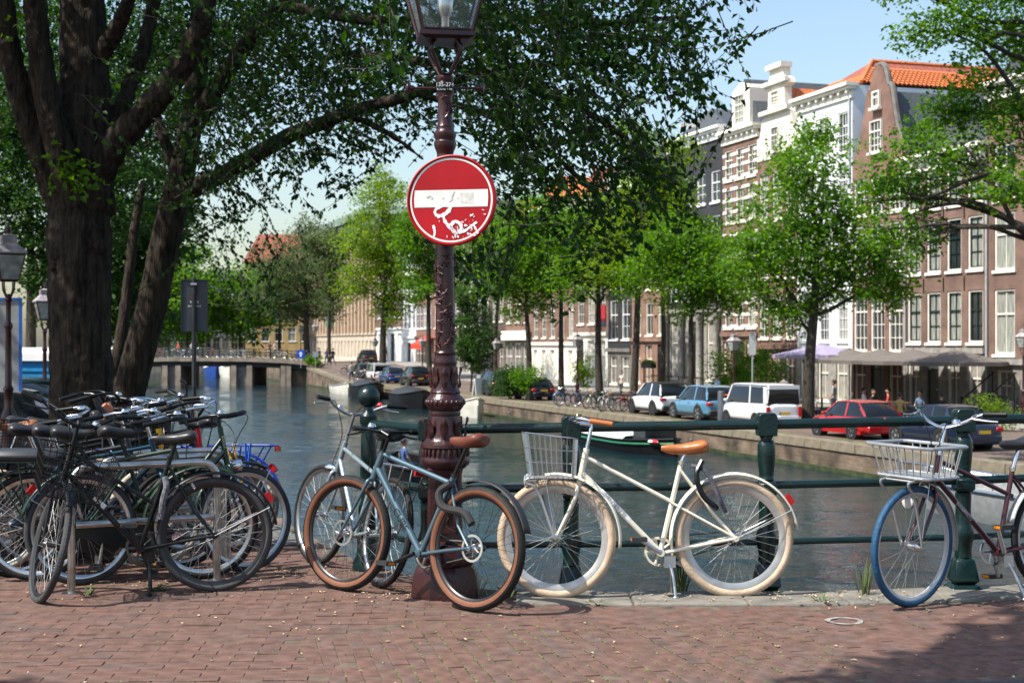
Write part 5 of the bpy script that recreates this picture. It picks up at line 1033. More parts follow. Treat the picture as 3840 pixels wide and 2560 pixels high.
for zz, r in ((1.0, .031), (.622, .025), (.268, .02)):
    for (x0, y0), (x1, y1) in zip(RP[:-1], RP[1:]):
        p0, p1 = np.array((x0, y0, zz+rz_(x0))), np.array((x1, y1, zz+rz_(x1))); d = (p1-p0)/np.linalg.norm(p1-p0)*.004
        g = MB().tube([p0+d+(p1-p0-2*d)*t for t in np.linspace(0, 1, 6)], r, 14); g.build('rail', GREENRAIL, rail)
# ------------------------------------------------------------------ maroon lamp post
LX, LY = -.41, 8.72
lamp = thing('street_lamp', 'ornate maroon cast iron lamp post with vine relief and glass lantern in the centre', 'street lamp', (LX, LY, 0))
oct_ = lambda r, z: [(r*math.cos(a), r*math.sin(a), z) for a in np.linspace(0, 2*math.pi, 9)[:-1]+math.pi/8]
MB().loft([oct_(r, z) for r, z in ((.222,-.05),(.222,.01),(.208,.13),(.195,.165),(.175,.19))]).build('plinth', MAROON, lamp, smooth=20)
MB().lathe([(.15,.18),(.175,.2),(.185,.235),(.175,.27),(.15,.3),(.135,.345)], 24).build('base_moulding', MAROON, lamp)
sq4 = lambda r, z: [(sx*r, sy*r, z) for sx, sy in ((-1,-1),(1,-1),(1,1),(-1,1))]
o = MB().loft([sq4(r, z) for r, z in ((.112,.33),(.105,.39),(.1,.73),(.112,.79))]).build('square_shaft', MAROON, lamp, smooth=0); m = o.modifiers.new('b', 'BEVEL'); m.width = .015
g = MB()
for sx in (-.06, .06): g.bb(sx-.008, sx+.008, -.118, -.1, .4, .72)
for z in (.4, .72): g.bb(-.068, .068, -.1185, -.1, z-.008, z+.008)
g.build('panel_moulding', MAROON, lamp)
for s_ in (-1, 1): MB().tube([(s_*(.012+.035*math.sin(t*3.1)*(1-t*.4)), -.106-.008*math.sin(t*3), .46+.22*t) for t in np.linspace(0, 1, 9)], .008, 6).build('scroll_relief', MAROON, lamp)
MB().lathe([(.12,.78),(.142,.8),(.152,.82),(.15,.84),(.14,.86),(.14,.895),(.152,.91),(.15,.93),(.128,.945),(.118,.955),(.11,.98),(.1,1.04),(.09,1.11)], 28).build('collar', MAROON, lamp)
fl = MB().tube([(0,0,-.022),(0,-.004,.0),(0,0,.022)], .011, 6).mesh('flute', MAROON)
for k in range(28): a = k*2*math.pi/28; inst('flute', fl, lamp, (.141*math.cos(a), .141*math.sin(a), .878))
MB().lathe([(.092,1.1),(.096,1.115),(.092,1.13),(.1,1.14),(.114,1.16),(.119,1.185),(.112,1.21),(.095,1.225),(.09,1.235),(.094,1.245),(.086,1.26),(.08,1.29),(.07,1.4),(.07,1.415),(.074,1.425),(.07,1.44),(.066,1.46),(.066,1.475),(.07,1.485),(.063,1.495)], 28).build('bell', MAROON, lamp)
us = np.linspace(0, 1, 7); lfm = MB()
lfm.add([v for u in us for v in ((-.027*math.sin(math.pi*(u*.85+.1)), 0, u*.13), (0, -.012-.006*math.sin(u*9), u*.13), (.027*math.sin(math.pi*(u*.85+.1)), 0, u*.13))], [(i*3+j, i*3+j+1, i*3+j+4, i*3+j+3) for i in range(6) for j in range(2)])
lfm = lfm.mesh('acanthus_leaf', MAROON, 60)
for k in range(8):
    a = k*math.pi/4-math.pi/2; inst('acanthus_leaf', lfm, lamp, (.08*math.cos(a), .08*math.sin(a), 1.27), (.07, 0, a+math.pi/2)); inst('acanthus_leaf', lfm, lamp, (.112*math.cos(a), .112*math.sin(a), .965), (.14, 0, a+math.pi/2))
bd = MB().ball((0,0,0), (.013,.013,.018), 8, 6).mesh('egg_moulding', MAROON)
for k in range(22): a = k*2*math.pi/22; inst('egg_moulding', bd, lamp, (.114*math.cos(a), .114*math.sin(a), 1.183))
SHR = lambda z: float(np.interp(z, [1.49, 2.1, 2.7, 3.1], [.06, .055, .05, .045]))
MB().lathe([(SHR(z), z) for z in np.linspace(1.49, 2.715, 14)], 26).build('shaft', MAROON, lamp)
# raised vine: stems winding up the shaft, leaves in relief
iv = MB()
for a in np.linspace(0, 2*math.pi, 5, endpoint=False): iv.add([(0,-.006,0),(.012*math.cos(a-.6),0,.012*math.sin(a-.6)),(.027*math.cos(a),-.003,.027*math.sin(a)),(.012*math.cos(a+.6),0,.012*math.sin(a+.6))], [(0,1,2),(0,2,3)])
iv = iv.mesh('ivy_leaf', mat('maroon_relief', (.035, .009, .01), .5, var=.2, spec=.35), 0)
def vine(z0, z1, ph, tw=2.2, n=9):
    def pt(t): z = z0+(z1-z0)*t; r = SHR(z)+.003; a = ph+.55*math.sin(t*tw*3); return (r*math.cos(a), r*math.sin(a), z)
    MB().tube([pt(t) for t in np.linspace(0, 1, 24)], .0045, 5).build('vine_stem', MAROON, lamp)
    for i in range(n):
        x, y, z = pt((i+.5)/n); a = math.atan2(y, x)+random.uniform(-.35, .35); rr = SHR(z)+.006
        inst('ivy_leaf', iv, lamp, (rr*math.cos(a), rr*math.sin(a), z+random.uniform(-.02, .02)), (0, random.uniform(-1, 1), a+math.pi/2), (1.1, 1.1, 1.1))
vine(1.52, 2.1, -1.35, 2.2, 14); vine(1.52, 2.05, -2.5, 1.6, 9); vine(1.55, 2.1, .6, 1.6, 7); vine(2.2, 2.65, -1.6, 1.6, 7)
MB().lathe([(.05,2.7),(.055,2.72),(.062,2.735),(.068,2.755),(.068,2.775),(.06,2.785),(.064,2.8),(.069,2.815),(.069,2.83),(.055,2.845),(.052,2.86),(.054,2.87),(.046,2.885),(.044,3.05),(.05,3.07),(.052,3.08)], 24).build('neck', MAROON, lamp)
vine(2.92, 3.04, -1.5, 1.2, 5)
bnd = MB().lathe([(.051,3.075),(.053,3.08),(.053,3.137),(.051,3.14)], 24).build('number_band', BLACK, lamp)
WTX = mat('print_white', (.75, .75, .74), .6, var=0)
textobj('lettering', '135-274', .034, WTX, bnd, (.0, -.0545, 3.118), (R(90), 0, 0)); textobj('lettering', 'Bij storing', .013, WTX, bnd, (-.022, -.0545, 3.09), (R(90), 0, 0))
textobj('lettering', '=  020', .012, WTX, bnd, (.03, -.0545, 3.09), (R(90), 0, 0))
MB().lathe([(.05,3.14),(.054,3.15),(.056,3.17),(.045,3.185),(.03,3.195)], 24).build('capital', MAROON, lamp)
for sg in (-1, 1):
    g = MB().tube([(sg*.05,0,3.106),(sg*.2,0,3.106)], .0085, 10); g.lathe([(.001,0),(.014,.004),(.018,.02),(.02,.026),(.02,.03),(.03,.034),(.034,.042),(.03,.05),(.012,.056),(.001,.06)], 14, (0,0,0), 'x')
    v = g.v[-1]; v[:, 0] = sg*(.185+v[:, 0]); v[:, 2] += 3.106
    g.build('ladder_bar', MAROON, lamp)
for k in range(4):
    a = k*math.pi/2+math.pi/4+.15; f = lambda r, z: (r*math.cos(a), r*math.sin(a), z)
    MB().tube(spline([f(.035,3.185), f(.07,3.235), f(.115,3.305), f(.128,3.335), f(.115,3.365), f(.1,3.385)], 4), .013, 8).build('cradle_arm', MAROON, lamp)
head = part('lantern', lamp, (0, 0, 3.385), (0, 0, .15))
MB().loft([sq4(r, z) for r, z in ((.13,.0),(.168,.015),(.168,.04),(.145,.055))]).build('floor_plate', MAROON, head, smooth=0)
PANE = mat('lantern_pane', (.8, .85, .85), .05, var=0)
pb = PANE.node_tree.nodes['Principled BSDF']; pb.inputs['Transmission Weight'].default_value = .85; pb.inputs['IOR'].default_value = 1.05; pb.inputs['Roughness'].default_value = .08; pb.inputs['Alpha'].default_value = .45
c4 = ((-1,-1),(1,-1),(1,1),(-1,1)); lo, hi, zt = .142, .255, .5
for i in range(4):
    a, b = c4[i], c4[(i+1) % 4]; MB().add([(a[0]*lo,a[1]*lo,.05),(b[0]*lo,b[1]*lo,.05),(b[0]*hi,b[1]*hi,zt),(a[0]*hi,a[1]*hi,zt)], [(0,1,2,3)]).build('pane', PANE, head, smooth=0)
    MB().tube([(a[0]*(lo+.004),a[1]*(lo+.004),.03),(a[0]*(hi+.004),a[1]*(hi+.004),zt)], .013, 6).build('corner_bar', MAROON, head)
    for r, z in ((lo+.002, .05), (hi+.002, zt)): MB().tube([(a[0]*r,a[1]*r,z),(b[0]*r,b[1]*r,z)], .012, 6).build('edge_bar', MAROON, head)
MB().loft([sq4(r, z) for r, z in ((.29,zt+.01),(.3,zt+.04),(.14,zt+.25),(.12,zt+.3),(.13,zt+.4),(.02,zt+.45))]).build('roof', MAROON, head, smooth=0)
MB().lathe([(.1,.045),(.09,.06),(.055,.085),(.02,.09)], 16).build('lamp_base', MAROON, head)
g = MB().lathe([(.02,.09),(.024,.1),(.024,.15),(.03,.16),(.045,.2),(.052,.26),(.048,.27)], 16, caps=False); g.build('lamp_glass', STEEL, head); MB().lathe([(.06,.3),(.085,.302),(.085,.308),(.06,.31)], 20).build('reflector', ALU, head)
# ------------------------------------------------------------------ no entry sign
SX, SY, SZ = P(1693, 751, 8.58); SR = .275
sg = thing('no_entry_sign', 'round red no entry sign with a white bar and scratched white paint scrawls', 'road sign', (SX, SY, SZ), 0, rot=(R(-2), 0, R(-11)))
REDS = mat('sign_red_face', (.36, .003, .008), .42, var=.18, vs_=3, bump=.1, bs=300, spec=.3); WS = mat('sign_white_face', (.72, .72, .68), .4, var=.12, vs_=7)
MB().lathe([(SR-.012,.022),(SR,.02),(SR+.002,.0),(SR,-.012),(SR-.008,-.016),(SR-.012,-.008)], 72, ax='y', caps=False).build('rim', REDS, sg)
def disc(r0, r1, y, n=72):
    g = MB(); a = np.linspace(0, 2*math.pi, n+1)[:-1]
    if r0 <= 0: return g.add([(r1*math.cos(t), y, r1*math.sin(t)) for t in a], [tuple(range(n))])
    return g.loft([[(r*math.cos(t), y, r*math.sin(t)) for t in a] for r in (r1, r0)], caps=False)
disc(0, SR-.006, -.006).build('face', REDS, sg, smooth=0); disc(SR-.03, SR-.019, -.0075).build('ring', WS, sg, smooth=0); disc(0, SR-.012, .018).build('back', GREYALU, sg, smooth=0)
g = MB(); hw, hb = .228, .052; pts = [(-hw,-hb),(hw-.004,-hb),(hw,0),(hw-.003,hb),(-hw+.002,hb),(-hw-.003,0)]; g.add([(x, -.0078, z+.01) for x, z in pts], [tuple(range(6))]); g.build('bar', WS, sg, smooth=0)
SC = mat('sprayed_white', (.78, .74, .74), .7, var=.2, vs_=60)
def stroke(pts, w0, y=-.0086):
    p = spline(pts, 7); V = []
    for i, q in enumerate(p):
        d = p[min(i+1, len(p)-1)]-p[max(i-1, 0)]; d = d/(np.linalg.norm(d)+1e-6); n_ = np.array((-d[1], d[0])); w_ = w0*random.uniform(.55, 1.2); V += [q+n_*w_, q-n_*w_]
    MB().add([(v[0], y, v[1]) for v in V], [(2*i, 2*i+1, 2*i+3, 2*i+2) for i in range(len(p)-1)]).build('paint_scrawl', SC, sg, smooth=0)
stroke([(-.065,-.035),(-.09,-.05),(-.1,-.075),(-.08,-.095),(-.05,-.09),(-.02,-.07),(-.005,-.045),(-.03,-.03),(-.065,-.035)], .012)
stroke([(-.05,-.09),(-.035,-.13),(.0,-.17),(.03,-.2),(.06,-.185),(.06,-.15),(.03,-.13),(.005,-.14),(.005,-.17),(.03,-.205)], .011, -.0088); stroke([(.05,-.2),(.09,-.185),(.13,-.155),(.16,-.135)], .008, -.009); stroke([(.1,-.2),(.15,-.215),(.19,-.2)], .005); stroke([(.14,-.15),(.16,-.19),(.17,-.21)], .006, -.0092); stroke([(-.11,-.15),(-.1,-.19),(-.105,-.22)], .009, -.009)
g = MB()
for k in range(48):
    a = random.gauss(-1.3, .4); r = random.uniform(.14, .235); x, z = r*math.cos(a)+.01, r*math.sin(a); l = random.uniform(.003, .013); w_ = l*random.uniform(.2, .6); b = random.uniform(0, 3.1)
    q = [(l*math.cos(t)*random.uniform(.6, 1), w_*math.sin(t)) for t in np.linspace(0, 6.28, 7)[:-1]]; g.add([(x+u*math.cos(b)-v*math.sin(b), -.0094-.00001*k, z+u*math.sin(b)+v*math.cos(b)) for u, v in q], [tuple(range(6))])
tag(g.build('paint_flecks', SC, sg, smooth=0), kind='stuff')
g = MB()
for x, z, l, w_, b in ((-.14,.022,.02,.007,.3),(-.12,.012,.012,.005,1),(.01,.03,.035,.006,1.2),(.0,.0,.02,.006,.7),(-.05,.012,.01,.003,.6),(.04,.01,.008,.003,.5)):
    q = [(l*math.cos(t)*random.uniform(.6, 1), w_*math.sin(t)*random.uniform(.5, 1)) for t in np.linspace(0, 6.28, 10)[:-1]]; g.add([(x+u*math.cos(b)-v*math.sin(b), -.0096, z+u*math.sin(b)+v*math.cos(b)) for u, v in q], [tuple(range(9))])
tag(g.build('peeled_patches', mat('peeled_grey', (.48, .48, .45), .5, var=.3, vs_=60), sg, smooth=0), kind='stuff')
MB().add([(.055,-.0082,.042),(.14,-.0082,.042),(.14,-.0082,-.025),(.06,-.0082,-.022)], [(0,1,2,3)]).build('glue_residue', mat('glue_grey', (.6, .59, .54), .6, var=.15, vs_=40), sg, smooth=0)
g = MB().bb(-.06, .06, .019, .05, .1, .14); g.bb(-.06, .06, .019, .05, -.14, -.1); g.build('bracket', GREYALU, sg)
# ------------------------------------------------------------------ bicycles
_bw = {}
def wheel_parts(R0, tr, tyrem, rimm, rimw, deep, spoke, sidem=None, nsp=32):
    k = (R0, tr, tyrem.name, rimm.name, deep, spoke.name, sidem.name if sidem else '')
    if k in _bw: return _bw[k]
    rc = R0-tr; prof = [(rc+tr*math.cos(a), tr*math.sin(a)) for a in np.linspace(-2.5, 2.5, 15)]
    ms = []
    if sidem:
        tread = [(r, z) for r, z in prof if r > rc+tr*.1]; g = MB().lathe(tread, 56, ax='y', caps=False); ms.append(('tread', g.mesh('tread', tyrem, 50)))
        for sgn in (-1, 1): 
            pr = sorted([(r, z) for r, z in prof if r <= rc+tr*.42 and z*sgn > 0], key=lambda q: -q[0]); g = MB().lathe(pr if sgn > 0 else pr[::-1], 56, ax='y', caps=False); ms.append(('sidewall', g.mesh('sidewall', sidem, 50)))
    else: ms.append(('tyre', MB().lathe(prof, 56, ax='y', caps=False).mesh('tyre', tyrem, 50)))
    # tread blocks
    nb = 96; t = MB()
    for i in range(nb):
        for sgn in (-1, 1):
            a = i*2*math.pi/nb; da = .018; V = []
            for u, zz in ((0, .1), (1, .75)):
                for e in (-da, da):
                    z = sgn*tr*zz; r = rc+math.sqrt(max(tr*tr-z*z, 0))+.0012; th = a+e+u*.03; V.append((r*math.cos(th), z, r*math.sin(th)))
            t.add(V, [(0,1,3,2)])
    ms.append(('tread_blocks', t.mesh('tread_blocks', tyrem, 0)))
    ri = rc-tr*.72; rp = [(ri+.008, -rimw), (ri, -rimw*1.05), (ri-deep*.6, -rimw*.85), (ri-deep, -rimw*.35), (ri-deep, rimw*.35), (ri-deep*.6, rimw*.85), (ri, rimw*1.05), (ri+.008, rimw), (ri-.004, 0)]
    ms.append(('rim', MB().lathe(rp+[rp[0]], 56, ax='y', caps=False).mesh('rim', rimm, 40)))
    s = MB(); hr, hw_ = .022, .03
    for i in range(nsp):
        sgn = 1 if i % 2 else -1; cr = (1 if (i//2) % 2 else -1)*.9; a = i*2*math.pi/nsp; b = a+cr
        s.tube([(hr*math.cos(b), sgn*hw_, hr*math.sin(b)), ((ri-deep+.002)*math.cos(a), sgn*.004, (ri-deep+.002)*math.sin(a))], .0012, 4, caps=False)
    ms.append(('spokes', s.mesh('spokes', spoke, 60)))
    _bw[k] = ms; return ms
LEATHER = mat('tan_leather', (.42, .13, .035), .4, var=.18, vs_=12, coat=.15); BROWN = mat('brown_leather', (.25, .09, .035), .5); BLKLEA = mat('black_saddle', (.02, .02, .022), .4, var=.2, vs_=20)
SPK = mat('spoke_steel', (.3, .3, .3), .5, .3, var=0); SPB = mat('spoke_black', (.02, .02, .02), .4, .5, var=0); BLKRIM = mat('black_rim', (.012, .012, .013), .35, var=0)
AMBER = mat('amber_reflector', (.6, .2, .01), .25, var=0)
def saddle_mesh(L, Wd, m):
    g = MB(); rings = []
    for u in np.linspace(0, 1, 13):
        w_ = Wd/2*(.24+.76*max(0, (.62-u)/.62)**.8*1.0 if u < .62 else .24*(1-((u-.62)/.38)**3*.5)); w_ = Wd/2*np.interp(u, [0, .06, .15, .3, .5, .7, .9, 1], [.62, .92, 1, .85, .5, .3, .25, .1])
        z = .006*math.cos(u*5.2)+np.interp(u, [0, .1, .5, 1], [.0, .008, .0, -.006]); th = np.interp(u, [0, .15, .5, .85, 1], [.042, .062, .05, .04, .022])
        rings.append([(u*L, w_*math.cos(a), z+(th*.55*math.sin(a) if math.sin(a) > 0 else th*math.sin(a)*(.9 if abs(math.cos(a)) > .35 else .55))) for a in np.linspace(0, 2*math.pi, 17)[:-1]])
    g.loft(rings); return g.mesh('saddle', m, 60)
def bicycle(label, rear, fwd, lean=0, steer=0, S=None, group=None):
    """rear = ground point under the rear axle, fwd = angle of the forward direction; u forward from the rear axle, v up"""
    S = dict(dict(R=.355, tr=.022, wb=1.08, bb=(.45,.28), st=(.30,.80), sad=(.24,.96), sm=BLKLEA, sadL=.27, sadW=.19, ht=(.88,.90), hb=(.935,.70), tubes=None, paint=BLACK, fork=None, tyre=RUBBER, side=None, rim=STEEL, rimw=.013, deep=.016, spoke=SPK,
                  bar='city', barz=1.05, barm=CHROME, grip=BLACK, tr_=.015, guard=None, guard_r=(15, 165), guard_f=(60, 175), rack=None, basket=None, crate=None, case=None, stand=None, light=None, lock=None, discs=False, text=None, crank=-40, cass=STEEL, tail=True, w=None, rackf=None, ped=True, rtyre=None, rside=None, ftyre=None), **(S or {}))
    t = thing('bicycle', label, 'bicycle', rear, 0, group, rot=Matrix.LocRotScale(None, (Matrix.Rotation(fwd, 3, 'Z') @ Matrix.Rotation(lean, 3, 'X')), None).to_euler())
    Rw = S['R']; pm = S['paint']; fk = S['fork'] or pm; wb = S['wb']; axz = Rw
    ht, hb = np.array(S['ht']), np.array(S['hb']); ax2 = (ht-hb)/np.linalg.norm(ht-hb)
    SM = Matrix.Translation((hb[0], 0, hb[1])) @ Matrix.Rotation(steer, 4, Vector((ax2[0], 0, ax2[1]))) @ Matrix.Translation((-hb[0], 0, -hb[1]))
    def mk(x, z, M=None, ty=None, sd=None):
        w_ = part('wheel', t); w_.matrix_local = (M or Matrix()) @ Matrix.Translation((x, 0, z)) @ Matrix.Rotation(random.uniform(0, 1), 4, 'Y')
        for n, me in wheel_parts(Rw, S['tr'], ty or S['tyre'], S['rim'], S['rimw'], S['deep'], S['spoke'], sd): inst(n, me, w_)
        g = MB().lathe([(.008,-.06),(.012,-.05),(.02,-.034),(.026,-.03),(.016,-.026),(.016,.026),(.026,.03),(.02,.034),(.012,.05),(.008,.06)], 14, ax='y'); g.build('hub', S['cass'], w_)
        if S['discs']:
            g = MB().lathe([(.066,.036),(.08,.036),(.08,.038),(.066,.038)], 40, ax='y', caps=False); [g.tube([(.02*math.cos(a),.037,.02*math.sin(a)),(.055*math.cos(a+.4),.037,.055*math.sin(a+.4))], .004, 4) for a in np.linspace(0, 6.28, 7)[:-1]]; g.build('brake_disc', STEEL, w_)
        return w_
    mk(0, axz, None, S['rtyre'], S['rside'] or S['side']); mk(wb, axz, SM, S['ftyre'], S['side'])
    bb_, st = np.array(S['bb']), np.array(S['st']); T = S['tr_']; V3 = lambda p, y=0: (p[0], y, p[1])
    g = MB(); tubes = S['tubes'] or [(ht*.75+hb*.25, st*.9+bb_*.1, T*.9)]
    g.tube([V3(bb_), V3(hb*.72+ht*.28)], T*1.15, 14); g.tube([V3(bb_), V3(st)], T, 14); g.tube([V3(hb), V3(ht)], T*1.25, 14)
    g.lathe([(.024,-.036),(.024,.036)], 14, (bb_[0], 0, bb_[1]), 'y')
    for a, b, r in tubes: g.tube([V3(a), V3(b)], r, 12)
    for pl, r in S.get('extra') or (): g.tube(pl, r, 10)
    for sgn in (-1, 1):
        g.tube([V3(bb_+np.array((-.03, 0)), sgn*.02), (.2, sgn*.04, axz*.55+bb_[1]*.45), (.0, sgn*.065, axz)], [.011, .011, .009], 10)
        g.tube([V3(st*.93+bb_*.07, sgn*.014), (.12, sgn*.04, axz+.3*(st[1]-axz)), (0, sgn*.065, axz)], [.009, .009, .008], 8)
        g.lathe([(.018, -.005), (.018, .005)], 10, (0, sgn*.066, axz), 'y')
    fo = g.build('frame', pm, t)
    if S.get('sleeve'): MB().tube([V3(hb*.75+ht*.25), V3(hb*.1+ht*.9)], T*1.5, 12).build('head_tube', S['sleeve'], t)
    if S['text']:
        for s_, body, size, col, u0, (pa, pb), yy in S['text']:
            pa, pb = np.array(pa), np.array(pb); c = pa*(1-u0)+pb*u0; d = pa-pb; an = math.atan2(d[1], d[0])
            x = textobj('lettering', body, size, col, fo, (0, 0, 0), (0, 0, 0)); sd = s_
            x.matrix_local = Matrix.Translation((c[0], yy*sd, c[1])) @ Matrix(((math.cos(an)*1, -math.sin(an), 0, 0), (0, 0, -1, 0), (math.sin(an), math.cos(an), 0, 0), (0, 0, 0, 1))) @ (Matrix.Rotation(math.pi, 4, 'Y') if sd > 0 else Matrix())
    ang = ax2; g = MB(SM); g.tube([V3(hb-ax2*.0), V3(hb-ax2*.04)], T*1.3, 12)
    cw = S['tr']+.022; fc = hb-ax2*.035
    for sgn in (-1, 1): g.tube(spline([V3(fc), V3(fc-ax2*.012, sgn*cw*.8), V3(fc-ax2*.06, sgn*cw), V3((fc*.4+np.array((wb-.012, axz))*.6), sgn*cw*1.05), (wb, sgn*cw*1.1, axz)], 4), list(np.linspace(.014, .009, 17)), 10)
    g.build('fork', fk, t)
    # stem and handlebar
    bz = S['barz']; top = ht+ax2*(bz-ht[1])/ax2[1]*.8; bt = S['bar']; fx = top[0]
    g = MB(SM); g.tube([V3(ht), V3(top)], .0125, 10)
    if bt == 'city':
        c = np.array((fx+.07, bz)); g.tube([V3(top), V3(top+ax2*.02), V3(c)], .0125, 10)
        hp = [(c[0]-.2, .29, c[1]-.015), (c[0]-.1, .285, c[1]+.0), (c[0]-.01, .25, c[1]+.02), (c[0]+.045, .15, c[1]+.015), (c[0]+.01, .04, c[1])]
    elif bt == 'flat':
        c = np.array((fx+.06, bz)); g.tube([V3(top), V3(c)], .018, 10); hp = [(c[0]-.07, .33, c[1]+.01), (c[0]-.04, .2, c[1]+.01), (c[0], .05, c[1])]
    elif bt == 'rise':
        c = np.array((fx+.03, bz-.05)); g.tube([V3(top), V3(c)], .015, 10); hp = [(c[0]-.12, .34, c[1]+.09), (c[0]-.07, .24, c[1]+.085), (c[0]-.02, .13, c[1]+.03), (c[0], .03, c[1])]
    else:
        c = np.array((fx+.02, bz-.12)); g.tube([V3(top), V3(c)], .0125, 10); hp = [(c[0]-.3, .24, c[1]+.1), (c[0]-.15, .26, c[1]+.14), (c[0]-.02, .25, c[1]+.15), (c[0]+.05, .15, c[1]+.1), (c[0]+.01, .03, c[1])]
    full = spline([np.array(p) for p in hp]+[np.array((p[0], -p[1], p[2])) for p in hp[::-1]], 5); g.tube(full, .0115, 10); hbo = g.build('handlebar', S['barm'], t)
    for sgn in (-1, 1):
        a, b = np.array(hp[0])*np.array((1, sgn, 1)), np.array(hp[1])*np.array((1, sgn, 1)); d = (b-a)/np.linalg.norm(b-a)
        MB(SM).tube([a-d*.02, a-d*.015, a+d*.05, a+d*.115, a+d*.12], [.012, .0165, .0155, .017, .013], 10).build('grip', S['grip'], hbo)
        if bt in ('flat', 'rise') or S['discs']: MB(SM).tube(spline([a+d*.15, a+d*.15+np.array((.05, 0, -.02)), a+d*.06+np.array((.06, 0, -.035)), a+np.array((.055, 0, -.04))], 3), .006, 6).build('brake_lever', ALU if S['barm'] is not BLACK else BLACK, hbo)
        e0 = a+d*.16; MB(SM).tube(spline([e0, e0+np.array((.1, -.1*sgn, -.03)), np.array((c[0]+.06, .02*sgn, c[1]-.14)), np.array((hb[0]+.03, .03*sgn, hb[1]+.02))], 4), .003, 5).build('cable', BLACK, hbo)
    MB(SM).lathe([(.001,.03),(.02,.026),(.028,.01),(.028,.006),(.01,.0)], 12, (c[0]-.0, .1, c[1]+.022)).build('bell', S.get('bellm') or CHROME, hbo)
    sad = S['sad']; sp = MB(); sp.tube([V3(st), V3(st+(np.array(sad)-st)*.93)], .0135, 10); sp.lathe([(.02, -.0), (.02, .025)], 12, (st[0], 0, st[1]-.01)); sp.build('seat_post', CHROME if S['barm'] is CHROME else BLACK, t)
    inst('saddle', saddle_mesh(S['sadL'], S['sadW'], S['sm']), t, (sad[0]-S['sadL']*.45, 0, sad[1]+.012))
    # drivetrain
    ck = part('crankset', t, (bb_[0], 0, bb_[1])); ca = R(S['crank'])
    g = MB().lathe([(.075,-.052),(.088,-.052),(.09,-.05),(.088,-.048),(.075,-.048)], 30, ax='y', caps=False); [g.tube([(0,-.05,0),(.078*math.cos(a),-.05,.078*math.sin(a))], .008, 5) for a in np.linspace(0, 6.28, 6)[:-1]]; g.build('chainring', S.get('ring') or S['cass'], ck)
    for sgn in (-1, 1):
        e = np.array((.17*math.cos(ca), sgn*.075, .17*math.sin(ca)))*np.array((sgn, 1, sgn)); g = MB().tube([(0, sgn*.06, 0), tuple(e)], [.014, .011], 8); g.build('crank_arm', S.get('arm') or ALU, ck)
        if S['ped']:
            q = MB().bb(e[0]-.045, e[0]+.045, min(e[1]+sgn*.015, e[1]+sgn*.1), max(e[1]+sgn*.015, e[1]+sgn*.1), e[2]-.013, e[2]+.013).build('pedal', PLAST, ck); [MB().bb(e[0]+s2*.046-.002, e[0]+s2*.046+.002, *sorted((e[1]+sgn*.03, e[1]+sgn*.085)), e[2]-.008, e[2]+.008).build('pedal_reflector', AMBER, ck) for s2 in (-1, 1)]
    g = MB()
    for sz in (.085, -.085): g.tube([(bb_[0], -.05, bb_[1]+sz), (0, -.05, axz+sz*.42)], .005, 5)
    g.build('chain', mat('chain_steel', (.12, .11, .1), .5, .7), t)
    if S['case']:
        n_ = 12; P1 = [(bb_[0]+.115*math.cos(a), bb_[1]+.115*math.sin(a)) for a in np.linspace(-1.6, 1.6, n_)]+[(.06*math.cos(a), axz+.06*math.sin(a)) for a in np.linspace(1.6, 4.6, n_)]
        MB().prism(P1, -.075, -.035, 'xz').build('chain_case', S['case'], t)
    def guard(c, a0, a1, m, M=None, nm='mudguard'):
        rr = Rw+.02; w_ = S['tr']+.013; rings = []
        for a in np.linspace(R(a0), R(a1), 26):
            rings.append([(c[0]+(rr+.016*math.cos(b))*math.cos(a), w_*math.sin(b), c[1]+(rr+.016*math.cos(b))*math.sin(a)) for b in np.linspace(-1.5, 1.5, 7)])
        o = MB(M).loft(rings, caps=False, closed=False).build(nm, m, t, smooth=60); md = o.modifiers.new('s', 'SOLIDIFY'); md.thickness = .003
        for sgn in (-1, 1):
            MB(M).tube([(c[0], sgn*.06, c[1]), (c[0]+(rr)*math.cos(R(a0+22 if c[0] < .5 else a0-0)), sgn*w_, c[1]+rr*math.sin(R(a0+22 if c[0] < .5 else a0)))] if c[0] > .5 else [(0, sgn*.07, axz), (rr*math.cos(R(a1-18)), sgn*w_, axz+rr*math.sin(R(a1-18)))], .003, 5).build('stay', STEEL, o)
        return o
    if S['guard']:
        go = guard((0, axz), *S['guard_r'], S['guard']); guard((wb, axz), *S['guard_f'], S['guard'], SM)
        if S['tail']:
            a = R(S['guard_r'][1]-26); q = MB().bb(-.02, .015, -.025, .025, -.03, .03).build('tail_lamp', REDL, go, ((Rw+.046)*math.cos(a), 0, axz+(Rw+.046)*math.sin(a)), (0, -a+math.pi, 0))
    if S['rack']:
        z = axz+Rw+.075; L0, L1 = S.get('rx', (-.32, .2)); g = MB()
        for y in (-.07, .07): g.tube([(L1, y*.6, z-.01), (L1-.08, y, z), (L0+.03, y, z), (L0, y*.7, z)], .007, 8)
        g.tube([(L0,-.05,z),(L0,.05,z)], .007, 8); [g.tube([(x,-.07,z),(x,.07,z)], .005, 6) for x in np.linspace(L0+.08, L1-.1, 4)]; g.tube([(L0+.05,0,z+.002),(L1-.05,0,z+.002)], .006, 6)
        for sgn in (-1, 1): g.tube([(-.02, sgn*.07, axz), (-.08, sgn*.075, z)], .006, 6); g.tube([(-.02, sgn*.07, axz), (-.26, sgn*.075, z)], .006, 6)
        ro = g.build('carrier_rack', S['rack'], t); MB().bb(L0-.03, L0-.008, -.035, .035, z-.04, z-.005).build('rear_reflector', REDL, ro)
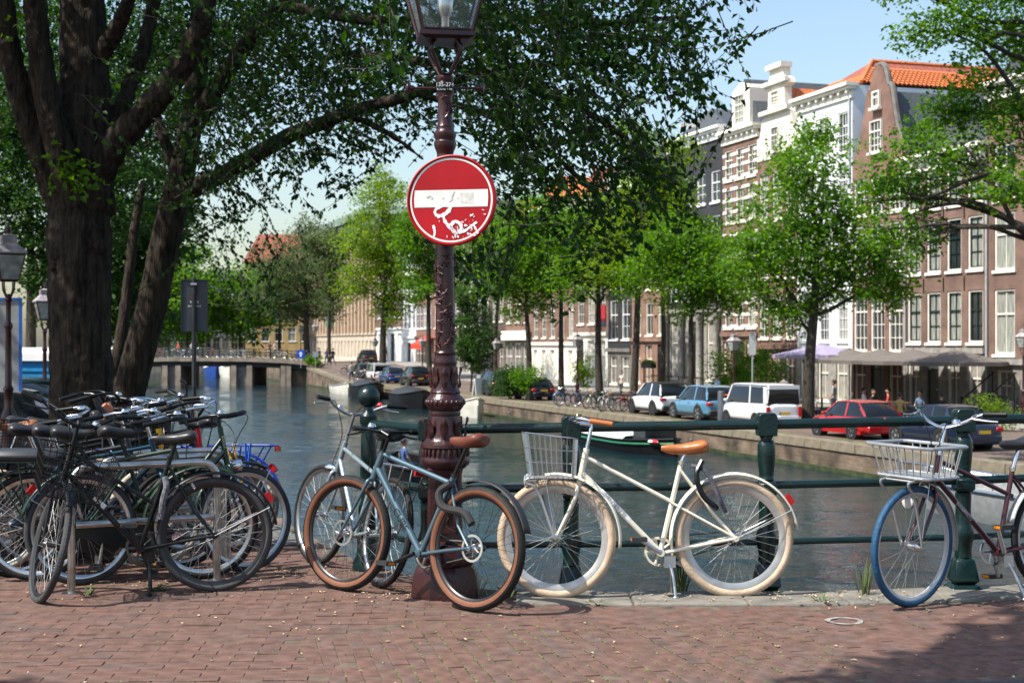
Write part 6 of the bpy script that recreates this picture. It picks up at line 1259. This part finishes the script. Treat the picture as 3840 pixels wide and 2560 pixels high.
    if S['light']:
        lu, lv = S['light']; g = MB(SM).lathe([(.001,-.07),(.025,-.06),(.04,-.02),(.043,.0),(.043,.008)], 14, ax='x'); g.v[-1] += np.array((lu, 0, lv)); lo_ = g.build('headlight', CHROME, t); g = MB(SM).lathe([(.04,.008),(.03,.014),(.001,.017)], 14, ax='x', caps=False); g.v[-1] += np.array((lu, 0, lv)); g.build('lens', mat('lens_glass', (.6, .6, .58), .1, var=0), lo_)
    if S['rackf']:
        z = S['rackf']; g = MB(SM)
        for sgn in (-1, 1): g.tube(spline([(wb+.005, sgn*.075, axz), (wb+.1, sgn*.09, axz+.28), (wb+.17, sgn*.1, z-.03), (wb+.14, sgn*.1, z), (hb[0]+.02, sgn*.1, z)], 4), .008, 8)
        for x in np.linspace(hb[0]+.03, wb+.13, 4): g.tube([(x,-.1,z),(x,.1,z)], .006, 6)
        g.build('front_carrier', GREYALU, t)
    if S['basket']:
        k = S['basket']; x0, x1, w0, z0, z1, fl = k['x0'], k['x1'], k['w'], k['z0'], k['z1'], k['flare']; M = SM if k.get('turn', True) else None; wr = k['wire']; bm = k['m']
        def ring(u, e=0): f = fl*u; return [(x0-f*.3,-w0-f,0),(x1+f,-w0-f,0),(x1+f,w0+f,0),(x0-f*.3,w0+f,0)]
        def rp(u): z = z0+(z1-z0)*u; return [np.array((x, y, z+k.get('tilt', 0)*(x-x0)*u)) for x, y, _ in ring(u)]
        bo = part('basket', t)
        for u in k['rings']:
            c_ = rp(u); p = []
            for i in range(4): a, b = c_[i], c_[(i+1) % 4]; p += [a*.93+b*.07, a*.07+b*.93]
            MB(M).tube(p, k.get('rim', wr*1.8) if u in (0, 1) else wr, 8 if u in (0, 1) else 5, True).build('hoop', bm, bo)
        g = MB(M); lo4, hi4 = rp(0), rp(1)
        for i in range(4):
            nn = k['n'][i % 2]
            for j in range(1, nn+1): f = j/(nn+1); g.tube([lo4[i]*(1-f)+lo4[(i+1) % 4]*f, hi4[i]*(1-f)+hi4[(i+1) % 4]*f], wr, 6)
        tag(g.build('side_wires', bm, bo), kind='stuff')
        g = MB(M)
        if k.get('plate'): 
            for j in range(5): y0 = -w0+.012+j*(2*w0-.02)/5; g.bb(x0+.01, x1-.01, y0, y0+(2*w0-.02)/5-.012, z0-.004, z0+.004)
        else:
            for f in np.linspace(0, 1, k['n'][0]+2): g.tube([lo4[0]*(1-f)+lo4[1]*f, lo4[3]*(1-f)+lo4[2]*f], wr, 5)
            for f in np.linspace(0, 1, 6): g.tube([lo4[0]*(1-f)+lo4[3]*f, lo4[1]*(1-f)+lo4[2]*f], wr, 5)
        tag(g.build('bottom', bm, bo), kind='stuff')
    if S['stand'] is not None:
        sx, sl = S['stand']; g = MB()
        for sgn in ((-1, 1) if sl == 2 else (1,)): g.tube(spline([(bb_[0]-.05, sgn*.02, bb_[1]-.06), (bb_[0]-.06+sx*.4, sgn*.05, .15), (bb_[0]-.06+sx, sgn*.1, .008)], 4), .009, 8); g.ball((bb_[0]-.06+sx, sgn*.1, .012), (.02, .014, .012), 8, 6)
        g.bb(bb_[0]-.09, bb_[0]-.02, -.03, .03, bb_[1]-.09, bb_[1]-.02); g.build('kickstand', S.get('standm') or ALU, t)
    if S['lock']:
        a = [(.02+Rw*.82*math.cos(q)*.42+.12, .045*math.sin(q*1), axz+Rw*.86+.1*math.sin(q)) for q in np.linspace(-.4, 3.6, 14)]
        g = MB().tube(spline([(.2,.05,.83),(.24,.08,.74),(.2,.085,.62),(.12,.07,.55),(.13,-.05,.56),(.2,-.08,.64)], 4), .017, 8); g.build('frame_lock', S['lock'], t)
        MB().tube(spline([(.26,.02,.8),(.2,.06,.78),(.14,.07,.7),(.1,.08,.6),(.06,.05,.52)], 4), .013, 7).build('chain_lock', mat('lock_sleeve', (.08, .075, .1), .9, var=.5, vs_=60), t)
    return t
FWL = math.pi                                            # bicycles that face left
def rear_front(x, y, ang): return (x, y, 0), math.pi+ang
CREAM = mat('cream_enamel', (.76, .71, .58), .35, var=.06, vs_=5, rust=.01, coat=.2); CRTYRE = mat('cream_tyre_rubber', (.5, .38, .27), .8, var=.2, vs_=12, bump=.3, bs=90)
gx = 1215.
cream = bicycle('cream mixte bicycle with tan saddle, pale tyres and a wire front basket', (1.353, 8.64, 0), R(180+1.5), R(3), R(-9), dict(R=.362, tr=.026, wb=1.084, bb=(.452,.275), st=(.321,.815), sad=(.285,.9), sm=LEATHER, sadL=.285, sadW=.19, ht=(.897,.905), hb=(.942,.705),
    tubes=[((.897,.85), (.391,.585), .0125), ], extra=[([(.391, sg_*.016, .58), (.2, sg_*.045, .475), (0, sg_*.064, .365)], .008) for sg_ in (-1, 1)], paint=CREAM, tyre=CRTYRE, rim=mat('dull_rim', (.5, .48, .45), .4, .75, var=.2, vs_=9), deep=.042, rimw=.014, bar='city', barz=1.06, grip=LEATHER, guard=CREAM, guard_r=(-8, 172), guard_f=(80, 188), ring=CREAM, stand=(-.02, 2), light=(1.265,.71), rackf=.725,
    lock=BLACK, crank=32, bellm=mat('brass', (.35, .25, .08), .2, 1),
    basket=dict(x0=.975, x1=1.24, w=.16, z0=.735, z1=.965, flare=.035, tilt=.12, wire=.0024, n=(8, 11), rings=(0, .33, .66, 1), m=STEEL, rim=.0036, turn=True), text=[(1, 'VELORETTI', .036, mat('print_grey', (.16, .14, .13), .5, var=0), .42, ((.926,.765), (.455,.275)), .0185)]))
g = MB().tube([((.926*(1-f)+.455*f), 0, .765*(1-f)+.275*f) for f in (.24, .6)], .0178, 14); g.build('white_sticker', PURE, cream)
for s2 in ((-.17, .12), (-.1, .19)): pass
SLATEB = mat('slate_blue_paint', (.07, .125, .16), .35, .35, var=.06, vs_=6, coat=.5); GUM = mat('gum_sidewall', (.16, .055, .024), .7, var=.12, vs_=20)
ca = R(-38)
cube = bicycle('slate blue city bike with brown sidewall tyres leaning on the lamp post', (-.235, 8.2, 0), R(180)-R(39.5), R(7), R(4), dict(R=.36, tr=.03, wb=1.075, bb=(.43,.29), st=(.215,.765), sad=(.12,.97), sm=mat('rust_leather', (.13, .036, .018), .5, var=.2), sadL=.27, sadW=.15, ht=(.815,.88), hb=(.87,.74), tubes=[((.82,.865), (.235,.72), .0165)], paint=SLATEB,
    tyre=RUBBER, side=GUM, rim=BLKRIM, deep=.02, rimw=.014, spoke=SPB, tr_=.0185, bar='flat', barz=1.0, barm=BLACK, grip=BLACK, discs=True, guard=None, stand=None, crank=-25, arm=BLACK, lock=None, text=[(1, 'CUBE', .068, BLACK, .62, ((.885,.78), (.43,.29)), .0205)]))
g = []
rr = .385; rings = [[((rr+.012*math.cos(b))*math.cos(a), .034*math.sin(b), .36+(rr+.012*math.cos(b))*math.sin(a)) for b in np.linspace(-1.4, 1.4, 7)] for a in np.linspace(R(70), R(163), 18)]
o = MB().loft(rings, caps=False, closed=False).build('mudguard', mat('matt_black', (.02, .02, .022), .55, var=.1), cube, smooth=60); md = o.modifiers.new('s', 'SOLIDIFY'); md.thickness = .003
MB().tube(spline([(.2,.04,.72),(.26,.07,.66),(.2,.09,.58),(.05,.08,.56),(-.02,.08,.5)], 5), .024, 8).build('folding_lock', mat('lock_pouch', (.015, .015, .016), .8, var=.3), cube)
DKB = dict(cass=GREYALU, R=.355, tr=.022, paint=BLACK, tyre=mat('dusty_tyre', (.04, .04, .042), .8, var=.4, vs_=8, bump=.3, bs=100), rim=BLKRIM, deep=.025, spoke=SPK, barm=BLACK, grip=BLACK)
black = bicycle('black city bicycle with a bent wire basket and front wheel turned, at the bike rack', (-1.85, 8.85, 0), R(180)+R(12), R(1), R(108), dict(DKB, wb=1.08, bb=(.45,.28), st=(.27,.83), sad=(.23,.95), sadL=.27, sadW=.19, ht=(.85,.92), hb=(.905,.7), tubes=[((.86,.88), (.36,.55), .013)], guard=BLACK, guard_r=(12, 172), guard_f=(60, 120), bar='rise', barz=1.1, crank=70, arm=BLACK, stand=(-.0, 2), standm=BLACK, cass=mat('dark_steel', (.1, .1, .1), .4, .8),
    basket=dict(x0=.95, x1=1.2, w=.18, z0=.7, z1=.95, flare=.05, wire=.0028, n=(9, 10), rings=(0, .25, .5, .75, 1), m=BLACK, rim=.005), text=[(1, 'AXA', .022, WTX, .5, ((.16,.72), (.1,.6)), .03)]))
MB().tube(spline([(.3,.03,.72),(.29,.05,.66),(.31,.05,.58),(.32,.03,.5),(.33,.03,.46)], 4), .02, 8).build('chain_lock', mat('lock_grey', (.12, .12, .13), .9, var=.6, vs_=50), black)
MB().tube([(.66, 0, .535), (.73, 0, .6)], .0185, 12).build('white_sticker', PURE, black)
WINE = mat('wine_paint', (.05, .008, .014), .3, .2, var=.05, coat=.5)
BLUF = mat('worn_blue_tyre', (.01, .065, .14), .65, var=.3, vs_=14, bump=.5, bs=60)
swap = bicycle('wine red step through bicycle with a bright blue front tyre and grey alloy basket', (3.36, 8.7, 0), R(180)+R(20), R(3), R(16), dict(R=.355, tr=.021, wb=1.08, bb=(.46,.29), st=(.33,.78), sad=(.27,.93), ht=(.86,.88), hb=(.91,.71), tubes=[((.865,.85), (.34,.62), .014)], paint=WINE, ftyre=BLUF, tyre=RUBBER, rim=mat('pale_rim', (.5, .5, .5), .4, .3, var=.1), deep=.022, bar='rise', barz=1.1, barm=CHROME, guard=mat('guard_grey', (.4, .4, .4), .4, .2), guard_f=(105, 188), rackf=.75, light=(1.13,.62), crank=70, stand=(-.05, 1), lock=mat('lock_sleeve', (.08, .075, .1), .9),
    basket=dict(x0=.9, x1=1.2, w=.185, z0=.77, z1=.95, flare=.05, wire=.0045, n=(5, 7), rings=(0, 1), m=GREYALU, rim=.0105, plate=True, turn=True), text=[(1, 'SWAPFIETS', .03, mat('print_pale', (.4, .4, .42), .5, var=0), .45, ((.91,.75), (.46,.29)), .018)]))
SILV = mat('pale_blue_paint', (.32, .4, .43), .3, .5, var=.06)
silver = bicycle('pale silver blue touring bicycle behind the slate blue bike', (-.85, 9.0, 0), R(180)-R(60), R(10), R(8), dict(R=.35, tr=.02, paint=SILV, bar='rise', barz=1.12, barm=ALU, st=(.29,.78), sad=(.25,.95), ht=(.86,.88), hb=(.92,.7), guard=None, rack=STEEL, rim=ALU, deep=.02, light=(1.02,.68), tubes=[((.87,.83), (.32,.7), .014)], crank=70, sadW=.21))
MB().ball((.83, -.2, 1.16), .024, 10, 8).build('red_bell', mat('bell_red', (.6, .02, .02), .3), silver)
# ------------------------------------------------------------------ steel bike stands
SS = mat('stainless', (.5, .49, .47), .28, 1, var=.25, vs_=10, rust=.02)
for i, (x0, y0, x1, y1, lab) in enumerate([(-2.72, 8.78, -1.92, 9.25, 'nearest stainless steel bike stand'), (-2.72, 9.35, -1.98, 9.75, 'middle stainless steel bike stand'), (-2.72, 9.95, -2.05, 10.25, 'farthest stainless steel bike stand')]):
    t = thing('bike_stand', lab, 'bike stand', (x0, y0, 0), math.atan2(y1-y0, x1-x0), 'bike stands on the corner'); L = math.hypot(x1-x0, y1-y0); zt = .775
    g = MB().tube(spline([(0,0,0),(0,0,.3),(0,0,zt-.12),(.03,0,zt-.035),(.1,0,zt),(.3,0,zt),(L-.3,0,zt),(L-.1,0,zt),(L-.03,0,zt-.035),(L,0,zt-.12),(L,0,.3),(L,0,0)], 6), .024, 14); g.build('hoop', SS, t)
    MB().tube([(.022,0,.42),(L-.022,0,.42)], .022, 12).build('crossbar', SS, t)
    for x in (0, L): MB().lathe([(.06,0),(.06,.008),(.026,.012)], 14, (x, 0, 0)).build('foot_plate', SS, t)
# ------------------------------------------------------------------ the crowd of bicycles behind
OLIVE = mat('olive_green_paint', (.015, .035, .016), .4, var=.2, rust=.04); DKG = mat('bottle_green_paint', (.003, .022, .015), .3, var=.1); ROYAL = mat('royal_blue_paint', (.008, .03, .3), .3, var=.1, coat=.4)
PG = 'bicycles crowded round the steel stands'
bk = bicycle('olive green cargo bicycle with a long padded rear rack at the left edge', (-3.1, 9.25, 0), R(5), R(3), R(10), dict(DKB, paint=OLIVE, guard=OLIVE, rack=OLIVE, rx=(-.5, .26), case=BLACK, st=(.33,.8), crank=80, rim=STEEL, tyre=RUBBER), PG)
MB().bb(-.5, .2, -.1, .1, .79, .86).build('seat_pad', mat('pad_vinyl', (.03, .035, .042), .5, var=.2), bk).modifiers.new('b', 'BEVEL').width = .03
MB().tube(arc((0, .355), .31, 20, 200, 18), .012, 5).build('cyan_hose', mat('cyan_plastic', (.02, .3, .5), .4), bk)
rm = bicycle('bottle green step through bicycle with gold lettering between the stands', (-2.75, 9.1, 0), R(28), R(-4), R(10), dict(DKB, paint=DKG, guard=DKG, case=BLACK, ht=(.92,.98), hb=(.96,.76), tubes=[((.93,.9), (.62,.52), .014), ((.62,.52), (.4,.5), .014)], light=(1.05,.72), crank=100, text=[(-1, 'ALTEC', .05, mat('print_cream', (.5, .45, .3), .5, var=0), .4, ((.96,.8), (.45,.28)), .018), (-1, 'roma', .04, mat('print_cream', (.5, .45, .3)), .45, ((.92,.98), (.96,.76)), .02)], rim=STEEL), PG)
bl = bicycle('royal blue bicycle with a loaded blue carrier rack and cream rear tyre', (-2.08, 10.6, 0), R(168), R(3), R(-8), dict(R=.355, tr=.022, paint=ROYAL, guard=ROYAL, rack=ROYAL, rim=mat('cream_rim', (.5, .46, .38), .6, var=.2), deep=.03, st=(.3,.8), sad=(.26,.94), sadW=.21, barz=1.12, rtyre=mat('grey_side', (.1, .095, .085), .8, var=.2)), PG)
g = MB(); g.tube([(-.02,.085,.79),(-.1,.08,.5)], .008, 4); g.tube([(.05,.085,.79),(-.1,.085,.5)], .008, 4); g.build('yellow_strap', mat('strap_yellow', (.7, .38, .01), .6), bl)
g = MB(); g.tube([(-.12,.09,.8),(-.13,.085,.5)], .01, 4); g.tube([(-.16,.09,.8),(-.13,.085,.5)], .01, 4); g.build('blue_strap', mat('strap_blue', (.03, .12, .5), .6), bl)
ck = bicycle('black bicycle carrying a black plastic crate on its front rack', (-3.85, 10.5, 0), R(12), R(4), R(14), dict(DKB, barz=1.15, rackf=.78, rim=STEEL, guard=BLACK, bar='high'), PG)
g = MB()
for z in np.linspace(.8, 1.08, 6): g.tube([(.82,-.2,z),(1.28,-.2,z),(1.28,.2,z),(.82,.2,z)], .012, 4, True)
for x in np.linspace(.82, 1.28, 5):
    for y in (-.2, .2): g.tube([(x,y,.79),(x,y,1.09)], .012, 4)
for y in (-.08, .08):
    for x in (.82, 1.28): g.tube([(x,y,.79),(x,y,1.09)], .012, 4)
g.bb(.82, 1.28, -.2, .2, .78, .79); g.bb(.825, 1.275, -.192, -.188, .8, .96); g.bb(.825, 1.275, .188, .192, .8, .96); tag(g.build('crate', PLAST, ck), label='black plastic crate with open slatted sides')
YELP = mat('yellow_paint', (.75, .4, .01), .3, var=.05, coat=.4); REDP = mat('red_paint', (.5, .01, .02), .3, var=.05, coat=.4)
pile = [('black bicycle with a yellow head tube and chrome handlebar', (-3.25, 9.8), 38, dict(DKB, sleeve=YELP, bar='city', barm=CHROME, barz=1.1, ht=(.9,.95), rim=STEEL, light=(1.04,.78))), ('red framed bicycle with swept chrome handlebar', (-3.15, 10.1), 26, dict(DKB, sleeve=REDP, bar='city', barm=CHROME, barz=1.1, ht=(.9,.95), rim=STEEL)),
    ('black bicycle with chrome bars and a round bell before the trunk', (-3.65, 10.3), 18, dict(DKB, bar='city', barz=1.08, barm=CHROME, light=(1.02,.8))), ('black bicycle with a brown saddle nearest the trunk', (-3.2, 10.0), 190, dict(DKB, sm=BROWN, barm=CHROME)),
    ('grey bicycle with flat black bars in the crowd', (-3.85, 10.9), 200, dict(paint=mat('bike_dim', (.08, .085, .09), .4), bar='flat', barz=1.12, rim=ALU, sm=BLKLEA)), ('black bicycle with a tan saddle at the left edge', (-3.95, 9.9), 8, dict(DKB, sm=LEATHER, sad=(.26,1.0), barm=CHROME)),
    ('black bicycle with a mesh front basket at the left edge', (-4.6, 9.75), 5, dict(DKB, bar='city', barz=1.14, barm=ALU, basket=dict(x0=.9, x1=1.18, w=.16, z0=.78, z1=1.0, flare=.04, wire=.0016, n=(16, 18), rings=tuple(np.linspace(0, 1, 11)), m=BLACK, rim=.005))),
    ('dark bicycle with cream tyres half hidden under the olive rack', (-3.5, 9.55), 14, dict(paint=mat('bike_dusk', (.03, .03, .034), .4), rim=GREYALU, tyre=mat('cream_tyre', (.45, .4, .32)))), ('dark bicycle with riser bars by the water edge', (-3.45, 11.2), 15, dict(DKB, bar='rise', barz=1.16, barm=BLACK)), ('black bicycle with curled chrome bars at the end of the row', (-3.3, 10.75), 8, dict(DKB, bar='high', barz=1.08, barm=BLACK, sadW=.21)),
    ('petrol blue framed bicycle low in the crowd', (-3.3, 9.4), 20, dict(paint=mat('sky_paint', (.006, .045, .075), .35), rim=STEEL))]
ob = {}
for lab, (x, y), a, S_ in pile: ob[lab] = bicycle(lab, (x, y, 0), R(a), R(random.choice((-5, -3, 4, 6))), R(random.uniform(-30, 30)), S_, PG)
t = thing('child_seat', 'terracotta child seat back standing above the handlebars', 'child seat', (-2.93, 10.4, .97), rot=(0, R(-14), R(20))); 
MB().prism([(-.045,-.1),(.05,-.1),(.05,.04),(.035,.12),(.0,.15),(-.045,.13),(-.055,.04)], 0, .03, 'xz').build('backrest', mat('terracotta', (.42, .14, .07), .6, var=.2, vs_=8), t).modifiers.new('b', 'BEVEL').width = .012
MB().tube(spline([(-.07,-.02,.2),(-.05,-.03,.1),(0,-.04,.02),(.04,-.03,-.1),(.06,0,-.3)], 4), .022, 6).build('strap', BLKLEA, t)
# rectangular sign seen from behind, with a club sticker
sY = 14.2; x, y, z = P(728, 1144, sY); t = thing('sign_board', 'rectangular dark back of a sign with a club sticker on a thin pole', 'sign', (x, y, -.1), R(6)); zc = z+.1
MB().tube([(0,-.01,0),(0,-.01,zc+.27)], .022, 8).build('pole', PLAST, t)
pn = MB().bb(-.125, .125, .015, .03, zc-.26, zc+.25).build('panel', mat('panel_back', (.035, .042, .05), .5, var=.15), t); g = MB()
for a, b, c, d in ((-.13,-.122,-.265,.255),(.122,.13,-.265,.255),(-.122,.122,.247,.255),(-.122,.122,-.265,-.257)): g.bb(a, b, 0, .035, zc+c, zc+d)
g.build('edge', PLAST, t); MB().bb(-.03, .03, -.04, .014, zc+.2, zc+.22).build('clamp', GREYALU, t)
for b_, dz, c_ in (('AJ  X', .075, mat('sticker_red', (.35, .03, .03), .6)), ('X   X', .03, WTX), ('AMST DAM', -.01, WTX)): textobj('lettering', b_, .042 if 'AMST' not in b_ else .026, c_, pn, (0, .0145, zc+dz), (R(90), 0, 0), .0008)
# ------------------------------------------------------------------ weeds and fallen bits on the paving
for i, (px, py, n, h, lab) in enumerate([(2555, 2222, 60, .34, 'tall grass tuft beside the cream bicycle kickstand'), (3240, 2235, 26, .3, 'grass stalks in dry litter by the blue tyre'), (1905, 2238, 30, .1, 'small weed tuft by the brown tyre'), (1790, 2225, 22, .14, 'straw coloured tuft behind the lamp base'), (3090, 2262, 14, .06, 'tiny weed on the kerb edge'), (330, 2230, 14, .07, 'weed at the foot of the near bike stand'), (580, 2215, 16, .07, 'leafy weed under the black bicycle kickstand'), (2240, 2268, 12, .04, 'low grass tuft in the kerb joint')]):
    Y = CAMZ*F/(py-1289); x = (px-1920)*Y/F; tuft('weed', lab, (x, Y, .0), n, h, spread=.1, m=mat('straw_leaf', (.35, .27, .12), .8, var=.3) if 'straw' in lab else None)
g = MB()
for k in range(560):
    x, y = random.uniform(-3.4, 4), random.uniform(6.2, 9.2)
    if random.random() < .65: x, y = random.choice([(-.75, 8.75), (2.1, 8.6), (.95, 8.55), (-2.2, 9.1), (1.75, 8.62), (-1.5, 9.6)]); x += random.gauss(0, .28); y += random.gauss(0, .16)
    if y > kerb_front(x)+.4 and x > 0: continue
    if x > -.3 and y > 9: continue
    l = random.uniform(.006, .02); a = random.uniform(0, 6.28); z = .006+.016*(y > kerb_front(x)-.01 and x > 0); tl = random.uniform(0, .008)
    g.add([(x+l*math.cos(a+b)*w_, y+l*math.sin(a+b)*w_, z+tl*(i % 2)) for i, (b, w_) in enumerate(((0,1),(1.4,.5),(3.14,1),(4.6,.5)))], [(0,1,2,3)])
tag(g.build('litter', mat('dry_petals', (.42, .33, .2), .9, var=.35, vs_=60, isl=.4), smooth=0), kind='stuff')
g = MB()
for x, y, a in bricks:
    if random.random() < (.85 if (-.6 < x < 1.6 and y < 7.8 and inzone(x, y)) else .05):
        for k in range(12):
            t_ = random.uniform(-.1, .1); px_, py_ = x+t_*math.cos(a)-.0403*math.sin(a), y+t_*math.sin(a)+.0403*math.cos(a); s_ = random.uniform(.003, .008); b = random.uniform(0, 6.28)
            g.add([(px_+s_*math.cos(b+c), py_+s_*math.sin(b+c), -.002+(.009 if c else .004)*random.random()) for c in (0, 2.1, 4.2)], [(0,1,2)])
tag(g.build('moss', mat('joint_moss', (.1, .16, .03), .9, var=.4, vs_=40, isl=.3), smooth=0), kind='stuff')
